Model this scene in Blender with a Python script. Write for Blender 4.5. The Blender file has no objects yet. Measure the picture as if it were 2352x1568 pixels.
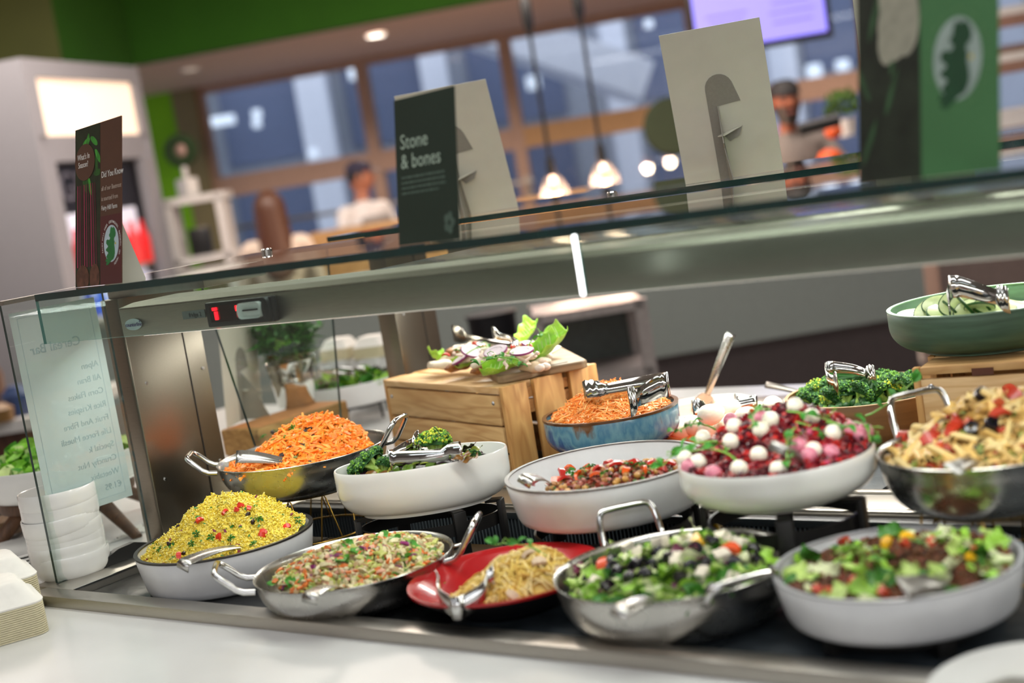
import bpy, bmesh, math, random
import numpy as np
from mathutils import Vector, Matrix, Euler
from math import sin, cos, pi, radians, sqrt, atan2

SC = bpy.context.scene
COL = SC.collection
random.seed(7); RNG = np.random.default_rng(7)

# ------------------------------------------------------------------ camera
FPX = 3267.0; YAW, PITCH, ROLL = radians(-38.6), radians(-6.7), radians(9.25); CAM = Vector((0, 0, 1.55))
FW = Vector((sin(YAW) * cos(PITCH), cos(YAW) * cos(PITCH), sin(PITCH)))
_r0 = Vector((cos(YAW), -sin(YAW), 0)); _u0 = _r0.cross(FW)
RT = cos(ROLL) * _r0 - sin(ROLL) * _u0; UP = sin(ROLL) * _r0 + cos(ROLL) * _u0
cam = bpy.data.objects.new('camera', bpy.data.cameras.new('camera')); COL.objects.link(cam)
M = Matrix((RT, UP, -FW)).transposed().to_4x4(); M.translation = CAM; cam.matrix_world = M
cam.data.sensor_width = 36; cam.data.lens = FPX / 2352 * 36; cam.data.clip_start = .05; cam.data.clip_end = 200
cam.data.dof.use_dof = True; cam.data.dof.focus_distance = 2.62; cam.data.dof.aperture_fstop = 2.0
SC.camera = cam
E1 = Vector((cos(YAW), -sin(YAW), 0)); E2 = Vector((sin(YAW), cos(YAW), 0))      # room axes: along / towards the window wall

# ------------------------------------------------------------------ world, lights, exposure
w = bpy.data.worlds.new('world'); SC.world = w; w.use_nodes = True
w.node_tree.nodes['Background'].inputs[0].default_value = (.58, .61, .78, 1)
w.node_tree.nodes['Background'].inputs[1].default_value = 2.3
SC.view_settings.view_transform = 'Standard'; SC.view_settings.look = 'None'
SC.view_settings.gamma = 1; SC.view_settings.use_curve_mapping = False; SC.view_settings.exposure = 0.0
def area(name, loc, sx, sy, power, color, rot=(0, 0, 0), spread=pi):
    l = bpy.data.lights.new(name, 'AREA'); l.shape = 'RECTANGLE'; l.size = sx; l.size_y = sy; l.energy = power; l.color = color; l.spread = spread
    o = bpy.data.objects.new(name, l); o.location = loc; o.rotation_euler = rot; COL.objects.link(o); return o
area('gantry_light_front', (-1.15, 1.66, 1.358), 2.30, .03, 5.2, (.97, 1, .95), (.42, 0, 0))
area('gantry_light_rear', (-1.15, 2.60, 1.358), 2.30, .03, 18, (.98, 1, .94), (-.15, 0, 0))
area('ceiling_light_counter', (-1.3, 0.9, 3.5), 2.6, .5, 11, (.98, .99, 1))
area('ceiling_light_customer', (-.9, -.9, 3.5), 4.0, .8, 20, (.90, .94, 1))
area('ceiling_light_centre', (-1.2, 2.5, 3.5), 2.4, .9, 42, (.98, .98, .93))
area('fill_light_near', tuple(E1 * .3 + E2 * -4.0 + Vector((0, 0, 3.5))), 7.0, 1.0, 190, (.92, .95, 1), (0, 0, -YAW))  # added fill, brightens the near wall that the trough steel reflects
area('ceiling_light_left', (-3.6, 1.6, 3.5), 1.2, 1.2, 14, (1, .95, .9))
area('ceiling_light_far', tuple(E1 * -.5 + E2 * 7.2 + Vector((0, 0, 3.5))), 6.0, 1.5, 300, (1, .86, .76), (0, 0, -YAW))
# ------------------------------------------------------------------ placing helpers
def ray(px, py): return RT * ((px - 1176) / FPX) - UP * ((py - 784) / FPX) + FW
def atZ(px, py, z): d = ray(px, py); return CAM + d * ((z - CAM.z) / d.z)
def atY(px, py, y): d = ray(px, py); return CAM + d * (y / d.y)
def atX(px, py, x): d = ray(px, py); return CAM + d * (x / d.x)
def atB(px, py, b): d = ray(px, py); return CAM + d * (b / d.dot(E2))     # on the upright plane b metres into the room
def RM(a, b, z): return E1 * a + E2 * b + Vector((0, 0, z))               # room axes -> world
def px_of(p):
    v = Vector(p) - CAM; d = v.dot(FW); return 1176 + FPX * v.dot(RT) / d, 784 - FPX * v.dot(UP) / d

# ------------------------------------------------------------------ materials
def lin(c):
    if isinstance(c, str):
        c = [int(c[i:i + 2], 16) / 255 for i in (0, 2, 4)]
        return tuple(((v + .055) / 1.055) ** 2.4 if v > .04045 else v / 12.92 for v in c)
    return tuple(c)
MATS = {}
def mat(name, col, rough=.5, metal=0, var=.12, vscale=40, bump=0, bscale=60, coat=0, sss=0, trans=0, emit=0, spec=.5, stretch=(1, 1, 1), rvar=0, sheen=0):
    if name in MATS: return MATS[name]
    m = bpy.data.materials.new(name); m.use_nodes = True; nt = m.node_tree; N = nt.nodes; L = nt.links
    b = N['Principled BSDF']; c = lin(col)
    b.inputs['Roughness'].default_value = rough; b.inputs['Metallic'].default_value = metal
    b.inputs['Specular IOR Level'].default_value = spec
    b.inputs['Coat Weight'].default_value = coat; b.inputs['Coat Roughness'].default_value = .08
    if sss: b.inputs['Subsurface Weight'].default_value = sss; b.inputs['Subsurface Radius'].default_value = (.01, .008, .006); b.inputs['Subsurface Scale'].default_value = .6
    if trans: b.inputs['Transmission Weight'].default_value = trans
    if emit: b.inputs['Emission Color'].default_value = (*c, 1); b.inputs['Emission Strength'].default_value = emit
    tc = N.new('ShaderNodeTexCoord'); mp = N.new('ShaderNodeMapping'); mp.inputs['Scale'].default_value = stretch
    L.new(tc.outputs['Object'], mp.inputs[0])
    nz = N.new('ShaderNodeTexNoise'); nz.inputs['Scale'].default_value = vscale; nz.inputs['Detail'].default_value = 4
    L.new(mp.outputs[0], nz.inputs['Vector'])
    oi = N.new('ShaderNodeObjectInfo'); ad = N.new('ShaderNodeVectorMath'); ad.operation = 'ADD'
    L.new(tc.outputs['Object'], ad.inputs[0]); L.new(oi.outputs['Random'], ad.inputs[1]); L.new(ad.outputs[0], mp.inputs[0])
    cr = N.new('ShaderNodeValToRGB'); cr.color_ramp.elements[0].position = .3; cr.color_ramp.elements[1].position = .7
    cr.color_ramp.elements[0].color = tuple(max(0, v * (1 - var)) for v in c) + (1,)
    cr.color_ramp.elements[1].color = tuple(min(1, v * (1 + var)) for v in c) + (1,)
    L.new(nz.outputs['Fac'], cr.inputs[0]); L.new(cr.outputs[0], b.inputs['Base Color'])
    if rvar:
        mr = N.new('ShaderNodeMapRange'); mr.inputs['To Min'].default_value = max(.02, rough - rvar); mr.inputs['To Max'].default_value = rough + rvar
        L.new(nz.outputs['Fac'], mr.inputs[0]); L.new(mr.outputs[0], b.inputs['Roughness'])
    if bump:
        n2 = N.new('ShaderNodeTexNoise'); n2.inputs['Scale'].default_value = bscale; n2.inputs['Detail'].default_value = 3; L.new(mp.outputs[0], n2.inputs['Vector'])
        bp = N.new('ShaderNodeBump'); bp.inputs['Strength'].default_value = bump; bp.inputs['Distance'].default_value = .004
        L.new(n2.outputs['Fac'], bp.inputs['Height']); L.new(bp.outputs[0], b.inputs['Normal'])
    MATS[name] = m; return m

def mat_wood(name, light, dark, axis=0, scale=1.0, rough=.55):
    if name in MATS: return MATS[name]
    m = mat(name, light, rough); nt = m.node_tree; N = nt.nodes; L = nt.links; b = N['Principled BSDF']
    tc = N.new('ShaderNodeTexCoord'); oi = N.new('ShaderNodeObjectInfo'); ml = N.new('ShaderNodeMath'); ml.operation = 'MULTIPLY'; ml.inputs[1].default_value = 3.7
    L.new(oi.outputs['Random'], ml.inputs[0]); ad = N.new('ShaderNodeVectorMath'); L.new(tc.outputs['Object'], ad.inputs[0]); L.new(ml.outputs[0], ad.inputs[1])
    mp = N.new('ShaderNodeMapping'); s = [14 * scale] * 3; s[axis] = 2.2 * scale; mp.inputs['Scale'].default_value = s; L.new(ad.outputs[0], mp.inputs[0])
    nz = N.new('ShaderNodeTexNoise'); nz.inputs['Scale'].default_value = 1.3; nz.inputs['Detail'].default_value = 2; nz.inputs['Distortion'].default_value = .6; L.new(mp.outputs[0], nz.inputs['Vector'])
    mu = N.new('ShaderNodeMath'); mu.operation = 'MULTIPLY'; mu.inputs[1].default_value = 11; L.new(nz.outputs['Fac'], mu.inputs[0])
    fr = N.new('ShaderNodeMath'); fr.operation = 'PINGPONG'; fr.inputs[1].default_value = 1; L.new(mu.outputs[0], fr.inputs[0])
    f2 = N.new('ShaderNodeTexNoise'); f2.inputs['Scale'].default_value = 9; f2.inputs['Detail'].default_value = 6; L.new(mp.outputs[0], f2.inputs['Vector'])
    # knots
    vo = N.new('ShaderNodeTexVoronoi'); vo.inputs['Scale'].default_value = 5.5 * scale; L.new(ad.outputs[0], vo.inputs['Vector'])
    kr = N.new('ShaderNodeValToRGB'); kr.color_ramp.elements[0].position = .05; kr.color_ramp.elements[0].color = (1, 1, 1, 1); kr.color_ramp.elements[1].position = .11; kr.color_ramp.elements[1].color = (0, 0, 0, 1); L.new(vo.outputs['Distance'], kr.inputs[0])
    mx = N.new('ShaderNodeMix'); mx.data_type = 'RGBA'; mx.inputs['A'].default_value = (*lin(light), 1); mx.inputs['B'].default_value = (*lin(dark), 1)
    m1 = N.new('ShaderNodeMath'); m1.operation = 'MULTIPLY'; m1.inputs[1].default_value = .55; L.new(fr.outputs[0], m1.inputs[0])
    m2 = N.new('ShaderNodeMath'); m2.operation = 'MULTIPLY_ADD'; m2.inputs[1].default_value = .35; L.new(f2.outputs['Fac'], m2.inputs[0]); L.new(m1.outputs[0], m2.inputs[2])
    m3 = N.new('ShaderNodeMath'); m3.operation = 'MULTIPLY_ADD'; m3.inputs[1].default_value = .7; L.new(kr.outputs[0], m3.inputs[0]); L.new(m2.outputs[0], m3.inputs[2]); m3.use_clamp = True
    L.new(m3.outputs[0], mx.inputs['Factor']); L.new(mx.outputs['Result'], b.inputs['Base Color'])
    return m

def mat_glass(name, tint=(.90, .97, .94), smear=.02):
    m = bpy.data.materials.new(name); m.use_nodes = True; nt = m.node_tree; N = nt.nodes; L = nt.links
    N.remove(N['Principled BSDF']); o = N['Material Output']
    t = N.new('ShaderNodeBsdfTransparent'); t.inputs[0].default_value = (*tint, 1)
    g = N.new('ShaderNodeBsdfGlossy'); g.inputs['Roughness'].default_value = .015; g.inputs[0].default_value = (1, 1, 1, 1)
    f = N.new('ShaderNodeFresnel'); f.inputs[0].default_value = 1.5
    ge = N.new('ShaderNodeNewGeometry'); s = N.new('ShaderNodeMath'); s.operation = 'SUBTRACT'; s.inputs[0].default_value = 1; L.new(ge.outputs['Backfacing'], s.inputs[1])
    mu = N.new('ShaderNodeMath'); mu.operation = 'MULTIPLY'; L.new(f.outputs[0], mu.inputs[0]); L.new(s.outputs[0], mu.inputs[1])
    # faint smears
    tc = N.new('ShaderNodeTexCoord'); nz = N.new('ShaderNodeTexNoise'); nz.inputs['Scale'].default_value = 9; L.new(tc.outputs['Object'], nz.inputs['Vector'])
    d = N.new('ShaderNodeBsdfDiffuse'); d.inputs[0].default_value = (.75, .8, .78, 1); m2 = N.new('ShaderNodeMixShader')
    ms = N.new('ShaderNodeMapRange'); ms.inputs['From Min'].default_value = .45; ms.inputs['From Max'].default_value = .9; ms.inputs['To Max'].default_value = smear; ms.inputs['To Min'].default_value = smear * .2; L.new(nz.outputs['Fac'], ms.inputs[0])
    L.new(ms.outputs[0], m2.inputs[0]); L.new(t.outputs[0], m2.inputs[1]); L.new(d.outputs[0], m2.inputs[2])
    mx = N.new('ShaderNodeMixShader'); L.new(mu.outputs[0], mx.inputs[0]); L.new(m2.outputs[0], mx.inputs[1]); L.new(g.outputs[0], mx.inputs[2]); L.new(mx.outputs[0], o.inputs['Surface'])
    MATS[name] = m; return m

# ------------------------------------------------------------------ mesh builder
class MB:
    def __init__(s): s.v = []; s.f = []; s.m = []
    def add(s, vs, fs, mi=0, T=None):
        o = len(s.v)
        if T is not None: vs = [T @ Vector(p) for p in vs]
        s.v += [tuple(p) for p in vs]; s.f += [tuple(i + o for i in f) for f in fs]
        s.m += (mi if isinstance(mi, list) else [mi] * len(fs)); return s
    def box(s, c, d, mi=0, T=None, bev=0):
        x, y, z = c; a, b, e = d[0] / 2, d[1] / 2, d[2] / 2
        if bev:
            k = bev; vs = []; idx = {}
            bm = bmesh.new(); bmesh.ops.create_cube(bm, size=1)
            for v in bm.verts: v.co = Vector((v.co.x * d[0], v.co.y * d[1], v.co.z * d[2])) + Vector(c)
            bmesh.ops.bevel(bm, geom=list(bm.edges), offset=k, segments=2, affect='EDGES', profile=.5)
            bm.verts.index_update(); s.add([v.co.copy() for v in bm.verts], [[v.index for v in f.verts] for f in bm.faces], mi, T); bm.free(); return s
        vs = [(x - a, y - b, z - e), (x + a, y - b, z - e), (x + a, y + b, z - e), (x - a, y + b, z - e), (x - a, y - b, z + e), (x + a, y - b, z + e), (x + a, y + b, z + e), (x - a, y + b, z + e)]
        return s.add(vs, [(0, 3, 2, 1), (4, 5, 6, 7), (0, 1, 5, 4), (1, 2, 6, 5), (2, 3, 7, 6), (3, 0, 4, 7)], mi, T)
    def prism(s, poly, z0, z1, mi=0, T=None, side=None):
        n = len(poly); vs = [(p[0], p[1], z0) for p in poly] + [(p[0], p[1], z1) for p in poly]
        fs = [tuple(range(n - 1, -1, -1)), tuple(range(n, 2 * n))] + [(i, (i + 1) % n, n + (i + 1) % n, n + i) for i in range(n)]
        return s.add(vs, fs, [mi, mi] + [mi if side is None else side] * n, T)
    def lathe(s, prof, n=48, mi=0, T=None, sx=1, sy=1, closed=False):
        vs = []; fs = []
        for r, z in prof:
            for i in range(n): a = 2 * pi * i / n; vs.append((r * cos(a) * sx, r * sin(a) * sy, z))
        k = len(prof)
        for j in range(k - 1 + (1 if closed else 0)):
            j2 = (j + 1) % k
            for i in range(n): i2 = (i + 1) % n; fs.append((j * n + i, j * n + i2, j2 * n + i2, j2 * n + i))
        if not closed:
            fs.append(tuple(range(n - 1, -1, -1))); fs.append(tuple((k - 1) * n + i for i in range(n)))
        return s.add(vs, fs, mi, T)
    def tube(s, pts, r, n=8, mi=0, T=None, closed=False, flat=1.0):
        pts = [Vector(p) for p in pts]; k = len(pts); vs = []; fs = []; prev = None
        rr = r if isinstance(r, (list, tuple)) else [r] * k
        for j in range(k):
            a = pts[(j - 1) % k] if (closed or j > 0) else pts[j]; b = pts[(j + 1) % k] if (closed or j < k - 1) else pts[j]
            t = (b - a); t = t.normalized() if t.length > 1e-9 else Vector((0, 0, 1))
            if prev is None: u = t.cross(Vector((0, 0, 1))); u = u if u.length > 1e-3 else t.cross(Vector((1, 0, 0)))
            else: u = prev - t * prev.dot(t)
            u.normalize(); v = t.cross(u); prev = u
            for i in range(n): q = 2 * pi * i / n; vs.append(pts[j] + (u * cos(q) + v * sin(q) * flat) * rr[j])
        for j in range(k if closed else k - 1):
            j2 = (j + 1) % k
            for i in range(n): i2 = (i + 1) % n; fs.append((j * n + i, j * n + i2, j2 * n + i2, j2 * n + i))
        if not closed: fs.append(tuple(range(n - 1, -1, -1))); fs.append(tuple((k - 1) * n + i for i in range(n)))
        return s.add(vs, fs, mi, T)
    def sphere(s, c, r, mi=0, T=None, u=12, v=8):
        rx, ry, rz = r if isinstance(r, (tuple, list)) else (r, r, r); vs = [(c[0], c[1], c[2] - rz)]; fs = []
        for j in range(1, v):
            p = pi * j / v - pi / 2
            for i in range(u): q = 2 * pi * i / u; vs.append((c[0] + rx * cos(p) * cos(q), c[1] + ry * cos(p) * sin(q), c[2] + rz * sin(p)))
        vs.append((c[0], c[1], c[2] + rz)); t = len(vs) - 1
        for i in range(u): fs.append((0, 1 + (i + 1) % u, 1 + i))
        for j in range(v - 2):
            for i in range(u): a = 1 + j * u; fs.append((a + i, a + (i + 1) % u, a + u + (i + 1) % u, a + u + i))
        a = 1 + (v - 2) * u
        for i in range(u): fs.append((a + i, a + (i + 1) % u, t))
        return s.add(vs, fs, mi, T)
    def grid(s, fn, nu, nv, mi=0, T=None, wrap=False):
        vs = [fn(i / (nu if wrap else nu - 1), j / (nv - 1)) for j in range(nv) for i in range(nu)]; fs = []
        for j in range(nv - 1):
            for i in range(nu if wrap else nu - 1): i2 = (i + 1) % nu; fs.append((j * nu + i, j * nu + i2, (j + 1) * nu + i2, (j + 1) * nu + i))
        return s.add(vs, fs, mi, T)
    def mesh(s, name, mats, smooth=True, angle=40):
        me = bpy.data.meshes.new(name); me.from_pydata(s.v, [], s.f)
        for m in (mats if isinstance(mats, (list, tuple)) else [mats]): me.materials.append(m)
        me.polygons.foreach_set('material_index', np.array(s.m, dtype=np.int32))
        if smooth:
            me.polygons.foreach_set('use_smooth', np.ones(len(s.f), dtype=bool))
            if angle < 180: me.set_sharp_from_angle(angle=radians(angle))
        me.update(); return me
    def obj(s, name, mats, parent=None, smooth=True, angle=40, mod=None):
        o = bpy.data.objects.new(name, s.mesh(name, mats, smooth, angle)); COL.objects.link(o); o.parent = parent
        return o
def solid(o, t): m = o.modifiers.new('solid', 'SOLIDIFY'); m.thickness = t; m.offset = 0; return o
def subsurf(o, l=1): m = o.modifiers.new('sub', 'SUBSURF'); m.levels = l; m.render_levels = l; return o
def tag(o, label, cat, group=None, kind=None):
    if label: o['label'] = label
    if cat: o['category'] = cat
    if group: o['group'] = group
    if kind: o['kind'] = kind
    return o
def struct(o): o['kind'] = 'structure'; return o
def empty(name, loc=(0, 0, 0), rz=0, label=None, cat=None, group=None, rot=None):
    o = bpy.data.objects.new(name, None); COL.objects.link(o); o.location = loc; o.rotation_euler = rot or (0, 0, rz); o.empty_display_size = .02
    return tag(o, label, cat, group)
def dup(o, parent=None):
    c = o.copy(); COL.objects.link(c); c.parent = parent
    for ch in list(o.children): dup(ch, c)
    return c
def put(me, name, loc, rot=(0, 0, 0), sc=1, parent=None):
    o = bpy.data.objects.new(name, me); COL.objects.link(o); o.location = loc; o.rotation_euler = rot
    o.scale = (sc, sc, sc) if not isinstance(sc, (tuple, list)) else sc; o.parent = parent; return o
def TR(loc=(0, 0, 0), rot=(0, 0, 0), sc=1):
    S = Matrix.Diagonal((*((sc,) * 3 if not isinstance(sc, (tuple, list)) else sc), 1))
    return Matrix.Translation(loc) @ Euler(rot).to_matrix().to_4x4() @ S
def frame(o, x, z):      # matrix with given origin, x axis and (approx) up axis
    x = Vector(x).normalized(); z = Vector(z); y = z.cross(x).normalized(); z = x.cross(y)
    m = Matrix((x, y, z)).transposed().to_4x4(); m.translation = o; return m
ORD = ['first', 'second', 'third', 'fourth', 'fifth', 'sixth', 'seventh', 'eighth', 'ninth', 'tenth', 'eleventh', 'twelfth', 'thirteenth', 'fourteenth', 'fifteenth', 'sixteenth', 'seventeenth', 'eighteenth', 'nineteenth', 'twentieth'] + ['twenty-' + s for s in ('first', 'second', 'third', 'fourth', 'fifth', 'sixth', 'seventh', 'eighth', 'ninth')] + ['thirtieth'] + ['thirty-' + s for s in ('first', 'second', 'third', 'fourth', 'fifth', 'sixth', 'seventh', 'eighth', 'ninth')] + ['fortieth']
def ordinals(objs, text, where, cat, group):
    """label alike pieces by their order from the left as the photo shows them"""
    objs = sorted(objs, key=lambda o: px_of(o.matrix_world.translation if o.parent else o.location)[0]); n = len(objs)
    for i, o in enumerate(objs):
        k = 'leftmost' if i == 0 else 'rightmost' if i == n - 1 else ORD[i] + ' from left'
        tag(o, f'{text}, {k} {where}', cat, group)

# fast scatter of many small templates into one mesh
def rot_mats(e):         # (n,3) euler xyz -> (n,3,3)
    cx, cy, cz = np.cos(e).T; sx, sy, sz = np.sin(e).T
    R = np.empty((len(e), 3, 3))
    R[:, 0, 0] = cy * cz; R[:, 0, 1] = sx * sy * cz - cx * sz; R[:, 0, 2] = cx * sy * cz + sx * sz
    R[:, 1, 0] = cy * sz; R[:, 1, 1] = sx * sy * sz + cx * cz; R[:, 1, 2] = cx * sy * sz - sx * cz
    R[:, 2, 0] = -sy; R[:, 2, 1] = sx * cy; R[:, 2, 2] = cx * cy
    return R
class Bulk:
    def __init__(s): s.V = []; s.F = []; s.MI = []; s.n = 0
    def scatter(s, tpl, pos, rot, sc, mi):
        """tpl: MB with equal-length faces (quads or tris); pos (n,3); rot (n,3) or (n,3,3); sc (n,) or (n,3); mi (n,) material per piece"""
        v = np.array(tpl.v); n = len(pos); sc = np.asarray(sc, float); sc = sc[:, None, None] if sc.ndim == 1 else sc[:, None, :]
        R = rot if rot.ndim == 3 else rot_mats(rot)
        P = np.einsum('nij,nkj->nki', R, v[None] * sc) + pos[:, None, :]
        for L in sorted(set(len(f) for f in tpl.f)):
            f = np.array([q for q in tpl.f if len(q) == L]); s.F.append((L, (f[None] + (np.arange(n) * len(v))[:, None, None] + s.n).reshape(-1, L))); s.MI.append(np.repeat(np.asarray(mi), len(f)))
        s.V.append(P.reshape(-1, 3)); s.n += n * len(v); return s
    def mb(s, m):
        s.V.append(np.array(m.v)); 
        for L in sorted(set(len(f) for f in m.f)):
            ids = [i for i, q in enumerate(m.f) if len(q) == L]
            s.F.append((L, np.array([m.f[i] for i in ids]) + s.n)); s.MI.append(np.array([m.m[i] for i in ids]))
        s.n += len(m.v); return s
    def obj(s, name, mats, parent=None, smooth=True):
        V = np.concatenate(s.V); me = bpy.data.meshes.new(name); me.vertices.add(len(V)); me.vertices.foreach_set('co', V.astype(np.float32).ravel())
        nl = sum(f.size for L, f in s.F); npoly = sum(len(f) for L, f in s.F)
        me.loops.add(nl); me.loops.foreach_set('vertex_index', np.concatenate([f.ravel() for L, f in s.F]).astype(np.int32))
        me.polygons.add(npoly); st = np.concatenate([np.full(len(f), L) for L, f in s.F]); me.polygons.foreach_set('loop_start', (np.cumsum(st) - st).astype(np.int32))
        me.polygons.foreach_set('material_index', np.concatenate(s.MI).astype(np.int32))
        for m in (mats if isinstance(mats, (list, tuple)) else [mats]): me.materials.append(m)
        if smooth: me.polygons.foreach_set('use_smooth', np.ones(npoly, dtype=bool))
        me.update(calc_edges=True)
        if smooth: me.set_sharp_from_angle(angle=radians(45))
        o = bpy.data.objects.new(name, me); COL.objects.link(o); o.parent = parent; return o

_FONT = None
def text(body, name, size, T, m, parent=None, align='LEFT', extrude=.0002, space=1.0, wspace=1.0):
    cu = bpy.data.curves.new(name, 'FONT'); cu.body = body; cu.size = size; cu.align_x = align; cu.extrude = extrude; cu.space_line = space; cu.space_character = wspace
    cu.resolution_u = 3
    o = bpy.data.objects.new(name, cu); COL.objects.link(o); cu.materials.append(m); o.parent = parent
    bpy.context.view_layer.update(); me = bpy.data.meshes.new_from_object(o); bpy.data.objects.remove(o); bpy.data.curves.remove(cu)
    o = bpy.data.objects.new(name, me); COL.objects.link(o); o.parent = parent; o.matrix_local = T
    return o
# ------------------------------------------------------------------ shared materials
STEEL = mat('brushed_steel', 'bcb8b0', .34, 1, .06, 60, stretch=(1, 30, 30), rvar=.06)
CANST = mat('canopy_steel', '8f877a', .30, 1, .07, 50, stretch=(1, 25, 25), rvar=.06)
STEELD = mat('satin_steel', 'a9a6a0', .36, 1, .08, 50, rvar=.06)
PAN = mat('pan_steel', 'bdbbb6', .27, 1, .05, 30, rvar=.06)
CHROME = mat('polished_steel', 'd2d2d0', .09, 1, .03)
BLACK = mat('black_plastic', '141516', .45)
BLACKM = mat('black_powder_coat', '1d1c1b', .42, .2)
WHITEC = mat('white_ceramic', 'e6e6e2', .16, coat=.4, var=.03, vscale=12)
WHITEM = mat('white_matt_ceramic', 'd8d8d8', .32, coat=.15, var=.04, vscale=10)
WHITEP = mat('white_paint', 'cfcdca', .6, var=.03)
CARDW = mat('white_card', 'd3d1c2', .75, var=.03, vscale=20)
CARDG = mat('grey_board', '8f8c82', .85, var=.05, vscale=200)
GLASS = mat_glass('clear_glass', (.93, .97, .955)); GLASSE = mat('glass_edge', '04312e', .12, var=.25, vscale=30, spec=.8)
LETW = mat('white_ink', 'f0efe8', .6, var=.02)
PINE = mat_wood('pine_board', 'deb880', 'a87640', 0)
PINEV = mat_wood('pine_board_upright', 'd8a968', 'a46c34', 2)
PINET = mat_wood('pine_board_light', 'e2c090', 'bf9058', 0, 1.3)
WALNUT = mat_wood('dark_wood', '6d4a30', '3d2717', 2, 1.5)
SLATE = mat('slate', '2a3136', .5, 0, .5, 30, bump=.6, bscale=25)

# ------------------------------------------------------------------ room shell
def quad(name, pts, m, parent=None):
    return MB().add(pts, [tuple(range(len(pts)))]).obj(name, m, parent, smooth=False)
def slab(name, A, B, z0, z1, th, m, parent=None):
    """upright slab from plan point A to plan point B (room axes), thickness away from the camera"""
    A = RM(*A, 0); B = RM(*B, 0); t = (B - A).normalized(); n = Vector((-t.y, t.x, 0)); n = n if n.dot(E2) > 0 else -n
    mb = MB(); q = [A, B, B + n * th, A + n * th]
    mb.prism([(p.x, p.y) for p in q] if (q[1] - q[0]).cross(q[2] - q[1]).z > 0 else [(p.x, p.y) for p in q[::-1]], z0, z1)
    return mb.obj(name, m, parent, smooth=False)
FLOORM = mat('floor_vinyl', '575051', .45, var=.15, vscale=3)
struct(slab('floor', (-9, -5), (9, -5), -.1, 0, 21, FLOORM))
CEIL = mat('ceiling_paint', 'b9b4ae', .9)
struct(slab('ceiling', (-9, -5), (9, -5), 3.6, 3.7, 21, CEIL))
WALLN = mat('neutral_wall', 'd4ccc4', .9)
struct(slab('wall_near', (-9, -5.1), (9, -5.1), 0, 3.6, .1, WALLN)); 
struct(slab('wall_right', (6.2, 16), (6.2001, -5), 0, 3.6, .1, WALLN))
struct(slab('wall_outer', (-6.3, -5), (-6.3001, 9.6), 0, 3.6, .1, WALLN))
GREEND = mat('green_wall_paint', '255a00', .9, var=.05, vscale=4)
GREENB = mat('light_green_wall_paint', '78bb14', .9, var=.05, vscale=4)
OLIVE = mat('olive_wall_paint', '42480c', .7, var=.05, vscale=4)
_oa = atB(130, 70, 9.6).dot(E1); _fa = atB(311, 157, 10.65).dot(E1)
struct(slab('wall_olive', (-6.4, 9.6), (_oa, 9.6), 0, 3.6, .1, OLIVE))
struct(slab('wall_left', (_oa, 9.6), (_fa, 10.66), 2.3, 3.6, .1, GREEND))
struct(slab('wall_fascia', (_fa, 10.65), (7.0, 10.65 - .17 * (7 - _fa)), 2.765, 3.6, .12, GREEND))
SOFF = mat('soffit_paint', 'dcc4b6', .85, var=.04)
def wp(a): return (a, 13.3 - .17 * (a + 2.87))                       # window wall line
o = MB(); q = [RM(_fa - .03, 10.74, 0), RM(7, 10.74 - .17 * (7 - _fa), 0), RM(*wp(7.2), 0), RM(-4.2, wp(-4.2)[1], 0)]
o.prism([(p.x, p.y) for p in q], 2.77, 2.9); struct(o.obj('ceiling_soffit', SOFF, smooth=False))
# window wall
_WA = RM(*wp(-2.87), 0); _WT = (RM(*wp(3), 0) - _WA).normalized(); _WN = Vector((-_WT.y, _WT.x, 0))
def atW(px, py):
    d = ray(px, py); t = (_WA - CAM).dot(_WN) / d.dot(_WN); return CAM + d * t
def wu(px, py): return (atW(px, py) - _WA).dot(_WT)
FRAME = mat('window_frame_paint', 'a88b7a', .6); FRAMEB = mat('brown_transom_paint', 'b08a5e', .6)
TANW = mat('tan_wall', 'a08c78', .8)
def wbar(mb, u0, u1, z0, z1, y0=0, y1=.12):
    c = _WA + _WT * ((u0 + u1) / 2) + _WN * ((y0 + y1) / 2); T = frame(Vector((c.x, c.y, (z0 + z1) / 2)), _WT, (0, 0, 1))
    return mb.box((0, 0, 0), (u1 - u0, y1 - y0, z1 - z0), 0, T)
u_l = wu(465, 300)
m = MB(); wbar(m, -2.2, u_l - .62, 0, 2.77); struct(m.obj('wall_green', GREENB, smooth=False))
m = MB(); wbar(m, -.62 + u_l, u_l - .22, 0, 2.77); o = struct(m.obj('wall_green_strip', GREENB, smooth=False))
m = MB(); wbar(m, u_l - .22, u_l, 0, 2.77, -.05, .12); struct(m.obj('trim_1', mat('olive_post', '7c7450', .7), smooth=False))
m = MB(); wbar(m, u_l, 9.8, 0, .98); struct(m.obj('wall_sill', TANW, smooth=False))
us = [u_l, wu(842, 250), wu(1170, 190), wu(1585, 40), wu(1985, 60), wu(2400, 0), wu(2400, 0) + 1.6, wu(2400, 0) + 3.2]
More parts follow.
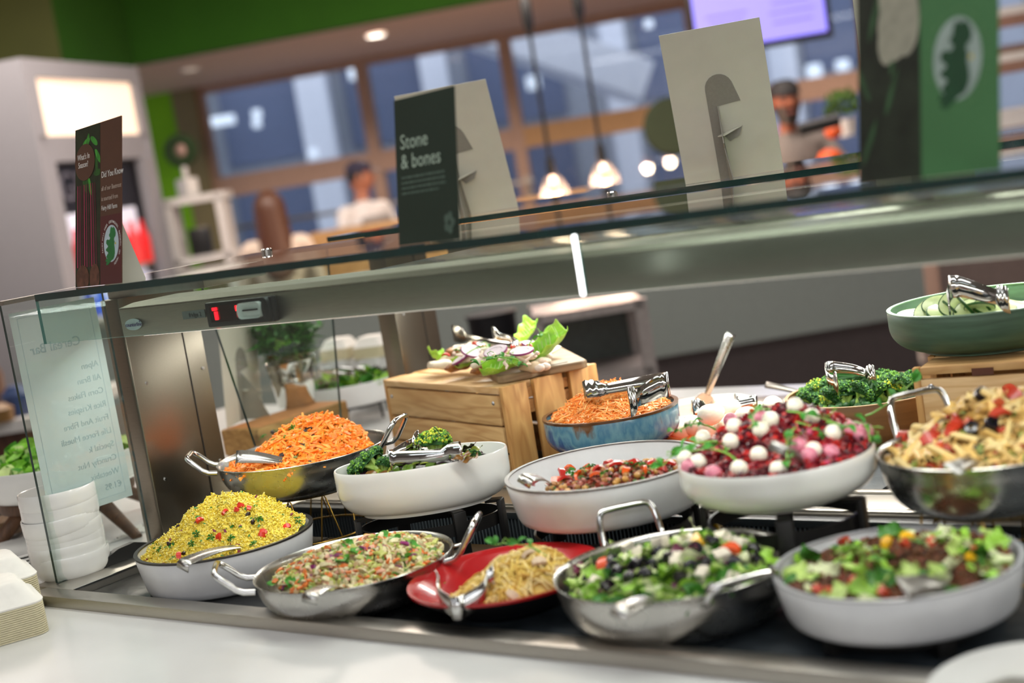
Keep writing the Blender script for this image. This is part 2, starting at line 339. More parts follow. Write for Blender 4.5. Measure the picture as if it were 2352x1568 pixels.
for i in range(len(us) - 1):
    e = empty(f'window_{i+1}', _WA + _WT * ((us[i] + us[i + 1]) / 2) + Vector((0, 0, .98))); struct(e); IV = e.matrix_basis.inverted()
    def wpart(name, u0, u1, z0, z1, m_, y0=0, y1=.12):
        b = MB(); wbar(b, u0, u1, z0, z1, y0, y1); b.v = [tuple(Vector(p) - e.location) for p in b.v]; return b.obj(name, m_, e, smooth=False)
    hw = .055
    wpart('mullion', us[i] - hw, us[i] + hw, .98, 2.77, FRAME)
    wpart('head_rail', us[i] + hw, us[i + 1] - hw, 2.70, 2.77, FRAME)
    wpart('transom', us[i] + hw, us[i + 1] - hw, 1.74, 1.93, FRAMEB if i in (2,) else FRAME)
    wpart('sill', us[i] + hw, us[i + 1] - hw, .98, 1.04, FRAME)
    wpart('upper_pane', us[i] + hw, us[i + 1] - hw, 1.93, 2.70, GLASS, .05, .056); wpart('lower_pane', us[i] + hw, us[i + 1] - hw, 1.04, 1.74, GLASS, .05, .056)
# ------------------------------------------------------------------ outside the windows
e = empty('exterior_building', RM(0, 22, 0), label='grey office building with pale columns, seen beyond the windows', cat='building')
def bpart(name, a0, a1, b0, b1, z0, z1, m_):
    b = MB(); q = [RM(a0, b0, 0), RM(a1, b0, 0), RM(a1, b1, 0), RM(a0, b1, 0)]; b.prism([(p.x - e.location.x, p.y - e.location.y) for p in q], z0, z1); return b.obj(name, m_, e, smooth=False)
FAC = mat('facade_grey', 'a8acb4', .8); FACL = mat('facade_pale', 'e6e8ee', .7); FACD = mat('facade_dark', '66708a', .5)
bpart('wall', -9, 12, 22, 22.4, 0, 9, FAC)
for k, (a0, a1) in enumerate(((-4.6, -4.0), (-2.55, -2.1), (-.7, -.3), (2.0, 2.35), (4.4, 4.8), (6.8, 7.2))): bpart('column', a0, a1, 21.2, 21.8, 0, 9, FACL)
for a0 in (-6.6, -3.9, -2.0, -.1, 2.5, 5.0): bpart('window_band', a0 + .1, a0 + 1.5, 21.92, 22.01, 2.3, 4.4, FACD); bpart('window_band', a0 + .1, a0 + 1.5, 21.92, 22.01, .5, 2.0, FACD)
b = MB(); T = frame(RM(1.15, 19.5, 3.05) - e.location, (E1 * .80 + Vector((0, 0, -.42))), (0, 0, 1)); b.box((0, 0, 0), (2.6, 1.5, .5), 0, T); b.obj('sloping_canopy', FACL, e, smooth=False)
struct(slab('floor_outside', (-14, 13.9), (14, 13.9), -.2, -.1, 10, mat('pavement', '9a9ca6', .9)))
LITL = mat('lit_lamp', 'eaf0ff', .5, emit=.55)
for (px, py, w_, h_) in ((507, 278, .42, .14), (590, 262, .13, .13), (590, 284, .12, .12), (812, 168, .14, .2), (720, 352, .12, .12), (1225, 190, .2, .2), (1490, 55, .12, .12), (1870, 165, .22, .22), (1935, 150, .2, .16)):
    q = atB(px, py, 21.0); b = MB().box((0, 0, 0), (w_, .06, h_), 0, frame(q - e.location, E1, (0, 0, 1)), bev=.02); b.obj('lit_lamp', LITL, e)
# ------------------------------------------------------------------ recessed downlights
DL = mat('lamp_white', 'fff4e6', .5, emit=9)
for (px, py, pw) in ((437, 158, .5), (863, 80, 1), (1420, -30, 1), (1900, -90, 1)):
    p = atZ(px, py, 2.766) if py > -20 else atZ(px, py, 2.766)
    e = empty('downlight', p, label='round recessed downlight in the soffit, ' + {437: 'small dim one nearest the green corner', 863: 'bright one left of the pendants'}.get(px, 'over the right part of the room' if px > 1500 else 'just above the top edge of the frame'), cat='ceiling light', group='recessed downlights in the soffit')
    MB().lathe([(.075, 0), (.085, 0), (.085, .012), (.075, .012)], 20, closed=True, T=TR((0, 0, -.012))).obj('trim_ring', WHITEP, e)
    MB().lathe([(.001, -.004), (.074, -.004), (.074, .002), (.001, .002)], 20, closed=True, T=TR()).obj('lens', DL if pw == 1 else mat('lamp_dim', 'fff4e6', .5, emit=.55), e)
    l = bpy.data.lights.new('downlight_lamp', 'SPOT'); l.energy = 85; l.color = (1, .78, .62); l.spot_size = 2.6; l.spot_blend = .6; l.shadow_soft_size = .08
    lo = bpy.data.objects.new('downlight_lamp', l); lo.location = (0, 0, -.03); COL.objects.link(lo); lo.parent = e
# ------------------------------------------------------------------ drinks cabinet on the left
CAB = mat('cabinet_white', '8d8d93', .6, var=.03)
_p0, _p1 = atB(48, 147, 8.0), atB(318, 166, 9.35); A0, A1 = Vector((_p0.dot(E1), 8.0)), Vector((_p1.dot(E1), 9.35)); dv = (A1 - A0).normalized(); nv = Vector((-dv.y, dv.x))    # nv points left/back
e = empty('drinks_cabinet', RM(A0.x, 8.6, 0), label='tall white cabinet with lit header panel housing a drinks cooler', cat='cabinet')
def cpart(name, s0, s1, n0, n1, z0, z1, m_, par=None):
    P = [A0 + dv * s + nv * n for s, n in ((s0, n0), (s1, n0), (s1, n1), (s0, n1))]; q = [RM(p.x, p.y, 0) - e.location for p in P]
    b = MB(); b.prism([(p.x, p.y) for p in q], z0, z1); o = b.obj(name, m_, par or e, smooth=False); return o
Lc = (A1 - A0).length
cpart('end_panel', 0, .05, 0, 1.6, 0, 2.6, CAB); cpart('side_panel', Lc - .05, Lc, 0, 1.2, 0, 2.6, CAB)
cpart('top_panel', .05, Lc - .05, 0, 1.2, 2.50, 2.6, CAB); cpart('header_panel', .05, Lc - .05, .02, .06, 2.02, 2.17, CAB); cpart('back_panel', .05, Lc - .05, 1.1, 1.2, 0, 2.5, CAB)
cpart('left_stile', .05, .16, 0, .06, 0, 2.02, CAB); cpart('right_stile', Lc - .16, Lc - .05, 0, .06, 0, 2.02, CAB); cpart('header_stile', .05, .13, 0, .06, 2.17, 2.5, CAB); cpart('header_stile', Lc - .10, Lc - .05, 0, .06, 2.17, 2.5, CAB)
o = cpart('light_panel', .13, Lc - .10, .03, .05, 2.17, 2.5, mat('lit_panel', 'ffe2c8', .5, emit=.8, var=.06, vscale=2)); o['label'] = 'warm backlit header panel'
NAVY = mat('cooler_navy', '14151f', .4)
k = cpart('cooler', .17, Lc - .17, .08, .9, 0, 2.0, NAVY); k['label'] = 'dark drinks cooler with lit shelves'
cpart('cooler_interior', .26, Lc - .26, .07, .079, .5, 1.72, mat('cooler_glow', 'dfe6ff', .6, emit=.22), k)
T = frame(RM(*(A0 + dv * .27 + nv * .07), 1.80) - e.location, (E1 * dv.x + E2 * dv.y), -(E1 * nv.x + E2 * nv.y))
text('GRAB', 'lettering', .24, T, mat('sign_grey', '6a6a78', .6), e)
cols = [('red', 'c9151a'), ('red', 'd8383a'), ('blue', '1236a8'), ('blue', '2a62d8'), ('white', 'd8d8e4'), ('amber', 'b8761a'), ('dark', '1c1840')]
shelf = {0: [0, 1, 0, 1, 0, 1, 0], 1: [2, 3, 4, 3, 2, 3, 4], 2: [5, 6, 3, 6, 5, 2, 6]}
for r, zz in enumerate((1.36, 1.02, .68)):
    cpart('cooler_shelf', .26, Lc - .26, .02, .069, zz - .02, zz, STEEL)
    for c in range(7):
        s = .31 + c * .135; p = A0 + dv * s + nv * .045; q = RM(p.x, p.y, zz)
        nm, hx = cols[shelf[r][c]]
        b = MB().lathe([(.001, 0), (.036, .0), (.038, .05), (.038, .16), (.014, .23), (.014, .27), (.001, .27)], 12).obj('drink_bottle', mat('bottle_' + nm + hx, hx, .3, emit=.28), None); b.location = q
        tag(b, f'{nm} drink bottle on the cooler\'s {("top", "middle", "bottom")[r]} shelf, {ORD[c]} from the front', 'bottle', 'bottles in the drinks cooler')
# ------------------------------------------------------------------ TV, pendants, shelving
pc = atB(1742, 30, 9.0); e = empty('television', pc, label='wall-mounted television showing a violet-blue menu page, upper right', cat='television')
T0 = frame(Vector((0, 0, 0)), E1 - E2 * .10, (0, 0, 1))
MB().box((0, 0, .06), (.87, .05, .56), 0, T0, bev=.008).obj('housing', BLACK, e)
MB().box((0, -.027, .06), (.80, .004, .48), 0, T0).obj('screen', mat('tv_screen', '827ff6', .3, emit=.72, var=.04, vscale=3), e, smooth=False)
b = MB()
for i, (x, z, l) in enumerate(((-.20, .02, .26), (-.20, -.03, .22), (-.20, -.08, .27), (.20, .16, .22), (.20, .10, .3), (.20, .04, .24), (.20, -.02, .28), (.2, -.08, .25))): MB().box((x, -.030, z), (l, .002, .014), 0, T0).obj('menu_line', mat('tv_ink', '6a62e0', .4, emit=.6), e, smooth=False)

b = MB().tube([(0, 0, .3), (0, 0, 3.6 - pc.z)], .02, 8); b.box((0, .02, .2), (.2, .03, .3), 0, T0); b.obj('ceiling_pole', BLACK, e)
GLOW = mat('filament_glow', 'ff9a5e', .5, emit=2.2); SMOKE = mat_glass('pendant_glass', (.86, .82, .8), .12)
for i, (t, bt) in enumerate((((1206.3, 34), (1272, 428)), ((1323.6, 17), (1387, 398)))):
    lo = atB(*bt, 8.0); e = empty('pendant_lamp', lo, label=('left' if i == 0 else 'right') + ' hanging pendant lamp with clear glass bell and glowing bulb', cat='pendant lamp', group='pendant lamps')
    MB().tube([(0, 0, .17), (0, 0, 3.6 - lo.z)], .011, 8).obj('cord', BLACK, e)
    MB().lathe([(.012, .84), (.03, .90), (.034, 1.02), (.012, 1.06)], 14).obj('cord_grip', BLACK, e)
    MB().lathe([(.001, .17), (.02, .165), (.026, .11), (.026, .06), (.001, .06)], 14).obj('socket', BLACK, e)
    MB().lathe([(.02, .07), (.045, .05), (.075, -.01), (.085, -.06), (.083, -.06), (.073, -.01), (.043, .047), (.018, .068)], 24, closed=True).obj('bell_shade', SMOKE, e)
    MB().sphere((0, 0, -.02), (.028, .028, .04), u=12, v=8).obj('bulb', GLOW, e)
    l = bpy.data.lights.new('pendant_light', 'POINT'); l.energy = 42; l.color = (1, .66, .46); l.shadow_soft_size = .05; o = bpy.data.objects.new('pendant_light', l); o.location = (0, 0, -.10); COL.objects.link(o); o.parent = e
# white display frame with a small black box (left of the woman)
e = empty('display_frame', atB(455, 600, 9.7), label='white open display frame standing left of the long-haired woman', cat='shelf')
f = lambda px, py, dz=0: atB(px, py, 9.7) - e.location
TL, TRr = f(383, 468), f(505, 448); w_ = (TRr - TL).dot(E1); h_ = TL.z - f(411, 603).z; T0 = frame(Vector((f(400, 540).x, f(400, 540).y, 0)), E1, (0, 0, 1)); zt = TL.z
for nm, c, d in (('post', (.02, 0, zt / 2 - .3), (.05, .3, zt + .6)), ('post', (w_, 0, zt / 2 - .3), (.05, .3, zt + .6)), ('shelf', (w_ / 2, 0, zt), (w_ + .1, .3, .05)), ('shelf', (w_ / 2, 0, zt - h_), (w_ + .1, .3, .05))):
    MB().box(c, d, 0, T0).obj(nm, WHITEP, e, smooth=False)
T1 = T0.copy(); T1.translation += e.location
o = MB().box((.17, 0, zt - h_ + .025 + .09), (.13, .14, .19), 0, T1, bev=.01).obj('speaker', BLACK); tag(o, 'small black speaker inside the white display frame', 'speaker')
o = empty('wall_lantern', T1 @ Vector((.15, 0, zt + .026)), label='round dark green ornament on a white stand above the display frame', cat='ornament')
MB().box((0, 0, .06), (.12, .1, .12), bev=.01).obj('stand', WHITEP, o); MB().lathe([(.02, .12), (.02, .22)], 10).obj('stem', WHITEP, o)
MB().tube([(.075 * cos(a) , 0, .31 + .075 * sin(a)) for a in np.linspace(0, 2 * pi, 20, endpoint=False)], .04, 8, closed=True, T=Matrix.Rotation(-YAW, 4, 'Z')).obj('wreath', mat('wreath_green', '1c3314', .9, bump=1), o); MB().sphere((0, 0, .31), (.05, .03, .05)).obj('centre', mat('wreath_pink', 'a88a80', .8), o)
o = MB().lathe([(.001, -.02), (.17, -.02), (.19, 0), (.17, .02), (.001, .02)], 28, T=frame(atB(1545, 290, 9.2), E1, -E2)).obj('wreath_plaque', mat('dark_round', '1f2c18', .85, bump=1)); tag(o, 'round dark green wall plaque partly hidden by the middle white card', 'ornament')
# serving counter far behind
WOODT = mat_wood('tan_counter_wood', 'b08a55', '8a6234', 0, .4)
o = MB().box((0, 0, .68), (1.9, .4, 1.36), 0, frame(RM(-.28, 9.75, 0), E1, (0, 0, 1)), bev=.01).obj('serving_counter', WOODT); tag(o, 'tan wooden serving counter in front of the man in the white jacket', 'counter')
o = empty('back_rail', RM(-.9, 11.6, 0), label='grey steel rail shelf along the far window', cat='shelf')
T0 = frame(Vector((0, 0, 0)), E1 - E2 * .17, (0, 0, 1))
MB().box((0, 0, 1.46), (2.6, .3, .03), 0, T0).obj('shelf', STEELD, o, smooth=False); MB().box((0, 0, 1.08), (2.6, .4, .04), 0, T0).obj('shelf', STEELD, o, smooth=False)
for x in (-1.25, 0, 1.25): MB().box((x, 0, .75), (.04, .04, 1.5), 0, T0).obj('post', STEELD, o, smooth=False)
for i, (a, hx, sz, nm) in enumerate(((-1.75, '2d4a86', .2, 'blue'), (-1.5, '3a62a0', .22, 'bright blue'), (-.45, '7d5b44', .16, 'brown'), (.0, '6a4a3a', .18, 'dark brown'))):
    b = MB().box((0, 0, sz / 2), (.24, .2, sz), 0, None, bev=.01).obj('carton', mat('carton' + hx, hx, .7)); b.location = RM(a, 11.6 - .17 * (a + .9), 1.1012); b.rotation_euler = (0, 0, -YAW - .17); tag(b, nm + ' carton on the far rail shelf, ' + ORD[i] + ' from left', 'carton', 'cartons on the far rail shelf')
# island with grey front panel behind the counter
e = empty('island_counter', RM(-.13, 7.55, 0), label='long grey island counter with dark plinth behind the salad bar', cat='counter')
IS = mat('island_grey', '8e9894', .6, var=.04); T0 = frame(Vector((0, 0, 0)), E1, (0, 0, 1))
MB().box((0, 0, .79), (4.6, .4, .62), 0, T0).obj('front_panel', IS, e, smooth=False); MB().box((0, .05, .24), (4.5, .3, .48), 0, T0).obj('plinth', mat('plinth_dark', '5a5050', .5), e, smooth=False); MB().box((0, 0, 1.12), (4.66, .44, .04), 0, T0).obj('top', mat('island_top', '9a9890', .4), e, smooth=False)
BLU = mat('blue_panel', '4a54a8', .35, emit=.06); 
o = empty('blue_bench', RM(3.6, 7.2, 0), label='dark-legged bench with two blue-lit ledges at far right', cat='bench')
for z0, z1 in ((.86, .96), (.66, .78)): MB().box((0, 0, (z0 + z1) / 2), (1.6, .4, z1 - z0), 0, T0, bev=.01).obj('ledge', BLU, o)
for x in (-.7, 0, .7): MB().box((x, .05, .43), (.06, .06, .86), 0, T0).obj('leg', BLACK, o, smooth=False)
# white rack
p0 = atB(1365, 760, 5.4); e = empty('white_rack', Vector((p0.x, p0.y, 0)), label='white metal rack with grey shelves standing before the island', cat='rack')
T0 = frame(Vector((0, 0, 0)), E1, (0, 0, 1)); RACKP = mat('rack_grey', '9c9492', .5)
for x in (-.21, .19):
    for y in (0, .4): MB().box((x, y, .5), (.05 if x > 0 else .04, .04, 1.0), 0, T0).obj('post', RACKP, e, smooth=False)
for z in (.98, .72, .48, .2): MB().box((-.01, .2, z), (.42, .44, .035), 0, T0).obj('shelf', RACKP, e, smooth=False)
MB().box((-.01, .42, .6), (.42, .01, .8), 0, T0).obj('back_panel', mat('rack_back', '5a6260', .6), e, smooth=False)
p0 = atB(1130, 740, 5.8); o = MB().prism([(-.06, -.08), (.06, -.08), (.06, .08), (-.06, .08)], 0, .02); o = MB()
o.lathe([(.001, 0), (.075, 0), (.085, .55), (.10, .98), (.11, 1.0), (.001, 1.02)], 20).obj('waste_bin', mat('bin_black', '0d1018', .5)).location = (p0.x, p0.y, 0); tag(bpy.data.objects['waste_bin'], 'tall black bin between steel column and white rack', 'bin')
# left background counter
e = empty('side_counter', RM(-2.9, 5.9, 0), label='white-topped counter with brown wooden front at far left', cat='counter')
T0 = frame(Vector((0, 0, 0)), E1, (0, 0, 1)); MB().box((0, 0, .43), (2.2, .7, .86), 0, T0).obj('front_panel', mat_wood('brown_panel', '5c3a28', '3a2216', 2, .5), e, smooth=False); MB().box((0, 0, .89), (2.3, .8, .05), 0, T0).obj('top', WHITEP, e, smooth=False)
for i, (a, hx, h, nm) in enumerate(((-2.12, '5a4030', .24, 'brown'), (-1.98, '27406e', .12, 'navy'), (-2.02, '7a5a2c', .07, 'mustard'))):
    b = MB().lathe([(.001, 0), (.055, 0), (.06, h * .7), (.03, h), (.001, h)], 14).obj('canister', mat('canister' + hx, hx, .5)); b.location = RM(a, 5.75 - .12 * i, .915); tag(b, nm + ' canister on the side counter at far left', 'canister', 'canisters on the side counter')
# far-right shelving, plant, orange goods
e = empty('white_shelving', RM(3.25, 8.75, 0), label='white and brown shelving unit at far right behind the cauliflower sign', cat='shelf')
T0 = frame(Vector((0, 0, 0)), E1, (0, 0, 1)); BRN = mat('brown_shelf', '8a6a5c', .6)
for z in (1.42, 1.75, 2.02, 2.22): MB().box((0, 0, z), (1.5, .35, .05), 0, T0).obj('shelf', WHITEP, e, smooth=False); MB().box((0, -.17, z - .06), (1.5, .02, .07), 0, T0).obj('shelf_front', BRN, e, smooth=False)
for x in (-.75, .75): MB().box((x, 0, 1.15), (.05, .3, 2.3), 0, T0).obj('post', WHITEP, e, smooth=False)
e = empty('prep_counter', RM(2.3, 8.1, 0), label='pale prep counter with white ledges beside the bearded cook', cat='counter')
MB().box((.80, 0, .62), (1.4, .5, 1.24), 0, T0).obj('body', mat('prep_grey', '86766f', .6), e, smooth=False); MB().box((.75, -.05, 1.40), (1.0, .3, .09), 0, T0).obj('ledge', WHITEP, e, smooth=False); MB().box((.80, -.05, 1.26), (1.4, .55, .05), 0, T0).obj('ledge', WHITEP, e, smooth=False); MB().box((.9, -.05, 1.33), (.05, .3, .1), 0, T0).obj('support', WHITEP, e, smooth=False)
ORG = mat('orange_goods', 'c8501a', .5)
for i, (px, py, r, z) in enumerate(((1905, 350, .07, 1.285), (1912, 283, .05, 1.445))):
    p = atB(px, py, 7.95); b = MB().sphere((0, 0, r * .8), (r, r, r * .8), u=14, v=9).obj('orange', ORG); b.location = (p.x, p.y, z); tag(b, ('large orange fruit on the prep counter top' if i == 0 else 'small orange fruit on the prep counter ledge'), 'fruit')
p = atB(1940, 262, 8.15); o = empty('potted_plant', (p.x, p.y, 1.445), label='round bushy green potted plant on the prep counter at right', cat='plant')
MB().lathe([(.001, 0), (.05, 0), (.065, .1), (.055, .1), (.05, .02), (.001, .02)], 16).obj('pot', WHITEP, o)
bk = Bulk(); n = 160; th = RNG.uniform(0, 2 * pi, n); ph = RNG.uniform(-.3, 1.4, n); r = .11 * RNG.uniform(.6, 1, n)
bk.scatter(MB().add([(-.02, 0, 0), (0, -.012, .004), (.025, 0, 0), (0, .012, .004)], [(0, 1, 2, 3)]), np.stack([r * np.cos(th) * np.cos(ph), r * np.sin(th) * np.cos(ph), .16 + r * np.sin(ph)], 1), RNG.uniform(-pi, pi, (n, 3)), RNG.uniform(.8, 1.5, n), np.zeros(n, int))
tag(bk.obj('foliage', mat('bush_green', '3b5c14', .7), o), None, None, None, 'stuff')
# ------------------------------------------------------------------ salad counter: worktop, chilled well
MARB = mat('white_stone', 'e2e2e0', .22, var=.035, vscale=5, coat=.1)
e = empty('worktop', (-1.4, 2.2, 0), label='white stone worktop carrying the salad display', cat='worktop')
def lb(mb, x0, x1, y0, y1, z0, z1, e=None, bev=0, mi=0):
    o = e.location if e else Vector((0, 0, 0)); return mb.box(((x0 + x1) / 2 - o.x, (y0 + y1) / 2 - o.y, (z0 + z1) / 2 - o.z), (x1 - x0, y1 - y0, z1 - z0), mi, None, bev)
m = MB(); lb(m, -3.9, 1.6, .80, 1.4315, .86, .90, e); lb(m, -3.9, -2.4305, 1.4315, 3.25, .86, .90, e); lb(m, -2.4305, 1.6, 3.0505, 3.25, .86, .90, e); m.obj('stone_top', MARB, e, smooth=False)
m = MB(); lb(m, -3.8, 1.5, .9, .94, 0, .86, e); lb(m, -3.8, 1.5, 3.14, 3.18, 0, .86, e); lb(m, -3.8, -3.76, .94, 3.14, 0, .86, e); m.obj('base_panel', mat('base_white', 'bdbab5', .5), e, smooth=False)
# well
e = empty('chilled_well', (-1, 1.8, .9), label='steel-rimmed chilled display well sunk into the white worktop', cat='display well')
RIM = STEEL
m = MB(); lb(m, -2.385, 1.5, 1.432, 1.474, .86, .92, e, .0015); m.obj('front_rim', RIM, e)
m = MB(); lb(m, -2.43, -2.30, 1.474, 3.05, .86, .92, e, .0015); m.obj('side_rim', RIM, e)
m = MB(); lb(m, -2.30, 1.5, 2.07, 2.22, .86, .918, e, .0015); lb(m, -2.30, 1.5, 2.075, 2.09, .918, .922, e, .0008); lb(m, -2.30, 1.5, 2.19, 2.205, .918, .922, e, .0008); m.obj('middle_rim', RIM, e)
m = MB(); lb(m, -2.30, 1.5, 2.98, 3.05, .86, .915, e, .001); m.obj('rear_rim', RIM, e)
m = MB(); lb(m, -2.30, -2.296, 1.474, 2.07, .918, .9215, e); m.obj('rim_lip', CHROME, e)
m = MB(); lb(m, -2.30, 1.5, 1.474, 2.98, .80, .82, e); m.obj('well_floor', BLACK, e, smooth=False)
# slate-like deck panels, laid side by side in the front of the well, and the dark rear deck
xs = [-2.296, -2.03, -1.72, -1.41, -1.10, -.955, -.80, -.50, -.20, .10]
me = None
for i in range(len(xs) - 1):
    m = MB(); wd = xs[i + 1] - xs[i] - .006; dp = .40
    m.box((0, 0, -.008), (wd, dp, .016), 0, None, bev=.0015); o = m.obj('deck_panel', SLATE if i >= 3 else mat('black_deck', '101112', .25, var=.3, bump=.15), e)
    o.location = ((xs[i] + xs[i + 1]) / 2 - e.location.x, 1.676 - e.location.y, .906 - e.location.z)
m = MB(); lb(m, -2.298, 1.5, 1.476, 1.876, .82, .889, e); m.obj('deck_support', BLACK, e, smooth=False)
m = MB(); lb(m, -2.298, 1.5, 1.878, 2.068, .82, .842, e); m.obj('air_channel', mat('channel_grey', '30383c', .5), e, smooth=False)
for i in range(6):
    m = MB(); m.box((0, 0, -.008), (.62, .75, .016), 0, None, bev=.0015); o = m.obj('deck_panel', SLATE, e); o.location = (-2.29 + .315 + i * .63 - e.location.x, 2.602 - e.location.y, .912 - e.location.z)
# vent grille at the back of the front well: dark frame with light bars
m = MB(); lb(m, -2.298, 1.5, 2.048, 2.052, .842, .918, e); m.obj('grille_back', mat('grille_black', '060707', .6), e, smooth=False)
m = MB(); lb(m, -2.298, 1.5, 2.030, 2.048, .905, .918, e, .001); lb(m, -2.298, 1.5, 2.030, 2.048, .842, .850, e, .001); m.obj('grille_frame', mat('grille_grey', '2c3235', .4), e)
m = MB(); x = -2.29
while x < -.3:
    if int((x + 2.29) / .0085) % 27 != 0: m.add([(x - e.location.x, 2.032 - e.location.y, -.058), (x + .0036 - e.location.x, 2.032 - e.location.y, -.058), (x + .0036 - e.location.x, 2.046 - e.location.y, -.058), (x - e.location.x, 2.046 - e.location.y, -.058), (x - e.location.x, 2.032 - e.location.y, .006), (x + .0036 - e.location.x, 2.032 - e.location.y, .006), (x + .0036 - e.location.x, 2.046 - e.location.y, .006), (x - e.location.x, 2.046 - e.location.y, .006)], [(0, 1, 5, 4), (1, 2, 6, 5), (3, 0, 4, 7)])
    x += .0085
tag(m.obj('grille_bars', mat('grille_bar', '555d62', .35), e, smooth=False), None, None, None, 'stuff')
# ------------------------------------------------------------------ canopy
e = empty('glass_canopy', (-1.4, 2.0, .92), label='glass and steel sneeze-guard canopy over the salad counter', cat='display canopy')
OX, OY, OZ = e.location
def cbox(name, x0, x1, y0, y1, z0, z1, m_, bev=0, smooth=True):
    m = MB(); lb(m, x0, x1, y0, y1, z0, z1, e, bev); return m.obj(name, m_, e, smooth)
def sheet(name, poly3, th, nrm, mats=None):
    """glass sheet from a planar polygon, thickness th along nrm, with dark green cut edges"""
    P = [Vector(p) - e.location for p in poly3]; n = Vector(nrm) * th; k = len(P); m = MB()
    m.add(P + [p + n for p in P], [tuple(range(k - 1, -1, -1)), tuple(range(k, 2 * k))] + [(i, (i + 1) % k, k + (i + 1) % k, k + i) for i in range(k)], [0, 0] + [1] * k)
    o = m.obj(name, mats or [GLASS, GLASSE], e, smooth=False)
    bm = bmesh.new(); bm.from_mesh(o.data); bmesh.ops.recalc_face_normals(bm, faces=bm.faces); bm.to_mesh(o.data); bm.free(); return o
ZT = 1.47; XJ = atY(1328, 600, 1.497).x
sheet('front_top_glass', [(-2.272, 1.497, ZT - .012), (.6, 1.497, ZT - .012), (.6, 2.03, ZT - .012), (-2.272, 2.03, ZT - .012)], .012, (0, 0, 1))
GF = mat_glass('flap_glass', (.82, .90, .87))
sheet('front_flap_glass', [(-2.272, 1.497, 1.379), (XJ - .003, 1.497, 1.379), (XJ - .003, 1.497, 1.458), (-2.272, 1.497, 1.458)], .006, (0, 1, 0), [GF, mat('glass_edge_pale', '4f8a86', .2)])
sheet('front_flap_glass', [(XJ + .003, 1.497, 1.379), (.6, 1.497, 1.379), (.6, 1.497, 1.458), (XJ + .003, 1.497, 1.458)], .006, (0, 1, 0), [GF, MATS['glass_edge_pale']])
o = cbox('reflection_streak', XJ - .0026, XJ + .0026, 1.4955, 1.5035, 1.379, 1.4575, mat('streak_glow', 'ffffff', .4, emit=5)); o['label'] = 'glowing white strip standing in for a lamp reflection on the front glass'  # made-up glowing strip in place of a lamp's reflection in the flap glass
sheet('rear_top_glass', [(-2.38, 2.36, ZT - .012), (.9, 2.36, ZT - .012), (.9, 3.02, ZT - .012), (-2.38, 3.02, ZT - .012)], .012, (0, 0, 1))
sheet('side_glass', [(-2.38, 1.495, .921), (-2.38, 1.722, .921), (-2.38, 1.722, ZT - .012), (-2.38, 1.495, ZT - .012)], .007, (-1, 0, 0))
sheet('centre_side_glass', [(-2.38, 2.06, .921), (-2.38, 2.29, .921), (-2.38, 2.36, ZT - .013), (-2.38, 1.965, ZT - .013)], .007, (-1, 0, 0))
cbox('side_top_rail', -2.405, -2.372, 1.495, 1.98, ZT - .012, ZT - .004, STEELD)
# light trough
cbox('front_light_trough', -2.176, .6, 1.600, 1.72, 1.366, 1.418, mat('trough_steel', 'bdb6aa', .36, 1, .07, 50, stretch=(1, 25, 25), rvar=.06), .002)
m = MB(); m.add([Vector(p) - e.location for p in ((-2.176, 1.6015, 1.4185), (.6, 1.6015, 1.4185), (.6, 1.616, 1.4255), (-2.15, 1.616, 1.4255), (-2.15, 1.72, 1.4255), (.6, 1.72, 1.4255))], [(0, 1, 2, 3), (3, 2, 5, 4)]); o = solid(m.obj('trough_cover', CANST, e, smooth=False), .003)
cbox('trough_top_plate', -1.64, .6, 1.7205, 2.02, 1.4165, 1.427, mat('mirror_steel', 'a39d90', .16, 1, .10, 25, bump=.25, bscale=18, rvar=.08), .002)
cbox('rear_light_trough', -2.176, .6, 2.54, 2.66, 1.366, 1.43, CANST, .002)
LED = mat('led_diffuser', 'fff6ea', .5, emit=1.5)
cbox('led_diffuser', -2.15, .55, 1.625, 1.70, 1.363, 1.3655, LED); cbox('led_diffuser', -2.15, .55, 2.56, 2.64, 1.363, 1.3655, LED)
# control display on the trough
T = frame(Vector((0, 0, 0)), (1, 0, 0), (0, 0, 1))
p0 = atY(482, 715, 1.598); p1 = atY(634, 690, 1.598); xd0, xd1 = p0.x, p1.x
o = cbox('display_housing', xd0, xd1, 1.588, 1.6005, 1.371, 1.414, BLACK, .003); o['label'] = 'black controller with red digits and white dial'
DX = xd1 - xd0
def sub(name, x0, x1, z0, z1, y, m_, bev=0): m = MB(); lb(m, x0, x1, y - .003, y, z0, z1, e, bev); return m.obj(name, m_, o)
sub('display_window', xd0 + .015, xd0 + DX * .49, 1.380, 1.408, 1.5875, mat('display_dark', '1a0305', .2))
RED = mat('digit_red', 'ff1020', .4, emit=3.5)
sub('digit', xd0 + .026, xd0 + .036, 1.400, 1.405, 1.5843, RED); sub('digit', xd0 + .030, xd0 + .036, 1.384, 1.398, 1.5843, RED); sub('digit', xd0 + .085, xd0 + .089, 1.396, 1.405, 1.5843, RED); sub('digit', xd0 + .086, xd0 + .089, 1.385, 1.394, 1.5843, mat('digit_dim', '8a1018', .4, emit=.8))
sub('dial', xd0 + DX * .53, xd1 - DX * .13, 1.381, 1.408, 1.5875, WHITEC, .008); sub('dial_slot', xd0 + DX * .60, xd1 - DX * .19, 1.394, 1.3965, 1.5842, BLACK)
m = MB(); m.lathe([(.001, 0), (.022, 0), (.020, .006), (.001, .008)], 24, T=frame(Vector((xd1 - .012, 1.588, 1.393)) - e.location, (1, 0, 0), (0, -1, 0)), sx=.45); m.obj('end_knob', BLACK, o)
ps = atY(304, 745, 1.598); m = MB(); m.lathe([(.001, 0), (.025, 0), (.025, .0015), (.001, .0015)], 28, T=frame(ps + Vector((.004, 0, 0)) - e.location, (1, 0, 0), (0, -1, 0)), sy=.42, sx=.95)
